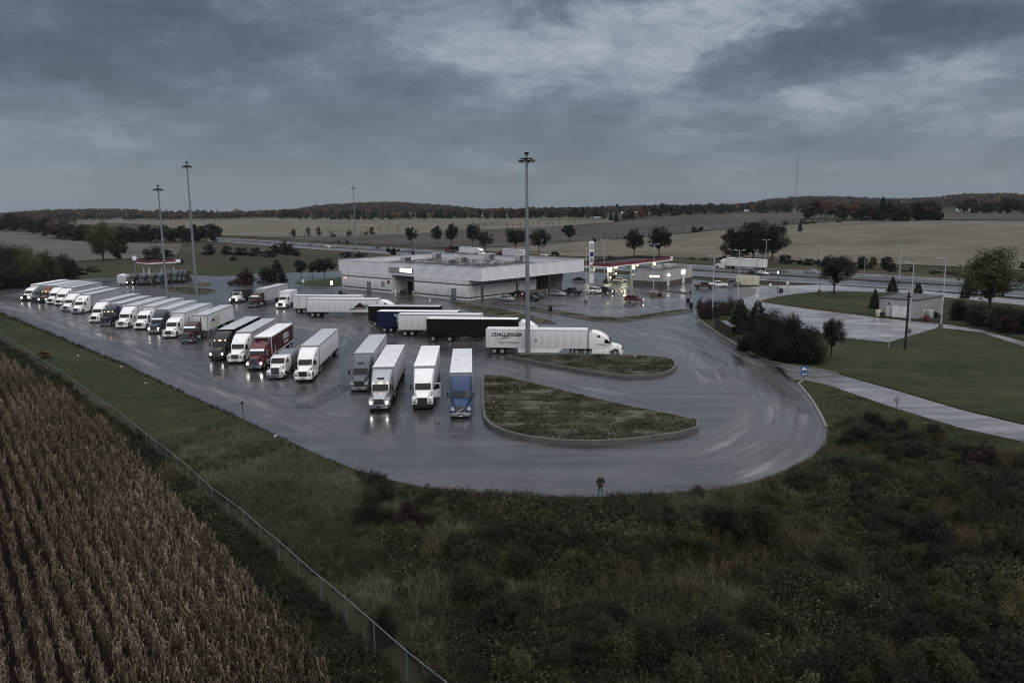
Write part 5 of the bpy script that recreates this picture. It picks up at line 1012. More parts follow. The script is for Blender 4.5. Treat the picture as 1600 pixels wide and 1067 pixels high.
MB().box(-.42, .42, -.05, -.03, H - 1.3, H - .85).build('arrow_panel', SIGNB, o); MB().prism([(-.3, H - 1.13), (.08, H - 1.13), (.08, H - 1.2), (.34, H - 1.07), (.08, H - .94), (.08, H - 1.01), (-.3, H - 1.01)], 'y', -.07, -.051).build('arrow', SIGNW, o)
post_sign(380, 652, 627, 'small dark box sign on a thin post at the edge of the road', .28, .3, DARK, name='box_sign')
post_sign(1230, 456, 440, 'small white sign beside the ramp, right of the short lantern', .7, .9); post_sign(1203, 458, 443, 'small white sign left of the short lantern', .7, .8); post_sign(474, 449, 437, 'white arrow sign by the drive left of the building', .8, .9, post=PALEPOLE); post_sign(519, 460, 439, 'pale lit sign left of the truckers entrance', .7, 1.1, emit('pale_lit_sign', (.9, .95, .6), 1.1), DARK); post_sign(1183, 471, 461, 'low white sign at the tip of the upper lawn', .5, .7); post_sign(541, 459, 433, 'dark post carrying a small glowing red lamp by the building end', .35, .35, TAILON, DARK)
post_sign(997, 485, 477, 'thin post sign on the grass boulevard', .3, .35); post_sign(1078, 470, 455, 'small round-headed sign on a dark pot in the car park', .5, .5, DARK)
post_sign(877, 459, 441, 'thin dark post beside the far walkway', .2, .3, DARK); post_sign(672, 481, 466.5, 'white post marker in front of the building', .25, .9, SIGNW)
def bollard(px, py, m, label, h=1.2, r=.13): o = empty('bollard', GX(px, py)); tag(o, label, 'bollard'); MB().tube((0, 0, 0), (0, 0, h), r, n=12).build('post', m, o, bevel=.02); MB().tube((0, 0, h * .7), (0, 0, h * .8), r * 1.05, n=12).build('band', TR_BRIGHT, o)
YEL = mat('faded_yellow', (.40, .36, .16), .6)
bollard(618, 463, SIGNW, 'white bollard in front of the dark entrance door', 1.6, .2); bollard(645.5, 465.5, YEL, 'faded yellow bollard right of the truckers entrance', 2.0); bollard(653, 462, YEL, 'faded yellow bollard near the wall panels right of the entrance'); bollard(750, 471, YEL, 'yellow bollard at the foot of the corner column'); bollard(806, 466, YEL, 'yellow bollard by the black suv with brake lamps', 1.2); bollard(855, 459.5, YEL, 'yellow bollard at the far walkway column', 1.3)
def binn(px, py, m, label, w=.7, h=1.1): o = empty('litter_bin', GX(px, py)); tag(o, label, 'litter bin'); MB().box(-w / 2, w / 2, -w / 2, w / 2, 0, h).build('bin_body', m, o, bevel=.04); MB().box(-w / 2 - .03, w / 2 + .03, -w / 2 - .03, w / 2 + .03, h + .003, h + .12).build('lid', DARK, o, bevel=.02)
binn(860, 487.5, DARK, 'dark litter bin on the grass boulevard', .8, 1.3); binn(1075, 473, DARK, 'dark litter bin with white posts at the car park corner', .8, 1.0); binn(1080, 481, DARK, 'dark litter bin where the boulevard meets the shrubs'); binn(1020.5, 464, STONE, 'brown planter tub at the foot of the lamp pole', 1.2, .95); binn(1030.5, 464, DARK, 'dark planter tub under the bare tree', 1.0, .9); binn(947, 442, DARK, 'dark bin by the left fuel pump', .9, 1.1); binn(532, 460, DARK, 'dark bin at the end of the strip left of the building', .8, .9); binn(538, 465, BLACK, 'black bin behind the plain white trailer', .8, 1.1); binn(1220, 457.5, BLACK, 'black bin near the short lantern', .9, 1.0); binn(630, 459.5, BLACK, 'black bench bin inside the truckers entrance', 1.4, 1.0)
for k, (px, py, ln) in enumerate(((1160, 537, -.3), (1164, 540, .1), (1167, 533, 0), (1168, 545, 0))):
    o = empty('white_stake', GX(px, py)); tag(o, ['leaning white stake at the left of the kerbside bunch', 'second white stake of the kerbside bunch', 'tallest white stake of the kerbside bunch', 'short white stake nearest the kerb'][k], 'stake', 'white stakes beside the kerb'); MB().tube((0, 0, 0), (ln, 0, 1.2 + (k == 2) * .5), .06, n=8).build('stake_post', SIGNW, o); MB().tube((ln, 0, 1.2 + (k == 2) * .5), (ln, 0, 1.26 + (k == 2) * .5), .07, n=8).build('cap', SIGNW, o)
# timber enclosure in the shrub bed
enc = empty('timber_enclosure', GX(1117, 512)); tag(enc, 'weathered dark timber enclosure in the shrub bed by the kerb', 'enclosure'); e2 = GX(1143, 530) - GX(1117, 512); enc.rotation_euler.z = math.atan2(e2.y, e2.x); eL = e2.length
for k in range(int(eL / .3)): MB().box(k * .3, k * .3 + .27, -.03, .03, 0, 2.0 + random.uniform(-.05, .05)).build('plank', mat('weathered_timber', (.045, .04, .036), .8, 0, .2, .4, 4), enc)
MB().box(0, eL, .03, .12, .4, .55).box(0, eL, .03, .12, 1.5, 1.65).build('rail', WOOD, enc); MB().box(eL * .25, eL * .8, .15, 1.5, 1.75, 1.83).build('shelter_roof', mat('wet_felt', (.10, .11, .12), .25), enc)

# ------------------------------------------------------------------ chain-link fence
rail_px = [(-60, 489), (0, 521), (59, 558), (103, 585), (147, 617), (187, 643), (232, 680), (286, 721.5), (330, 761), (382, 800), (450, 858), (495.5, 897), (573.6, 964), (616, 999.7), (662, 1037), (699, 1066), (760, 1120)]
fpts = [GX(x, y, 1.8) for x, y in rail_px]; tot = sum((b - a).length for a, b in zip(fpts, fpts[1:])); nf = int(tot / 3.2) + 1
fp = resample([Vector((p.x, p.y, 0)) for p in fpts], nf); fen = empty('chain_link_fence', fp[0]); tag(fen, 'long wire chain-link fence between the maize and the grass', 'fence')
WIRE = mat('fence_wire', (.16, .175, .19), .5, .4, .5, .1, 2); pm_ = MB().tube((0, 0, 0), (0, 0, 1.82), .035, n=8).mesh('fence_post', [WIRE]); wires = MB()
for i, p in enumerate(fp):
    dz = random.uniform(-.06, .06) if 0 < i < nf - 1 else 0; q = p - fp[0]; q.z = dz; link('fence_post', pm_, fen, q)
    if i: a, b = prevq + Vector((0, 0, 1.8)), q + Vector((0, 0, 1.8)); MB().tube(a, b, .026, n=6).build('top_rail', WIRE, fen)
    if i:
        d = q - prevq; Lw = d.length; n = int(Lw / .16); t = d.normalized(); H = 1.72
        for k in range(-int(H / .16), n):
            for sg in (1, -1):
                s0 = k * .16; s1 = s0 + H; z0, z1 = 0.03, H
                lo_, hi_ = max(0, s0), min(Lw, s1)
                if hi_ <= lo_: continue
                f0, f1 = (lo_ - s0) / H, (hi_ - s0) / H; za, zb = z0 + (z1 - z0) * f0, z0 + (z1 - z0) * f1
                if sg < 0: za, zb = z1 + z0 - za, z1 + z0 - zb
                a = prevq + t * lo_ + Vector((0, 0, za)); b = prevq + t * hi_ + Vector((0, 0, zb)); w = Vector((0, 0, .0045)) if True else 0; wires.quad(a - w, b - w, b + w, a + w)
    prevq = q
stuff(wires.build('wire_mesh', WIRE, fen, smooth=0))

# ------------------------------------------------------------------ person with the remote control
def person():
    p = GX(938, 774.5); o = empty('person', p, R(4)); tag(o, 'person in dark hooded jacket and blue jeans standing at the road edge, head bowed', 'person')
    V = [(0, .02, .96), (0, .01, 1.12), (0, -.01, 1.32), (0, -.03, 1.47), (0, -.07, 1.55), (0, -.125, 1.64), (0, -.13, 1.71)]; Rd = [(.17, .12), (.165, .12), (.19, .13), (.075, .075), (.07, .07), (.098, .11), (.07, .08)]
    E = [(0, 1), (1, 2), (2, 3), (3, 4), (4, 5), (5, 6)]
    def ch(par, lst):
        k = par
        for v, r in lst: V.append(v); Rd.append((r, r)); E.append((k, len(V) - 1)); k = len(V) - 1
        return k
    for s in (-1, 1):
        w = ch(2, [((s * .20, .0, 1.40), .095), ((s * .31, .0, 1.16), .072), ((s * .26, -.14, 1.06), .062), ((s * .13, -.31, 1.08), .042), ((s * .095, -.36, 1.09), .038)])
        for j in range(4): L_ = (.040, .046, .042, .032)[j]; y = -.375 - .004 * j; ch(w, [((s * (.088 - .004 * j), y - .018, 1.115 - j * .020), .010), ((s * (.070 - .004 * j), y - .018 - L_ * .4, 1.115 - j * .021), .009), ((s * (.052 - .003 * j), y - .012 - L_ * .3, 1.112 - j * .021), .008)])
        ch(w, [((s * .085, -.350, 1.125), .011), ((s * .068, -.352, 1.142), .009)])
        ch(0, [((s * .095, .02, .88), .115), ((s * .115, -.01, .50), .072), ((s * .125, .03, .10), .050), ((s * .135, -.05, .045), .045), ((s * .15, -.17, .035), .036)])
    me = bpy.data.meshes.new('body'); me.from_pydata(V, E, []); b = bpy.data.objects.new('tmp', me); COL.objects.link(b)
    b.modifiers.new('s', 'SKIN'); sd_ = b.modifiers.new('u', 'SUBSURF'); sd_.levels = sd_.render_levels = 2
    for i, sv in enumerate(me.skin_vertices[0].data): sv.radius = Rd[i]; sv.use_root = (i == 0)
    dg = bpy.context.evaluated_depsgraph_get(); m2 = bpy.data.meshes.new_from_object(b.evaluated_get(dg)); bpy.data.objects.remove(b)
    JK = mat('dark_jacket', (.012, .012, .014), .8); JN = mat('blue_jeans', (.055, .105, .145), .85); SK = mat('skin', (.42, .25, .18), .6); SH = mat('dark_shoes', (.02, .02, .022), .6)
    m2.materials.clear()
    for m in (JK, JN, SK, SH): m2.materials.append(m)
    for f in m2.polygons:
        c = f.center; f.material_index = 3 if c.z < .085 else 1 if c.z < .86 else 2 if (c.y < -.315 or c.z > 1.5) else 0
    m2.shade_smooth(); link('body', m2, o)
    # jacket hem, hood and face
    MB().loft([[(w * math.cos(2 * math.pi * i / 18), .015 + d * math.sin(2 * math.pi * i / 18), z) for i in range(18)] for z, w, d in ((.80, .20, .155), (.95, .21, .165), (1.15, .205, .16))], False).build('jacket_hem', JK, o)
    def hoodp():
        mb = MB(); n = 14; rings = []
        for k in range(7):
            t = k / 6; a = R(-50 + 150 * t); rings.append([(.125 * math.sin(R(180 * i / (n - 1) - 90)) * (1 if t < .8 else .8), -.115 + (.135 * math.cos(R(180 * i / (n - 1) - 90))) * math.cos(a) * .9 + .03 * math.sin(a) - .02, 1.645 + .115 * math.sin(a)) for i in range(n)])
        for k in range(6):
            for i in range(n - 1): pass
        mb.loft(rings, False); return mb
    hoodp().build('hood', JK, o)
    MB().prism([(-.222, 1.645), (-.25, 1.615), (-.222, 1.605)], 'x', -.014, .014).build('nose', SK, o)
    for s in (-1, 1): MB().tube((s * .038, -.222, 1.655), (s * .038, -.228, 1.655), .011, n=8).build('eye', DARK, o); MB().tube((s * .1, -.12, 1.635), (s * .112, -.12, 1.635), .028, n=8).build('ear', SK, o)
    MB().box(-.028, .028, -.222, -.212, 1.575, 1.583).build('mouth', mat('lips', (.30, .13, .11), .6), o)
    rc = empty('remote_control', p + Vector((0, -.395, 1.085)), R(4)); tag(rc, 'small dark remote control held in both hands of the person', 'remote control')
    MB().box(-.085, .085, -.04, .04, -.035, .035).build('case', PLASTIC, rc, bevel=.012); MB().tube((-.06, .0, .03), (-.075, -.02, .14), .006, n=6).build('antenna', PLASTIC, rc); MB().tube((.06, .0, .03), (.075, -.02, .14), .006, n=6).build('antenna', PLASTIC, rc); MB().box(-.035, .035, -.05, -.041, -.02, .02).build('screen', GLASS, rc)
person()

# ------------------------------------------------------------------ vegetation
BARK = mat('bark', (.032, .027, .023), .9, 0, .2, .35, 3)
LF = {'pale': foliage('leaf_pale_olive', [(.2, (.036, .035, .016)), (.5, (.078, .072, .034)), (.85, (.145, .128, .066))]), 'dark': foliage('leaf_dark', [(.2, (.010, .012, .007)), (.5, (.019, .022, .012)), (.8, (.038, .040, .021))]), 'olive': foliage('leaf_olive', [(.2, (.030, .029, .013)), (.5, (.060, .056, .026)), (.85, (.110, .095, .046))]), 'autumn': foliage('leaf_autumn', [(.15, (.046, .033, .022)), (.45, (.095, .058, .036)), (.8, (.16, .092, .052))], rnd=.8),
      'brown': foliage('leaf_brown', [(.2, (.040, .029, .022)), (.5, (.070, .049, .036)), (.8, (.108, .074, .052))]), 'red': foliage('leaf_red', [(.2, (.020, .012, .011)), (.5, (.036, .019, .017)), (.85, (.064, .033, .027))]), 'conifer': foliage('leaf_conifer', [(.2, (.009, .014, .010)), (.5, (.015, .023, .015)), (.85, (.027, .037, .022))]),
      'yellow': foliage('leaf_yellow', [(.2, (.048, .043, .018)), (.5, (.088, .077, .034)), (.85, (.14, .12, .055))]), 'hedge': foliage('leaf_hedge', [(.2, (.013, .015, .008)), (.5, (.025, .027, .014)), (.85, (.048, .047, .024))]), 'bare': foliage('twig_bare', [(.2, (.028, .023, .021)), (.5, (.042, .034, .031)), (.85, (.06, .05, .045))])}
def quads_mesh(name, c, u, v, tint):
    n = len(c); vs = np.empty((n, 4, 3)); vs[:, 0] = c - u - v; vs[:, 1] = c + u - v * .4; vs[:, 2] = c + u * .7 + v; vs[:, 3] = c - u * .8 + v * .6
    me = bpy.data.meshes.new(name); me.vertices.add(4 * n); me.vertices.foreach_set('co', vs.reshape(-1).astype(np.float32)); me.loops.add(4 * n); me.loops.foreach_set('vertex_index', np.arange(4 * n, dtype=np.int32))
    me.polygons.add(n); me.polygons.foreach_set('loop_start', np.arange(0, 4 * n, 4, dtype=np.int32)); me.polygons.foreach_set('loop_total', np.full(n, 4, dtype=np.int32)); me.update(calc_edges=True)
    a = me.attributes.new('tint', 'FLOAT', 'POINT'); a.data.foreach_set('value', np.repeat(tint, 4).astype(np.float32)); return me
def unitv(n): q = rng.normal(size=(n, 3)); return q / np.linalg.norm(q, axis=1)[:, None]
def crown_mesh(kind, n, leaf, nb=26, z0=.25):
    if kind == 'conifer':
        z = 1 - rng.random(n) ** .55; z = z0 * .4 + z * (1 - z0 * .4); a = rng.random(n) * 2 * math.pi; lay = (np.sin(z * 48) * .5 + .5) * .35 + .65
        arm = (.5 + .5 * np.sin(a * 5 + np.floor(z * 9) * 1.7)) * .3 + .7
        r = (1 - z) ** .72 * .5 / (1 - z0 * .4) * np.sqrt(rng.uniform(.15, 1, n)) * lay * arm + .012; c = np.stack([r * np.cos(a), r * np.sin(a), z - r * .22], 1)
        out = np.stack([np.cos(a), np.sin(a), np.full(n, -.35)], 1); u = out * leaf * rng.uniform(.7, 1.3, n)[:, None]; v = np.cross(out, unitv(n)) * leaf * .45; return quads_mesh('crown', c, u, v, rng.random(n))
    bc = unitv(nb) * (rng.random(nb) ** .42)[:, None]
    if kind == 'broad': bc = bc * np.array([.40, .40, .5 * (1 - z0) - .08]) + np.array([0, 0, z0 + .5 * (1 - z0)]); br = rng.uniform(.06, .16, nb)
    elif kind == 'willow': bc = bc * np.array([.34, .34, .40]) + np.array([0, 0, .52]); br = rng.uniform(.08, .16, nb)
    else: bc[:, 2] = np.abs(bc[:, 2]); bc = bc * np.array([.36, .36, .74]) + np.array([0, 0, .06]); br = rng.uniform(.11, .2, nb)
    k = rng.integers(0, nb, n); d = unitv(n); rad = rng.random(n) ** .4; c = bc[k] + d * (br[k] * rad)[:, None] * np.array([1, 1, 1.0])
    c[:, 2] = np.maximum(c[:, 2], .01); nrm = unitv(n) * .8 + d * .7 + np.array([0, 0, .45]); nrm /= np.linalg.norm(nrm, axis=1)[:, None]
    u = np.cross(nrm, unitv(n)); u /= np.linalg.norm(u, axis=1)[:, None]; v = np.cross(nrm, u); s = leaf * rng.uniform(.6, 1.25, n)[:, None]
    return quads_mesh('crown', c, u * s, v * s * .62, np.clip(rng.random(nb)[k] * .7 + rng.random(n) * .3, 0, 1))
def trunk_mesh(z0, conif=False):
    mb = MB(); mb.tube((0, 0, -.02), (.008, .006, z0 + .12), .028, .018, 8)
    if conif: mb.tube((.008, .006, z0 + .1), (0, 0, .94), .018, .004, 6)
    else:
        for k in range(6):
            a = k * 1.05 + random.random(); z = z0 + random.uniform(-.04, .14); mb.tube((.006, .004, z), (.22 * math.cos(a), .22 * math.sin(a), z + random.uniform(.2, .36)), .013, .005, 6)
        mb.tube((.008, .006, z0 + .1), (.02, -.01, .82), .017, .005, 6)
    return mb.mesh('trunk', [BARK])
def bare_mesh(seed, depth=5):
    r_ = random.Random(seed); mb = MB()
    def br(p, d, ln, rad, k):
        q = p + d * ln; mb.tube(p, q, rad, rad * .65, 4 if k < depth - 1 else 5)
        if k == 0: return
        for _ in range(3 if k > 1 else 4):
            nd = (d + Vector((r_.uniform(-.7, .7), r_.uniform(-.7, .7), r_.uniform(-.1, .45)))).normalized(); br(p + d * ln * r_.uniform(.55, 1), nd, ln * r_.uniform(.5, .72), rad * .55, k - 1)
    br(Vector((0, 0, 0)), Vector((0, 0, 1)), .34, .018, depth - 1)
    zm = max(v[2] for v in mb.v); mb.v = [(v[0] / zm, v[1] / zm, v[2] / zm) for v in mb.v]; me = mb.mesh('branches', [BARK]); return me
CT = {}
for kind, z0 in (('broad', .24), ('shrub', 0), ('conifer', .12), ('willow', .12)):
    for lod, n, leaf, nb in (('huge', 15000, .0125, 60), ('big', 8000, .018, 46), ('mid', 2600, .031, 30), ('small', 700, .057, 18), ('tiny', 150, .12, 10)):
        for s in range(3 if lod != 'big' else 3): CT[(kind, lod, s)] = crown_mesh(kind, n, leaf * (1.0 if kind != 'conifer' else 1.25), nb, z0)
TK = {('broad', s): trunk_mesh(.24) for s in range(2)}; TK.update({('willow', s): trunk_mesh(.14) for s in range(2)}); TK.update({('conifer', s): trunk_mesh(.10, True) for s in range(2)}); TK.update({('shrub', s): trunk_mesh(.06) for s in range(2)})
BR = [bare_mesh(s) for s in range(4)]
ti = random.Random(11)
def tree(px, by, ty, wpx, kind, leaf, label, group=None, name=None, base=None):
    p = base if base is not None else GT(px, by); dpt = PR(p.x, p.y, p.z)[2]; h = height_to(p, ty); w = wpx * dpt / F_PX; hpx = by - ty
    nm = name or {'broad': 'tree', 'willow': 'tree', 'conifer': 'conifer', 'shrub': 'shrub', 'bare': 'bare_tree'}[kind]
    o = empty(nm, p, ti.uniform(0, 6.28)); tag(o, label, {'conifer': 'conifer', 'shrub': 'shrub'}.get(kind, 'tree'), group)
    if kind == 'bare':
        b = link('branches', ti.choice(BR), o, None, None, LF['bare']); b.scale = (max(w, h * .5), max(w, h * .5), h); return o
    lod = 'huge' if hpx > 62 else 'big' if hpx > 36 else 'mid' if hpx > 22 else 'small' if hpx > 12 else 'tiny'
    c = link('crown', CT[(kind, lod, ti.randrange(3))], o, None, None, LF[leaf]); c.scale = (w * 1.06, w * 1.06, h)
    if kind != 'shrub' or hpx > 22: t = link('trunk', TK[(kind, ti.randrange(2))], o); tw = min(w, h * .8); t.scale = (tw, tw, h)
    return o
# roadside and field trees one can tell apart
for a in ((991, 402, 357, 33, 'broad', 'dark', 'round dark tree standing left of its twin behind the fuel shop'), (1030, 402, 354, 42, 'broad', 'dark', 'larger dark tree right of its twin behind the fuel shop'), (1150, 405, 350, 66, 'willow', 'dark', 'leftmost tree of the big dark roadside clump'), (1177, 405, 343, 78, 'willow', 'dark', 'tallest tree in the middle of the big dark roadside clump'), (1207, 404, 349, 66, 'willow', 'hedge', 'right-hand olive-topped tree of the big dark roadside clump'),
          (1303, 461, 395, 60, 'broad', 'hedge', 'round dark leafy tree on the upper lawn by the ramp'), (643, 383, 352, 24, 'broad', 'dark', 'dark round tree, leftmost of the row behind the building'), (683, 384, 351, 20, 'broad', 'dark', 'dark round tree second in the row behind the building'), (706, 386, 349, 26, 'broad', 'dark', 'dark round tree third in the row behind the building'), (738, 389, 345, 26, 'broad', 'dark', 'tall dark tree left of the reddish one behind the building'), (758, 393, 358, 34, 'broad', 'brown', 'reddish-brown tree behind the middle of the flat roof'),
          (806, 393, 354, 40, 'broad', 'dark', 'dark tree just left of the central mast'), (842, 396, 357, 38, 'broad', 'dark', 'dark tree just right of the central mast'), (890, 378, 348, 26, 'broad', 'hedge', 'upright dark tree on the brown field edge'), (868, 400, 390, 16, 'shrub', 'dark', 'low dark bush beside the highway right of the mast'),
          (1546, 482, 380, 112, 'willow', 'pale', 'big olive tree at the right edge of the lawn'), (162, 406, 343, 58, 'willow', 'pale', 'large pale-topped willow left of the lorry canopy'), (185, 405, 370, 38, 'willow', 'olive', 'smaller willow leaning right beside the pale-topped one'), (471, 434, 403, 22, 'broad', 'dark', 'dark tree left of the building, standing nearest the drive'), (507, 433, 401, 40, 'broad', 'dark', 'broad dark tree against the left end of the building'), (488, 432, 406, 20, 'broad', 'brown', 'thin brownish tree between the two dark trees left of the building'),
          (434, 440, 405, 38, 'conifer', 'conifer', 'dark conifer beside the red bush'), (1299, 558, 494, 42, 'broad', 'conifer', 'dark conifer standing alone beside the big hedge'), (1394, 456, 432, 22, 'conifer', 'conifer', 'small conifer behind the garage, left one'), (1434, 461, 441, 20, 'conifer', 'conifer', 'small conifer behind the garage roof, right one'), (1507, 466, 438, 18, 'conifer', 'conifer', 'dark small conifer left of the big olive tree'), (1366, 482, 451, 22, 'conifer', 'conifer', 'small round conifer at the left of the garage'),
          (1250, 362, 341, 9, 'conifer', 'conifer', 'single pointed spruce rising behind the big roadside clump'), (615, 402, 385, 24, 'broad', 'dark', 'small dark tree peeping over the left roof edge'), (645, 402, 392, 9, 'conifer', 'dark', 'short dark shrub tree over the left roof edge')): tree(*a)
tree(1030.5, 464, 437, 22, 'bare', 'bare', 'bare young tree growing from the dark planter tub'); tree(1400, 655, 615, 14, 'bare', 'bare', 'thin bare sapling beside the side road')
# shrubs
for a in ((385, 444, 415, 42, 'shrub', 'red', 'round red-leaved bush behind the arriving trucks'), (417, 441, 411, 34, 'shrub', 'dark', 'dark bush between the red bush and the conifer'), (360, 445, 437, 16, 'shrub', 'brown', 'low brown mound left of the red bush'), (1112, 497, 458, 50, 'shrub', 'red', 'big purple-red shrub at the car park corner'), (1138, 492, 460, 34, 'shrub', 'brown', 'brown shrub behind the timber enclosure'), (1094, 487, 463, 20, 'shrub', 'brown', 'small brown shrub at the tip of the bed'),
          (1156, 520, 466, 52, 'conifer', 'conifer', 'tall dark spruce behind the timber enclosure'), (1182, 534, 469, 66, 'conifer', 'conifer', 'tallest spruce in the middle of the shrub bed'), (1206, 546, 474, 60, 'shrub', 'dark', 'dark evergreen shrub right of the tallest spruce'), (1168, 548, 510, 44, 'shrub', 'dark', 'dark shrub behind the white stakes'), (1205, 557, 488, 70, 'shrub', 'dark', 'broad dark shrub at the kerb end of the hedge'), (1240, 564, 482, 92, 'shrub', 'dark', 'largest rounded hedge shrub by the side road'), (1266, 566, 500, 58, 'shrub', 'dark', 'right-hand end shrub of the big hedge'), (1220, 562, 520, 60, 'shrub', 'dark', 'low front shrub of the big hedge')): tree(*a)
GLC = 'olive bushes massed at the far left'
for k, (px, by, ty, w) in enumerate(((-40, 448, 368, 70), (8, 446, 371, 60), (30, 440, 376, 54), (52, 442, 372, 56), (78, 440, 378, 52), (100, 436, 384, 44), (60, 446, 405, 50), (15, 450, 405, 60), (112, 434, 400, 26))):
    tree(px, by, ty, w, 'shrub', ('olive', 'hedge', 'olive', 'yellow', 'olive', 'hedge', 'hedge', 'dark', 'dark')[k], 'olive-green bush in the dense thicket at the far left edge', GLC)
GB = 'scrub bushes around the far drive'
for (px, by, ty, w, lf) in ((240, 404, 380, 38, 'brown'), (262, 402, 386, 22, 'dark'), (330, 398, 378, 30, 'dark'), (352, 398, 381, 26, 'hedge'), (375, 399, 382, 30, 'dark'), (398, 400, 383, 26, 'dark'), (432, 396, 379, 26, 'dark'), (447, 398, 372, 34, 'hedge'), (420, 402, 388, 26, 'hedge'), (462, 400, 386, 20, 'dark'), (364, 408, 398, 14, 'hedge'), (280, 412, 402, 20, 'hedge'), (145, 425, 411, 26, 'brown'), (120, 430, 415, 30, 'dark'), (540, 402, 390, 26, 'dark'), (565, 403, 391, 24, 'dark')): tree(px, by, ty, w, 'shrub', lf, 'scrub bush on rough ground below the highway', GB)
GV = 'bushes along the far highway verge'
for (px, by, ty, w, lf) in ((1226, 412, 394, 26, 'dark'), (1247, 413, 402, 18, 'dark'), (1262, 414, 400, 22, 'hedge'), (1280, 415, 403, 18, 'dark'), (1130, 406, 398, 18, 'hedge'), (1346, 420, 397, 24, 'dark'), (1363, 420, 396, 18, 'yellow'), (1386, 421, 397, 26, 'dark'), (1394, 425, 408, 16, 'dark'), (1330, 416, 405, 24, 'brown'), (1420, 424, 416, 22, 'brown'), (1460, 428, 419, 24, 'brown'), (1490, 430, 421, 26, 'olive'), (1598, 420, 405, 14, 'dark'), (955, 404, 398, 14, 'dark'), (1080, 406, 400, 16, 'brown'), (1100, 407, 401, 14, 'hedge'), (529, 380, 373, 7, 'dark'), (542, 380.5, 374, 7, 'dark')): tree(px, by, ty, w, 'shrub', lf, 'low bush on the grass verge beyond the highway', GV)
GRB = 'brambles under the big olive tree'
for (px, by, ty, w, lf) in ((1500, 500, 458, 44, 'dark'), (1530, 508, 462, 50, 'dark'), (1565, 515, 462, 54, 'hedge'), (1600, 520, 468, 56, 'dark'), (1575, 520, 490, 40, 'red'), (1545, 510, 482, 36, 'brown'), (1640, 520, 460, 60, 'dark')): tree(px, by, ty, w, 'shrub', lf, 'dark bramble thicket massed under the big olive tree', GRB)
# lines of distant trees
KINDW = {('willow', 'dark'): 'dark green tree', ('willow', 'hedge'): 'olive-green tree', ('willow', 'autumn'): 'rusty orange tree', ('willow', 'brown'): 'brown autumn tree', ('willow', 'red'): 'deep red tree', ('conifer', 'conifer'): 'dark conifer', ('shrub', 'dark'): 'dark low bush', ('shrub', 'brown'): 'brown low bush'}
def treeline(pts, hgt, step, kinds, label, group, wr=(.9, 1.5), jit=.4):
    L0 = [Vector((x, y, 0)) for x, y in pts]; tot = sum((b - a).length for a, b in zip(L0, L0[1:])); n = int(tot / step)
    for q in resample(L0, n + 1):
        h = ti.uniform(*hgt); kd, lf = ti.choice(kinds); px = q.x + ti.uniform(-step, step) * jit
        tree(px, q.y, q.y - h, h * ti.uniform(*wr) * (.55 if kd == 'conifer' else 1), kd, lf, (KINDW[(kd, lf)] if kd != 'bare' else 'bare scrubby tree') + ' ' + label, group)
bd, bh, ba, bb, br_, co = ('willow', 'dark'), ('willow', 'hedge'), ('willow', 'autumn'), ('willow', 'brown'), ('willow', 'red'), ('conifer', 'conifer'); sd1 = ('shrub', 'dark')
treeline([(-40, 358), (40, 362), (85, 372), (150, 378), (230, 378), (330, 378)], (20, 32), 9.5, [bd, bd, bh, bb, ('shrub', 'dark')], 'in the hedgerow crossing the left fields', 'trees of the left hedgerow')
treeline([(250, 337.5), (340, 336.5), (480, 341)], (7, 13), 10, [bd, bb, co, bb], 'on the skyline above the pale left field', 'skyline trees above the left field')
treeline([(440, 342), (480, 343)], (10, 16), 9, [co, bd], 'grouped by the long white-roofed barn', 'trees by the white barn')
treeline([(495, 343), (600, 343.5), (700, 342), (780, 342)], (10, 16), 7.5, [ba, ba, bb, bd, br_, co], 'below the middle wooded hill', 'autumn trees below the wooded hill')
treeline([(780, 342), (850, 341), (930, 341), (960, 346)], (14, 20), 8, [ba, bb, ba, bd, br_, co], 'at the top of the centre fields', 'autumn trees above the centre fields')
treeline([(975, 344), (1060, 336.5), (1150, 333), (1200, 333), (1300, 333)], (13, 22), 8, [ba, bb, ba, br_, bd, co], 'on the ridge above the ploughed field', 'orange-brown ridge trees')
treeline([(1265, 342), (1300, 343), (1368, 344)], (22, 34), 9, [ba, ba, bb], 'beside the dark barns', 'rusty trees beside the barns')
treeline([(1380, 345), (1400, 345)], (32, 38), 8, [co], 'standing tall beside the slim white silo', 'tall conifers by the white silo')
treeline([(1408, 346), (1455, 344)], (22, 34), 7, [br_, bb, br_], 'right of the slim white silo', 'reddish trees by the farm')
treeline([(1436, 345), (1468, 344.5)], (13, 18), 6, [bd, sd1, bd], 'at the right end of the farm', 'evergreens at the end of the farm')
treeline([(1505, 333), (1700, 336)], (18, 28), 9, [bd, bb, bd, co], 'on the skyline at the right edge', 'skyline trees at the right edge')
treeline([(700, 360.5), (800, 358), (910, 352.5)], (7, 13), 11, [('bare', 'bare')], 'in the hedgerow between the centre fields', 'bare trees in the centre hedgerow', (.7, 1.1))
treeline([(450, 372), (500, 372), (620, 364)], (8, 14), 12, [('bare', 'bare'), ('bare', 'bare'), ('shrub', 'brown')], 'in the hedgerow left of the building', 'bare trees in the left-centre hedgerow', (.7, 1.1))
treeline([(925, 379), (1000, 371.5), (1108, 361.5)], (8, 14), 10, [('bare', 'bare'), ('bare', 'bare'), sd1], 'between the tan and brown fields', 'bare trees between tan and brown fields', (.8, 1.2))
treeline([(1160, 356), (1250, 351), (1370, 344)], (7, 13), 10, [('bare', 'bare'), ('shrub', 'brown'), ('bare', 'bare')], 'along the upper edge of the tan field', 'bare bushes above the tan field', (.8, 1.3))
for px, by, ty, w in ((459, 371, 354, 11), (482, 370, 350, 9), (499, 370, 352, 12)): tree(px, by, ty, w, 'willow', 'brown', 'feathery brown poplar standing on the field edge left of the building', 'feathery poplars')
tree(336, 349, 338, 10, 'bare', 'bare', 'small bare tree alone in the pale left field')
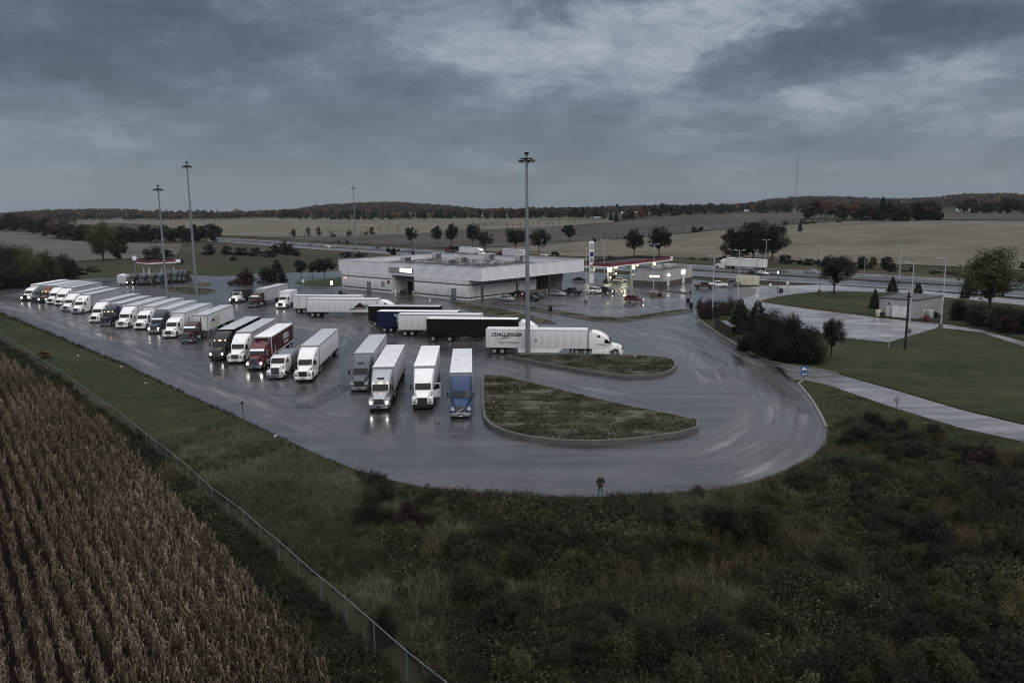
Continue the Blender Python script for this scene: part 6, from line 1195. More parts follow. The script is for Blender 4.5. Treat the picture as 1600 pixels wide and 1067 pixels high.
# woods on the hills (nobody could count these)
hw = []
for az, r in zip(rng.uniform(math.atan(-1050 / F_PX), math.atan(1050 / F_PX), 12000), rng.uniform(1700, 3050, 12000)):
    x, y = r * math.sin(az), r * math.cos(az); rh = float(np.interp(az, _raz, _rh)); hz = float(gz(x, y))
    if hz < 12 + 6 * math.sin(az * 40) and rh > 30 or rng.random() < .25 and r < 2400: continue
    hw.append((x, y, hz - 1))
hw = np.array(hw); s = rng.uniform(11, 19, len(hw)); tmpl = []
for i, lf in enumerate(('autumn', 'brown', 'autumn', 'brown', 'red', 'hedge')):
    m_ = CT[('broad', 'tiny', i % 3)].copy(); m_.materials.clear(); m_.materials.append(LF[lf]); tmpl.append(bpy.data.objects.new('forest_tree', m_))
o = instancer('hill_woods', hw, np.stack([s * 1.1, s * 1.1, s], 1), np.stack([s * 0, s * 0, rng.random(len(hw)) * 6.28], 1), tmpl)

# ------------------------------------------------------------------ distant farms and masts
def barn(px, by, wpx, hpx, m_wall, m_roof, label, name='barn', cat='barn', rz=0.0, depth=14, nwin=4, base=None):
    p = GT(px, by); k = PR(p.x, p.y, p.z)[2] / F_PX; w = wpx * k; h = max(2.6, hpx * k); az = math.atan2(p.x, p.y)
    o = empty(name, p - Vector((0, 0, .5)), -az + rz); tag(o, label, cat)
    MB().box(-w / 2, w / 2, 0, depth, 0, h * .62).build('wall', m_wall, o); MB().prism([(-.6, h * .6), (depth / 2, h), (depth + .6, h * .6)], 'x', -w / 2 - .4, w / 2 + .4).build('roof', m_roof, o)
    for k_ in range(nwin): x = -w / 2 + (k_ + .5) * w / nwin; MB().box(x - w / nwin * .2, x + w / nwin * .2, -.08, -.01, h * .15, h * .45).build('window', GLASS, o)
    MB().box(-1.5, 1.5, -.12, -.02, 0, h * .5).build('door', GREYDOOR, o)
BW = mat('barn_white', (.5, .51, .52), .6); BGm = mat('barn_grey', (.22, .225, .23), .6); BRf = mat('barn_roof', (.36, .38, .40), .4, .3); BDk = mat('barn_dark', (.05, .045, .042), .8)
for a in ((411, 333, 48, 4.5, BGm, TR_BRIGHT, 'long low barn with white roof on the left skyline'), (474, 333, 26, 4, BGm, TR_BRIGHT, 'shorter white-roofed barn right of the long one'), (584, 330, 9, 4, BW, TR_BRIGHT, 'small white house on the wooded hill'), (521, 341.5, 15, 5, BW, TR_BRIGHT, 'white farmhouse below the wooded hill'), (622, 336.5, 40, 4, BGm, BRf, 'long grey shed in the middle distance'), (1000, 336, 58, 5.5, BGm, BRf, 'silvery low barn right of the dark silo'), (1170, 332, 24, 4.5, BGm, BRf, 'grey farm shed on the ridge'), (1246, 333, 12, 8, BW, BGm, 'white gabled house on the ridge'), (1268, 333, 10, 7, BW, BGm, 'second white house on the ridge, right of the gabled one'),
          (1360, 344, 18, 8, BDk, BRf, 'dark barn with pale grey roof left of the conifers'), (1372, 343, 14, 9, BDk, BRf, 'second dark barn with pale roof touching the first'), (1388, 345.5, 8, 5, BW, BW, 'small white shed below the tall conifers'), (1455, 334, 22, 5, BGm, TR_BRIGHT, 'white-roofed barn behind the clipped evergreens'), (1504, 331, 18, 5, BW, BRf, 'white-fronted shed far right on the skyline'), (935, 343, 12, 5, BW, BGm, 'white house left of the dark silo'), (750, 341, 9, 5, BW, BGm, 'small white house among the centre autumn trees')): barn(*a)
red = mat('far_red_roof', (.30, .04, .05), .5); barn(38, 347, 28, 7, red, red, 'red roadside building glowing at the far left', 'roadside_building', 'building', nwin=3); barn(25, 348, 6, 9, WINLIT, BW, 'white lit gable beside the red roadside building', 'roadside_building', 'building', nwin=1)
for k, (px, by, w) in enumerate(((64, 339, 2.5), (72, 341, 3.5), (85, 342, 6), (96, 342, 5), (9, 346, 3), (106, 344, 6), (140, 343, 10), (152, 343, 6), (178, 342.5, 8), (82, 358, 6), (110, 361, 5))):
    p = GT(px, by); kk = PR(p.x, p.y, p.z)[2] / F_PX; o = empty('distant_light' if k < 5 else 'far_lorry', p, 0); tag(o, 'tiny bright light of the distant roadside town' if k < 5 else 'tiny pale lorry parked in the distant roadside town', 'light' if k < 5 else 'truck', 'lights of the distant town' if k < 5 else 'far lorries in the distant town')
    if k < 5: MB().tube((0, 0, 0), (0, 0, 3), .2, n=6).build('post', DARK, o); MB().box(-w * kk / 2, w * kk / 2, -.6, .6, 3, 3 + 2.2 * kk).build('lantern', emit('far_lantern', (1, .96, .9), 1.6), o)
    else: MB().box(-w * kk / 2, w * kk / 2, -1.2, 1.2, 1.1, 1.1 + 2.2 * kk).build('box', TR_BRIGHT, o); MB().box(-w * kk / 2, w * kk / 2, -1, 1, 0, 1.1).build('chassis', DARK, o)
p = GT(964, 340); k = PR(p.x, p.y, p.z)[2] / F_PX; o = empty('silo', p); tag(o, 'tall dark round silo among the autumn trees', 'silo'); hS = height_to(p, 317); MB().tube((0, 0, 0), (0, 0, hS - 1.5), 2.3 * k, n=16).build('shell', mat('silo_dark', (.018, .019, .022), .6), o); MB().tube((0, 0, hS - 1.5), (0, 0, hS), 2.3 * k, 1.0 * k, 16).build('dome', BGm, o)
p = GT(1406, 344); k = PR(p.x, p.y, p.z)[2] / F_PX; o = empty('silo', p); tag(o, 'slim white silo beside the tall conifers', 'silo'); hS = height_to(p, 313); MB().tube((0, 0, 0), (0, 0, hS - .8), 1.2 * k, n=16).build('shell', BW, o); MB().tube((0, 0, hS - .8), (0, 0, hS), 1.2 * k, .4 * k, 16).build('dome', BGm, o)
def lattice(px, by, ty, w, m, label, bands=None, guys=False):
    p = GT(px, by); h = height_to(p, ty); o = empty('radio_mast', p); tag(o, label, 'radio mast'); mb = MB(); n = max(8, int(h / (w * 2.2)))
    for i in range(3):
        a = 2 * math.pi * i / 3; mb.tube((w * math.cos(a), w * math.sin(a), 0), (w * .5 * math.cos(a), w * .5 * math.sin(a), h), .05 * max(1, w), n=4)
    for k in range(n):
        z0, z1 = h * k / n, h * (k + 1) / n
        for i in range(3):
            a, b = 2 * math.pi * (i + k) / 3, 2 * math.pi * (i + k + 1) / 3; s0, s1 = w * (1 - .5 * z0 / h), w * (1 - .5 * z1 / h); mb.tube((s0 * math.cos(a), s0 * math.sin(a), z0), (s1 * math.cos(b), s1 * math.sin(b), z1), .035 * max(1, w), n=4)
    mb.build('lattice', m, o); MB().tube((0, 0, h), (0, 0, h + 2.5), .06 * max(1, w), n=5).build('antenna', m, o)
    for z in (.6, .95) if not guys else (): MB().tube((w * .6, 0, h * z - .8), (w * .6, 0, h * z + .8), .3, n=8).build('beacon', TR_BRIGHT, o)
    if guys:
        for i in range(3): a = 2 * math.pi * i / 3 + .4; MB().tube((0, 0, h * .9), (h * .35 * math.cos(a), h * .35 * math.sin(a), -10), .05, n=4).build('guy_wire', m, o)
lattice(290, 337, 263, 1.0, STEELGREY, 'slender lattice radio mast beside the tallest left light mast'); lattice(1243, 322, 243, 2.6, STEELGREY, 'very tall thin radio mast on the right-hand hill', None, True)
for px, ty in ((153, 318), (191, 320), (122, 322)): p = GT(px, 336); o = empty('wind_turbine', p); tag(o, 'tiny wind turbine on the far left skyline', 'wind turbine', 'wind turbines on the far skyline'); hS = height_to(p, ty); MB().tube((0, 0, 0), (0, 0, hS), .7, .4, 6).build('tower', BW, o); [MB().tube((0, -.6, hS), (hS * .28 * math.sin(a), -.6, hS + hS * .28 * math.cos(a)), .4, .12, 5).build('blade', BW, o) for a in (.3, 2.4, 4.5)]

# ------------------------------------------------------------------ ground cover: tall grass, weeds, maize
def blade_mesh(name, n, hmin, hmax, spread, wid, lean, m, leafy=0):
    vs, fs, ts = [], [], []
    for _ in range(n):
        a = random.uniform(0, 6.28); r0 = random.uniform(0, spread); b = Vector((r0 * math.cos(a), r0 * math.sin(a), -.03)); h = random.uniform(hmin, hmax); d = Vector((math.cos(a + random.uniform(-.8, .8)), math.sin(a + random.uniform(-.8, .8)), 0)) * random.uniform(.3, 1) * lean * h
        w = Vector((-math.sin(a), math.cos(a), 0)) * wid * random.uniform(.7, 1.3); m1 = b + d * .3 + Vector((0, 0, h * .6)); t1 = b + d + Vector((0, 0, h * random.uniform(.8, 1))); k = len(vs); t = random.random()
        vs += [b - w, b + w, m1 + w * .8, m1 - w * .8, t1]; fs += [(k, k + 1, k + 2, k + 3), (k + 3, k + 2, k + 4)]; ts += [t] * 5
        for _2 in range(leafy):
            f = random.uniform(.25, 1); c = b.lerp(t1, f) + Vector((random.uniform(-.09, .09), random.uniform(-.09, .09), 0)); u = Vector((random.uniform(-1, 1), random.uniform(-1, 1), random.uniform(-.4, .6))).normalized() * wid * random.uniform(2.2, 5); v2 = u.cross(Vector((random.uniform(-.5, .5), random.uniform(-.5, .5), 1))).normalized() * u.length * .5; k = len(vs); t = random.random(); vs += [c - u, c - v2, c + u, c + v2]; fs += [(k, k + 1, k + 2, k + 3)]; ts += [t] * 4
    me = bpy.data.meshes.new(name); me.from_pydata([tuple(v) for v in vs], [], fs); me.materials.append(m); a = me.attributes.new('tint', 'FLOAT', 'POINT'); a.data.foreach_set('value', np.array(ts, np.float32)); return me
GR_TAN = foliage('grass_tan', [(.15, (.048, .052, .031)), (.42, (.098, .098, .063)), (.62, (.160, .150, .106)), (.85, (.25, .225, .17))], .15, .5, .75, .09)
GR_GREEN = foliage('grass_green', [(.2, (.017, .024, .011)), (.5, (.031, .040, .018)), (.8, (.056, .060, .031))], .15, .5, .5, .15)
WEED = foliage('weed_leaf', [(.12, (.006, .007, .004)), (.38, (.014, .015, .0075)), (.56, (.036, .034, .017)), (.74, (.115, .098, .055)), (.9, (.18, .155, .095))], .15, .6, .6, .11); WEED2 = foliage('weed_brown', [(.2, (.009, .0085, .005)), (.5, (.024, .020, .012)), (.75, (.08, .062, .038))], .15, .6, .6, .1)
CORNM = foliage('dry_maize', [(.12, (.023, .016, .011)), (.40, (.062, .046, .032)), (.62, (.140, .109, .075)), (.86, (.29, .24, .172))], .2, .7, .35, .06)
LAWNB = foliage('lawn_blade', [(.2, (.013, .018, .008)), (.5, (.022, .028, .012)), (.8, (.040, .040, .020))], .15, .5, .4, .3); GR_TAN2 = foliage('grass_straw', [(.2, (.030, .029, .016)), (.5, (.052, .048, .027)), (.8, (.098, .086, .054))], .15, .5, .4, .3)
def tmpls(prefix, lst): return [bpy.data.objects.new(prefix, m) for m in lst]
T_TALL = tmpls('grass_tuft', [blade_mesh('grass_tuft', 26, .5, 1.1, .28, .010, .55, GR_TAN) for _ in range(5)]); T_GRN = tmpls('green_tuft', [blade_mesh('green_tuft', 22, .3, .75, .3, .012, .6, GR_GREEN) for _ in range(3)])
T_WEED = tmpls('weed_plant', [blade_mesh('weed_plant', 9, .5, 1.15, .3, .017, .4, WEED, 13) for _ in range(5)] + [blade_mesh('weed_plant', 9, .5, 1.1, .3, .015, .4, WEED2, 11) for _ in range(3)])
SEED = foliage('dry_seed_head', [(.2, (.050, .038, .022)), (.5, (.098, .074, .042)), (.8, (.17, .13, .078))], .1, .6, .4, .2)
T_SEED = tmpls('dry_stalk', [blade_mesh('dry_stalk', 7, .8, 1.35, .3, .009, .22, SEED, 7) for _ in range(3)])
T_SHORT = tmpls('short_tuft', [blade_mesh('short_tuft', 16, .25, .7, .3, .014, .7, m) for m in (LAWNB, GR_GREEN, GR_TAN2)])
def rots(n, tilt=.15): return np.stack([rng.normal(0, tilt, n), rng.normal(0, tilt, n), rng.uniform(0, 6.28, n)], 1)
def vnoise(x, y, s, seed=0):                         # smooth value noise for patchy height
    g = np.random.default_rng(seed).random((64, 64)); u, v = x / s, y / s; i, j = np.floor(u).astype(int), np.floor(v).astype(int); f, h = sstep(u - i), sstep(v - j)
    G = lambda a, b: g[a % 64, b % 64]; return (G(i, j) * (1 - f) + G(i + 1, j) * f) * (1 - h) + (G(i, j + 1) * (1 - f) + G(i + 1, j + 1) * f) * h
RIM = np.array([p[:2] for p in resample([GX(*p) for p in ((380, 655), (440, 683), (500, 712), (560, 735), (620, 752), (680, 764), (760, 772), (850, 776), (940, 776), (1040, 771.5), (1120, 764), (1180, 752), (1230, 733), (1270, 712), (1290, 690), (1291, 670), (1280, 645))], 160)])
MAN = np.array(GX(938, 774.5)[:2]); TOCAM = -MAN / np.linalg.norm(MAN)
def cover(name, poly, dens, tm, s0, s1, patch=3.0, seed=1, thr=None, clear=0.0, zt=0.0):
    q = scatter_pts(poly, dens); e = q - MAN; al = e @ TOCAM; ac = np.abs(e @ np.array([-TOCAM[1], TOCAM[0]]))
    q = q[~((ac < .8) & (al > -.3) & (al < 2.6))]; rim = np.min(np.linalg.norm(q[:, None] - RIM[None], axis=2), axis=1); q = q[rim > clear]; rim = rim[rim > clear]
    nz = vnoise(q[:, 0], q[:, 1], patch, seed) * .65 + vnoise(q[:, 0], q[:, 1], patch * .35, seed + 5) * .35
    if thr is not None: k = nz + rng.uniform(-.12, .12, len(q)) > thr; q, nz, rim = q[k], nz[k], rim[k]
    s = (s0 + (s1 - s0) * np.clip(nz * 1.5 - .25, 0, 1)) * rng.uniform(.75, 1.25, len(q)); s = s * (np.clip(.45 + rim / 5, .45, 1) if clear >= 0 and len(rim) == len(s) else 1); return instancer(name, np.column_stack([q, np.full(len(q), zt)]), np.stack([s, s, s], 1), rots(len(q)), tm)
ZA = pxpoly((245, 690), (300, 674), (380, 664), (400, 669), (442, 688), (500, 716.5), (560, 739.5), (600, 752), (640, 770), (600, 850), (760, 1120), (700, 1075), (573, 966), (450, 862), (382, 806), (330, 768), (286, 730))
ZB = pxpoly((556, 739), (620, 756.5), (680, 768.5), (760, 776.5), (850, 780.5), (940, 780.5), (1040, 776), (1120, 768.5), (1180, 756.5), (1232, 737.5), (1274, 715.5), (1295, 693), (1296, 670), (1340, 657), (1420, 673), (1500, 697), (1600, 717), (1760, 770), (1800, 1180), (700, 1180), (600, 850))
ZC = [GX(x, y, 1.8) for x, y in rail_px] + [GX(x, y, 2.0) for x, y in reversed(((-90, 497), (0, 550), (98, 609), (196, 684), (256, 749), (324, 824), (392, 908), (470, 988), (530, 1067), (575, 1140)))]
cover('tall_grass', ZA, 13, T_TALL, .5, 1.15, 5, 3); cover('green_grass', ZA, 4, T_GRN, .6, 1.3, 4, 4, .56)
cover('undergrowth', ZB, 12, T_WEED, .3, 1.35, 4.0, 5); cover('tall_grass', ZB, 9, T_TALL, .5, 1.1, 7, 6, .56); cover('green_grass', ZB, 3, T_GRN, .6, 1.2, 5, 8)
cover('dry_stalks', ZB, 6, T_SEED, .5, 1.2, 5, 31, .60); cover('dry_stalks', ZC, 3, T_SEED, .5, 1.1, 4, 32, .58)
def clump_t(leaf, k):
    m_ = CT[('shrub', 'big', k)].copy(); m_.materials.clear(); m_.materials.append(LF[leaf]); return bpy.data.objects.new('bramble_clump', m_)
T_CL = [clump_t(l, k % 3) for k, l in enumerate(('hedge', 'olive', 'dark', 'hedge', 'hedge', 'olive', 'dark'))]
cover('brambles', ZB, .17, T_CL, .7, 3.1, 9, 21, None, 3.5); cover('brambles', ZC, .2, T_CL, .5, 1.8, 5, 22)
cover('undergrowth', ZC, 12, T_WEED, .5, 1.3, 3, 9); cover('green_grass', ZC, 6, T_GRN, .6, 1.2, 3, 10)
for poly, h in ISLANDS[:2]: cover('island_grass', poly, 26, T_SHORT, .12, .42, 2.2, 12, .30, zt=h - .05)
for poly, h in ISLANDS[2:5]: cover('island_grass', poly, 5, T_SHORT, .2, .45, 3, 13, zt=h - .05)
EDGE = pxpoly((0, 487), (100, 528), (200, 570), (300, 618), (380, 653), (440, 681), (500, 710), (560, 733.5), (552, 738), (490, 714), (375, 658.5), (200, 575.5), (100, 534), (0, 492)); cover('edge_grass', EDGE, 8, T_GRN, .25, .6, 3, 14)
ZV = pxpoly((0, 490), (100, 532), (200, 574), (300, 622), (380, 657), (395, 664), (330, 676), (250, 692), (180, 640), (90, 580), (0, 524)); cover('verge_grass', ZV, 9, T_SHORT[:1], .10, .26, 6, 15)
ZR = pxpoly((1242, 597), (1256, 594.5), (1290, 602), (1400, 640), (1500, 670), (1600, 692), (1600, 712), (1500, 694), (1420, 671), (1340, 655), (1295, 668), (1282, 643), (1263, 613)); cover('verge_grass', ZR, 14, T_SHORT[:1] + T_SHORT[2:], .14, .36, 4, 16)
# dry maize: plants in rows
def maize_mesh(seed):
    r_ = random.Random(seed); vs, fs, ts = [], [], []
    def strip(p0, p1, p2, p3, w, t):
        d = Vector((p3.x - p0.x, p3.y - p0.y, 0)); d = d if d.length > 1e-4 else Vector((1, 0, 0)); n = Vector((-d.y, d.x, 0)).normalized() * w; k = len(vs)
        for p, s in ((p0, .6), (p1, 1), (p2, .8)): vs.extend([p - n * s, p + n * s])
        vs.append(p3); fs.extend([(k, k + 1, k + 3, k + 2), (k + 2, k + 3, k + 5, k + 4), (k + 4, k + 5, k + 6)]); ts.extend([t] * 7)
    H = r_.uniform(1.8, 2.2)
    for w in (0, 1):
        n = Vector((.012, 0, 0)) if w else Vector((0, .012, 0)); k = len(vs); vs.extend([-n, n, n * .6 + Vector((0, 0, H)), -n * .6 + Vector((0, 0, H))]); fs.append((k, k + 1, k + 2, k + 3)); ts.extend([.4] * 4)
    for i in range(11):
        z = .35 + (H - .45) * i / 10; a = (i % 2) * math.pi + r_.uniform(-.75, .75); u = Vector((math.cos(a), math.sin(a) * .5, 0)); L_ = r_.uniform(.24, .48) * (1 if i < 8 else .75); up = r_.uniform(.10, .32); dr = r_.uniform(-.15, .45)
        strip(Vector((0, 0, z)), u * L_ * .35 + Vector((0, 0, z + up)), u * L_ * .75 + Vector((0, 0, z + up * .8)), u * L_ + Vector((0, 0, z - dr)), r_.uniform(.022, .04), r_.random())
    for i in range(4):
        a = r_.uniform(0, 6.28); u = Vector((math.cos(a), math.sin(a), 0)); strip(Vector((0, 0, H)), u * .05 + Vector((0, 0, H + .12)), u * .12 + Vector((0, 0, H + .22)), u * .2 + Vector((0, 0, H + .28)), .008, .9)
    me = bpy.data.meshes.new('maize_plant'); me.from_pydata([tuple(v) for v in vs], [], fs); me.materials.append(CORNM); a = me.attributes.new('tint', 'FLOAT', 'POINT'); a.data.foreach_set('value', np.array(ts, np.float32)); return me
MZ = [maize_mesh(s) for s in range(6)]
ra = R(-53); rd_ = np.array([math.cos(ra), math.sin(ra)]); rn = np.array([-rd_[1], rd_[0]]) * -1     # rn points into the field
if rn[0] > 0: rn = -rn
e0 = np.array([-31.5, 74.5]); plants = []
MZP = [GX(x, y, 2.0)[:2] for x, y in ((-90, 497), (0, 550), (98, 609), (196, 684), (256, 749), (324, 824), (392, 908), (470, 988), (530, 1067), (575, 1140))] + [(30, -20), (-300, -20), (-300, 140)]
for row in range(0, 46):
    t = -95.0
    while t < 72:
        t += rng.normal(.15, .03); p = e0 + rd_ * t + rn * (row * .92 + .3 + rng.normal(0, .035))
        if rng.random() < .05: continue
        x, y = p
        if y < 20 or not bool(inpoly(np.array([x]), np.array([y]), MZP)[0]): continue
        px, py, dd = PR(x, y, 1.8)
        if px < -260 or py > 1250: continue
        plants.append((x, y, dd, -20 < px < 1600 and py < 1075))
pl = np.array(plants); order = np.argsort(np.where(pl[:, 3] > 0, pl[:, 2], 1e6)); near = set(order[:300].tolist()); far_i = np.array([i for i in range(len(pl)) if i not in near])
for i in sorted(near):
    o = link('maize_plant', MZ[i % 6], None, (pl[i, 0], pl[i, 1], 0)); o.rotation_euler = (rng.normal(0, .06), rng.normal(0, .06), ra + rng.normal(0, .3) + math.pi * (i % 2)); sc_ = rng.uniform(.85, 1.12); o.scale = (sc_, sc_, sc_); tag(o, 'dry brown maize plant at the near bottom edge of the field', 'maize plant', 'nearest maize plants of the field')
s = rng.uniform(.82, 1.14, len(far_i)); instancer('maize_field', np.column_stack([pl[far_i, :2], np.zeros(len(far_i))]), np.stack([s, s, s], 1), np.column_stack([rng.normal(0, .07, (len(far_i), 2)), ra + rng.normal(0, .3, len(far_i)) + math.pi * rng.integers(0, 2, len(far_i))]), tmpls('maize_template', MZ))
# bushes standing out of the undergrowth
for a in ((578, 822, 752, 62, 'shrub', 'dark', 'dark green bush at the left of the undergrowth near the road'), (640, 836, 772, 58, 'shrub', 'red', 'dark red-leaved bush beside the dark green one'), (1075, 862, 800, 78, 'shrub', 'olive', 'yellow-topped bush in the middle of the undergrowth'), (1600, 985, 888, 80, 'shrub', 'yellow', 'pale green leafy bush at the right edge'), (1532, 735, 678, 60, 'shrub', 'red', 'rusty dark bush by the side road'), (1440, 725, 680, 70, 'shrub', 'dark', 'dark bush left of the rusty one'),
          (1335, 700, 650, 60, 'shrub', 'dark', 'dark bush at the tip of the road bend'), (1180, 860, 770, 90, 'shrub', 'hedge', 'dull dark shrub right of the yellow-topped bush'), (1090, 782, 752, 40, 'shrub', 'brown', 'brown weedy clump overhanging the road edge'), (900, 900, 845, 70, 'shrub', 'olive', 'olive weedy mound below the person'), (760, 845, 818, 40, 'shrub', 'olive', 'small tan bush right of the red-leaved one'), (820, 960, 900, 80, 'shrub', 'hedge', 'dark mound in the lower middle of the undergrowth'),
          (1300, 900, 830, 90, 'shrub', 'hedge', 'dark mound right of the dull dark shrub'), (1450, 860, 790, 90, 'shrub', 'dark', 'dark mound below the rusty bush'), (1230, 800, 758, 46, 'shrub', 'olive', 'straw-coloured bush near the bend'), (1370, 770, 735, 40, 'shrub', 'brown', 'sparse brown-leaved bush below the bend'), (600, 1000, 930, 60, 'shrub', 'hedge', 'dark bush beside the wire fence in the foreground'), (1020, 1040, 950, 90, 'shrub', 'hedge', 'dark bush at the bottom of the undergrowth'), (70, 560, 543, 24, 'shrub', 'yellow', 'small yellowish bush at the fence far left')): tree(*a)
GL2 = 'scraps of litter in the grass'
for k, (px, py) in enumerate(((1497, 704), (122, 556), (190, 573), (228, 599), (430, 682), (992, 557), (148, 430), (306, 431))):
    o = empty('litter_scrap', GX(px, py, .12 if k != 5 else .5), rng.uniform(0, 6)); tag(o, 'white scrap of litter lying in the ' + ('weeds by the side road' if k == 0 else 'grass'), 'litter', GL2 if k else None)
    w = .9 if k == 0 else .13; MB().loft([[(-w, -.1, 0), (-w, .1, .02), (-w * .9, .1, .1)], [(0, -w * .4, .05), (0, w * .4, .05), (0, w * .1, w * .5)], [(w, -.08, .1), (w, .1, .05), (w * .8, 0, .2)]]).build('crumpled_sheet', TR_BRIGHT, o)
# ------------------------------------------------------------------ standing water and tyre marks on the tarmac
def water_mat(name, lo, hi, rough, col):
    t = NT(name); g = t.n('ShaderNodeUVMap'); mp = t.n('ShaderNodeMapping'); mp.inputs['Scale'].default_value = (.06, .62, 1); t.l(g.outputs[0], mp.inputs[0])
    n = t.n('ShaderNodeTexNoise'); n.inputs['Scale'].default_value = 1; n.inputs['Detail'].default_value = 7; n.inputs['Roughness'].default_value = .66; n.inputs['Distortion'].default_value = .5; t.l(mp.outputs[0], n.inputs['Vector'])
    sp = t.n('ShaderNodeSeparateXYZ'); at = t.n('ShaderNodeAttribute', attribute_name='edge')
    f = t.math('MULTIPLY', t.ramp(n.outputs[0], [(lo, (0, 0, 0)), (hi, (1, 1, 1))]), t.ramp(at.outputs['Fac'], [(.0, (0, 0, 0)), (.9, (1, 1, 1))]))
    tr = t.n('ShaderNodeBsdfTransparent'); mx = t.n('ShaderNodeMixShader'); t.l(f, mx.inputs[0]); t.l(tr.outputs[0], mx.inputs[1]); t.l(t.b.outputs[0], mx.inputs[2])
    t.b.inputs['Base Color'].default_value = (*col, 1); t.b.inputs['Roughness'].default_value = rough; t.b.inputs['Specular IOR Level'].default_value = .75
    t.l(mx.outputs[0], t.t.nodes['Material Output'].inputs['Surface']); return t.m
PUDDLE = water_mat('rain_puddle', .40, .66, .09, (.125, .126, .132)); TRACK = water_mat('tyre_wear', .36, .66, .40, (.15, .15, .155)); OILY = water_mat('oily_stain', .36, .58, .20, (.009, .009, .010))
def ribbon(name, px, w, m, z):
    c = resample(smooth_line([GX(*p) for p in px], 3), 60); bm = bmesh.new(); uvl = bm.loops.layers.uv.new('UVMap'); lay = bm.verts.layers.float.new('edge'); rows = []; dist = 0; ds = []
    for i, p in enumerate(c):
        t = (c[min(i + 1, len(c) - 1)] - c[max(0, i - 1)]).normalized(); n = Vector((-t.y, t.x, 0)); e = min(i, len(c) - 1 - i) / 8; dist += (p - c[i - 1]).length if i else 0; ds.append(dist); r = []
        for k in range(7):
            f = k / 6 - .5; q = bm.verts.new((p.x + n.x * w * f, p.y + n.y * w * f, z)); q[lay] = min(1, e, (1 - abs(f) * 2) * 2.2); r.append((q, (dist, f * w)))
        rows.append(r)
    for a, b in zip(rows, rows[1:]):
        for k in range(6):
            f = bm.faces.new((a[k][0], a[k + 1][0], b[k + 1][0], b[k][0]))
            for lp, uvv in zip(f.loops, (a[k][1], a[k + 1][1], b[k + 1][1], b[k][1])): lp[uvl].uv = uvv
            if f.normal.z < 0: f.normal_flip()
    me = bpy.data.meshes.new(name); bm.to_mesh(me); bm.free(); me.materials.append(m); return struct(link(name, me))
LOOP = [(930, 492), (1020, 500), (1095, 520), (1150, 560), (1195, 610), (1205, 650), (1160, 695), (1080, 722), (960, 732)]
ribbon('tyre_marks', LOOP, 9, TRACK, .006); ribbon('puddle', [(1040, 497), (1110, 528), (1165, 575), (1205, 620), (1225, 655), (1190, 705)], 8, PUDDLE, .010)
ribbon('tyre_marks', [(870, 500), (960, 510), (1050, 530), (1110, 570), (1150, 620)], 12, TRACK, .007); ribbon('puddle', [(880, 510), (960, 512), (1030, 520), (1090, 545), (1110, 590)], 11, PUDDLE, .011)
ribbon('puddle', [(1075, 500), (1110, 520), (1140, 540), (1175, 560)], 2.6, PUDDLE, .013); ribbon('puddle', [(1200, 590), (1245, 620), (1270, 650)], 2.2, PUDDLE, .013); ribbon('tyre_marks', [(1270, 640), (1265, 690), (1200, 735), (1130, 756)], 3.5, TRACK, .008)
ribbon('tyre_marks', [(-40, 462), (60, 492), (160, 525), (260, 570), (380, 620), (500, 665), (640, 712)], 7, TRACK, .006); ribbon('puddle', [(60, 485), (180, 530), (300, 580), (420, 628), (540, 672)], 5, PUDDLE, .010)
ribbon('tyre_marks', [(740, 600), (820, 612), (930, 640), (1020, 655), (1080, 690), (1000, 715)], 4, TRACK, .0065) if False else None
ribbon('puddle', [(752, 566), (790, 572), (860, 592), (960, 615), (1060, 632)], 4, PUDDLE, .010); ribbon('puddle', [(738, 566), (746, 590), (748, 620)], 1.0, PUDDLE, .012)
for k, (a, b, w) in enumerate((((540, 560), (530, 625), 1.6), ((640, 585), (628, 660), 1.6), ((694, 590), (688, 668), 1.5), ((640, 640), (632, 690), 1.8), ((500, 560), (515, 600), 2), ((520, 500), (560, 540), 5), ((560, 505), (520, 560), 4))): ribbon('puddle', [a, ((a[0] + b[0]) / 2 + 2, (a[1] + b[1]) / 2), b], w, PUDDLE, .010 + k * .0004)
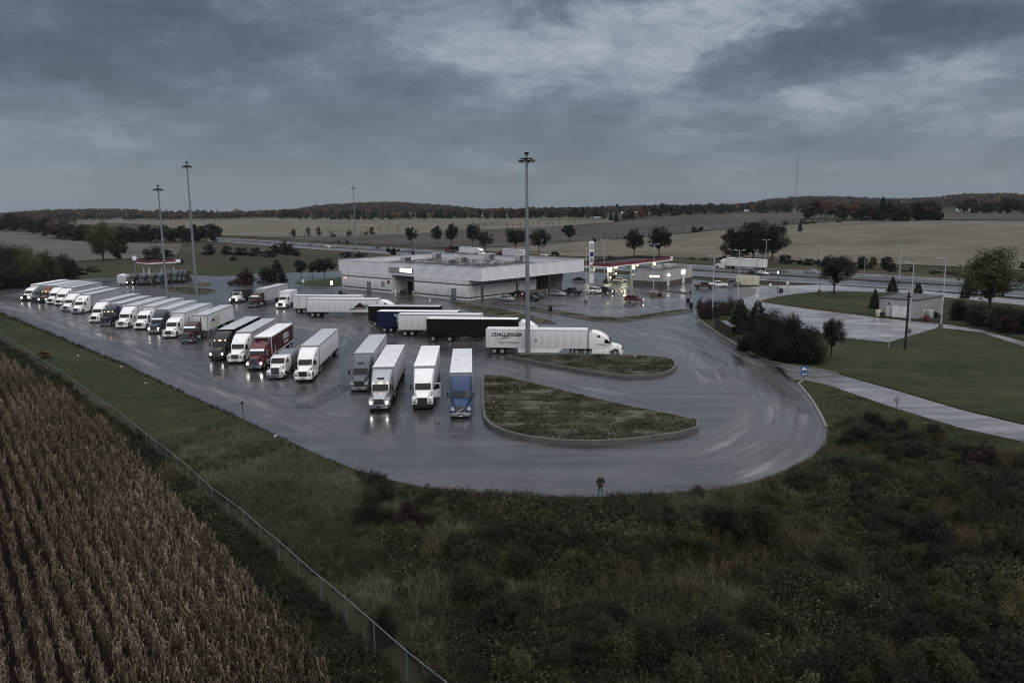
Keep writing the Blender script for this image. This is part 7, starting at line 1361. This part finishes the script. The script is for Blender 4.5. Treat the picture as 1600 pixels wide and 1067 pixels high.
for k, (a, b, w) in enumerate((((620, 560), (608, 640), 1.6), ((676, 565), (672, 640), 1.5), ((545, 600), (470, 640), 3), ((350, 520), (345, 590), 3), ((410, 540), (402, 600), 3), ((480, 560), (478, 620), 3), ((1150, 530), (1190, 560), 2.5), ((1150, 556), (1156, 575), 1.5), ((1215, 572), (1240, 598), 1.2), ((600, 640), (590, 680), 4))): ribbon('oil_stain', [a, ((a[0] + b[0]) / 2 + 2, (a[1] + b[1]) / 2), b], w, OILY, .015 + k * .0004)
ribbon('puddle', [(800, 480), (880, 492), (960, 508)], 3, PUDDLE, .011); ribbon('puddle', [(860, 476), (930, 482), (1000, 478), (1060, 470)], 6, PUDDLE, .011); ribbon('puddle', [(900, 462), (980, 462), (1060, 462)], 5, PUDDLE, .012)
ribbon('puddle', [(320, 480), (420, 500), (520, 520)], 8, PUDDLE, .011); ribbon('puddle', [(290, 440), (360, 436), (430, 430)], 8, PUDDLE, .011); ribbon('puddle', [(100, 445), (180, 440), (260, 438)], 6, PUDDLE, .011)

# ------------------------------------------------------------------ haze: the evening air between here and the hills
hb = MB().box(-9900, 9900, -9900, 9900, -2.0, 300.0).mesh('haze', [], smooth=0); hz_ = stuff(link('haze', hb)); hm = bpy.data.materials.new('evening_air'); hm.use_nodes = True; hm.node_tree.nodes.clear()
pv = hm.node_tree.nodes.new('ShaderNodeVolumePrincipled'); pv.inputs['Color'].default_value = (.78, .86, .95, 1); pv.inputs['Density'].default_value = .000035; ho = hm.node_tree.nodes.new('ShaderNodeOutputMaterial'); hm.node_tree.links.new(pv.outputs[0], ho.inputs['Volume']); hb.materials.append(hm)
# ------------------------------------------------------------------ alike things are told apart by their order in the picture
ORD = 'leftmost,second,third,fourth,fifth,sixth,seventh,eighth,ninth,tenth,eleventh,twelfth,thirteenth,fourteenth,fifteenth,sixteenth,seventeenth,eighteenth,nineteenth,twentieth,twenty-first,twenty-second,twenty-third,twenty-fourth,twenty-fifth,twenty-sixth,twenty-seventh,twenty-eighth,twenty-ninth,thirtieth'.split(',')
bpy.context.view_layer.update(); same = {}
for o in SC.objects:
    if o.parent is None and 'label' in o and o.get('category') not in (None, 'maize plant'): same.setdefault(o['label'], []).append(o)
for lab, ob in same.items():
    if 1 < len(ob) <= 30:
        ob.sort(key=lambda o: PR(*o.matrix_world.translation)[0])
        for k, o in enumerate(ob): o['label'] = lab + (', leftmost of them' if k == 0 else ', rightmost of them' if k == len(ob) - 1 else ', %s from the left' % ORD[k])
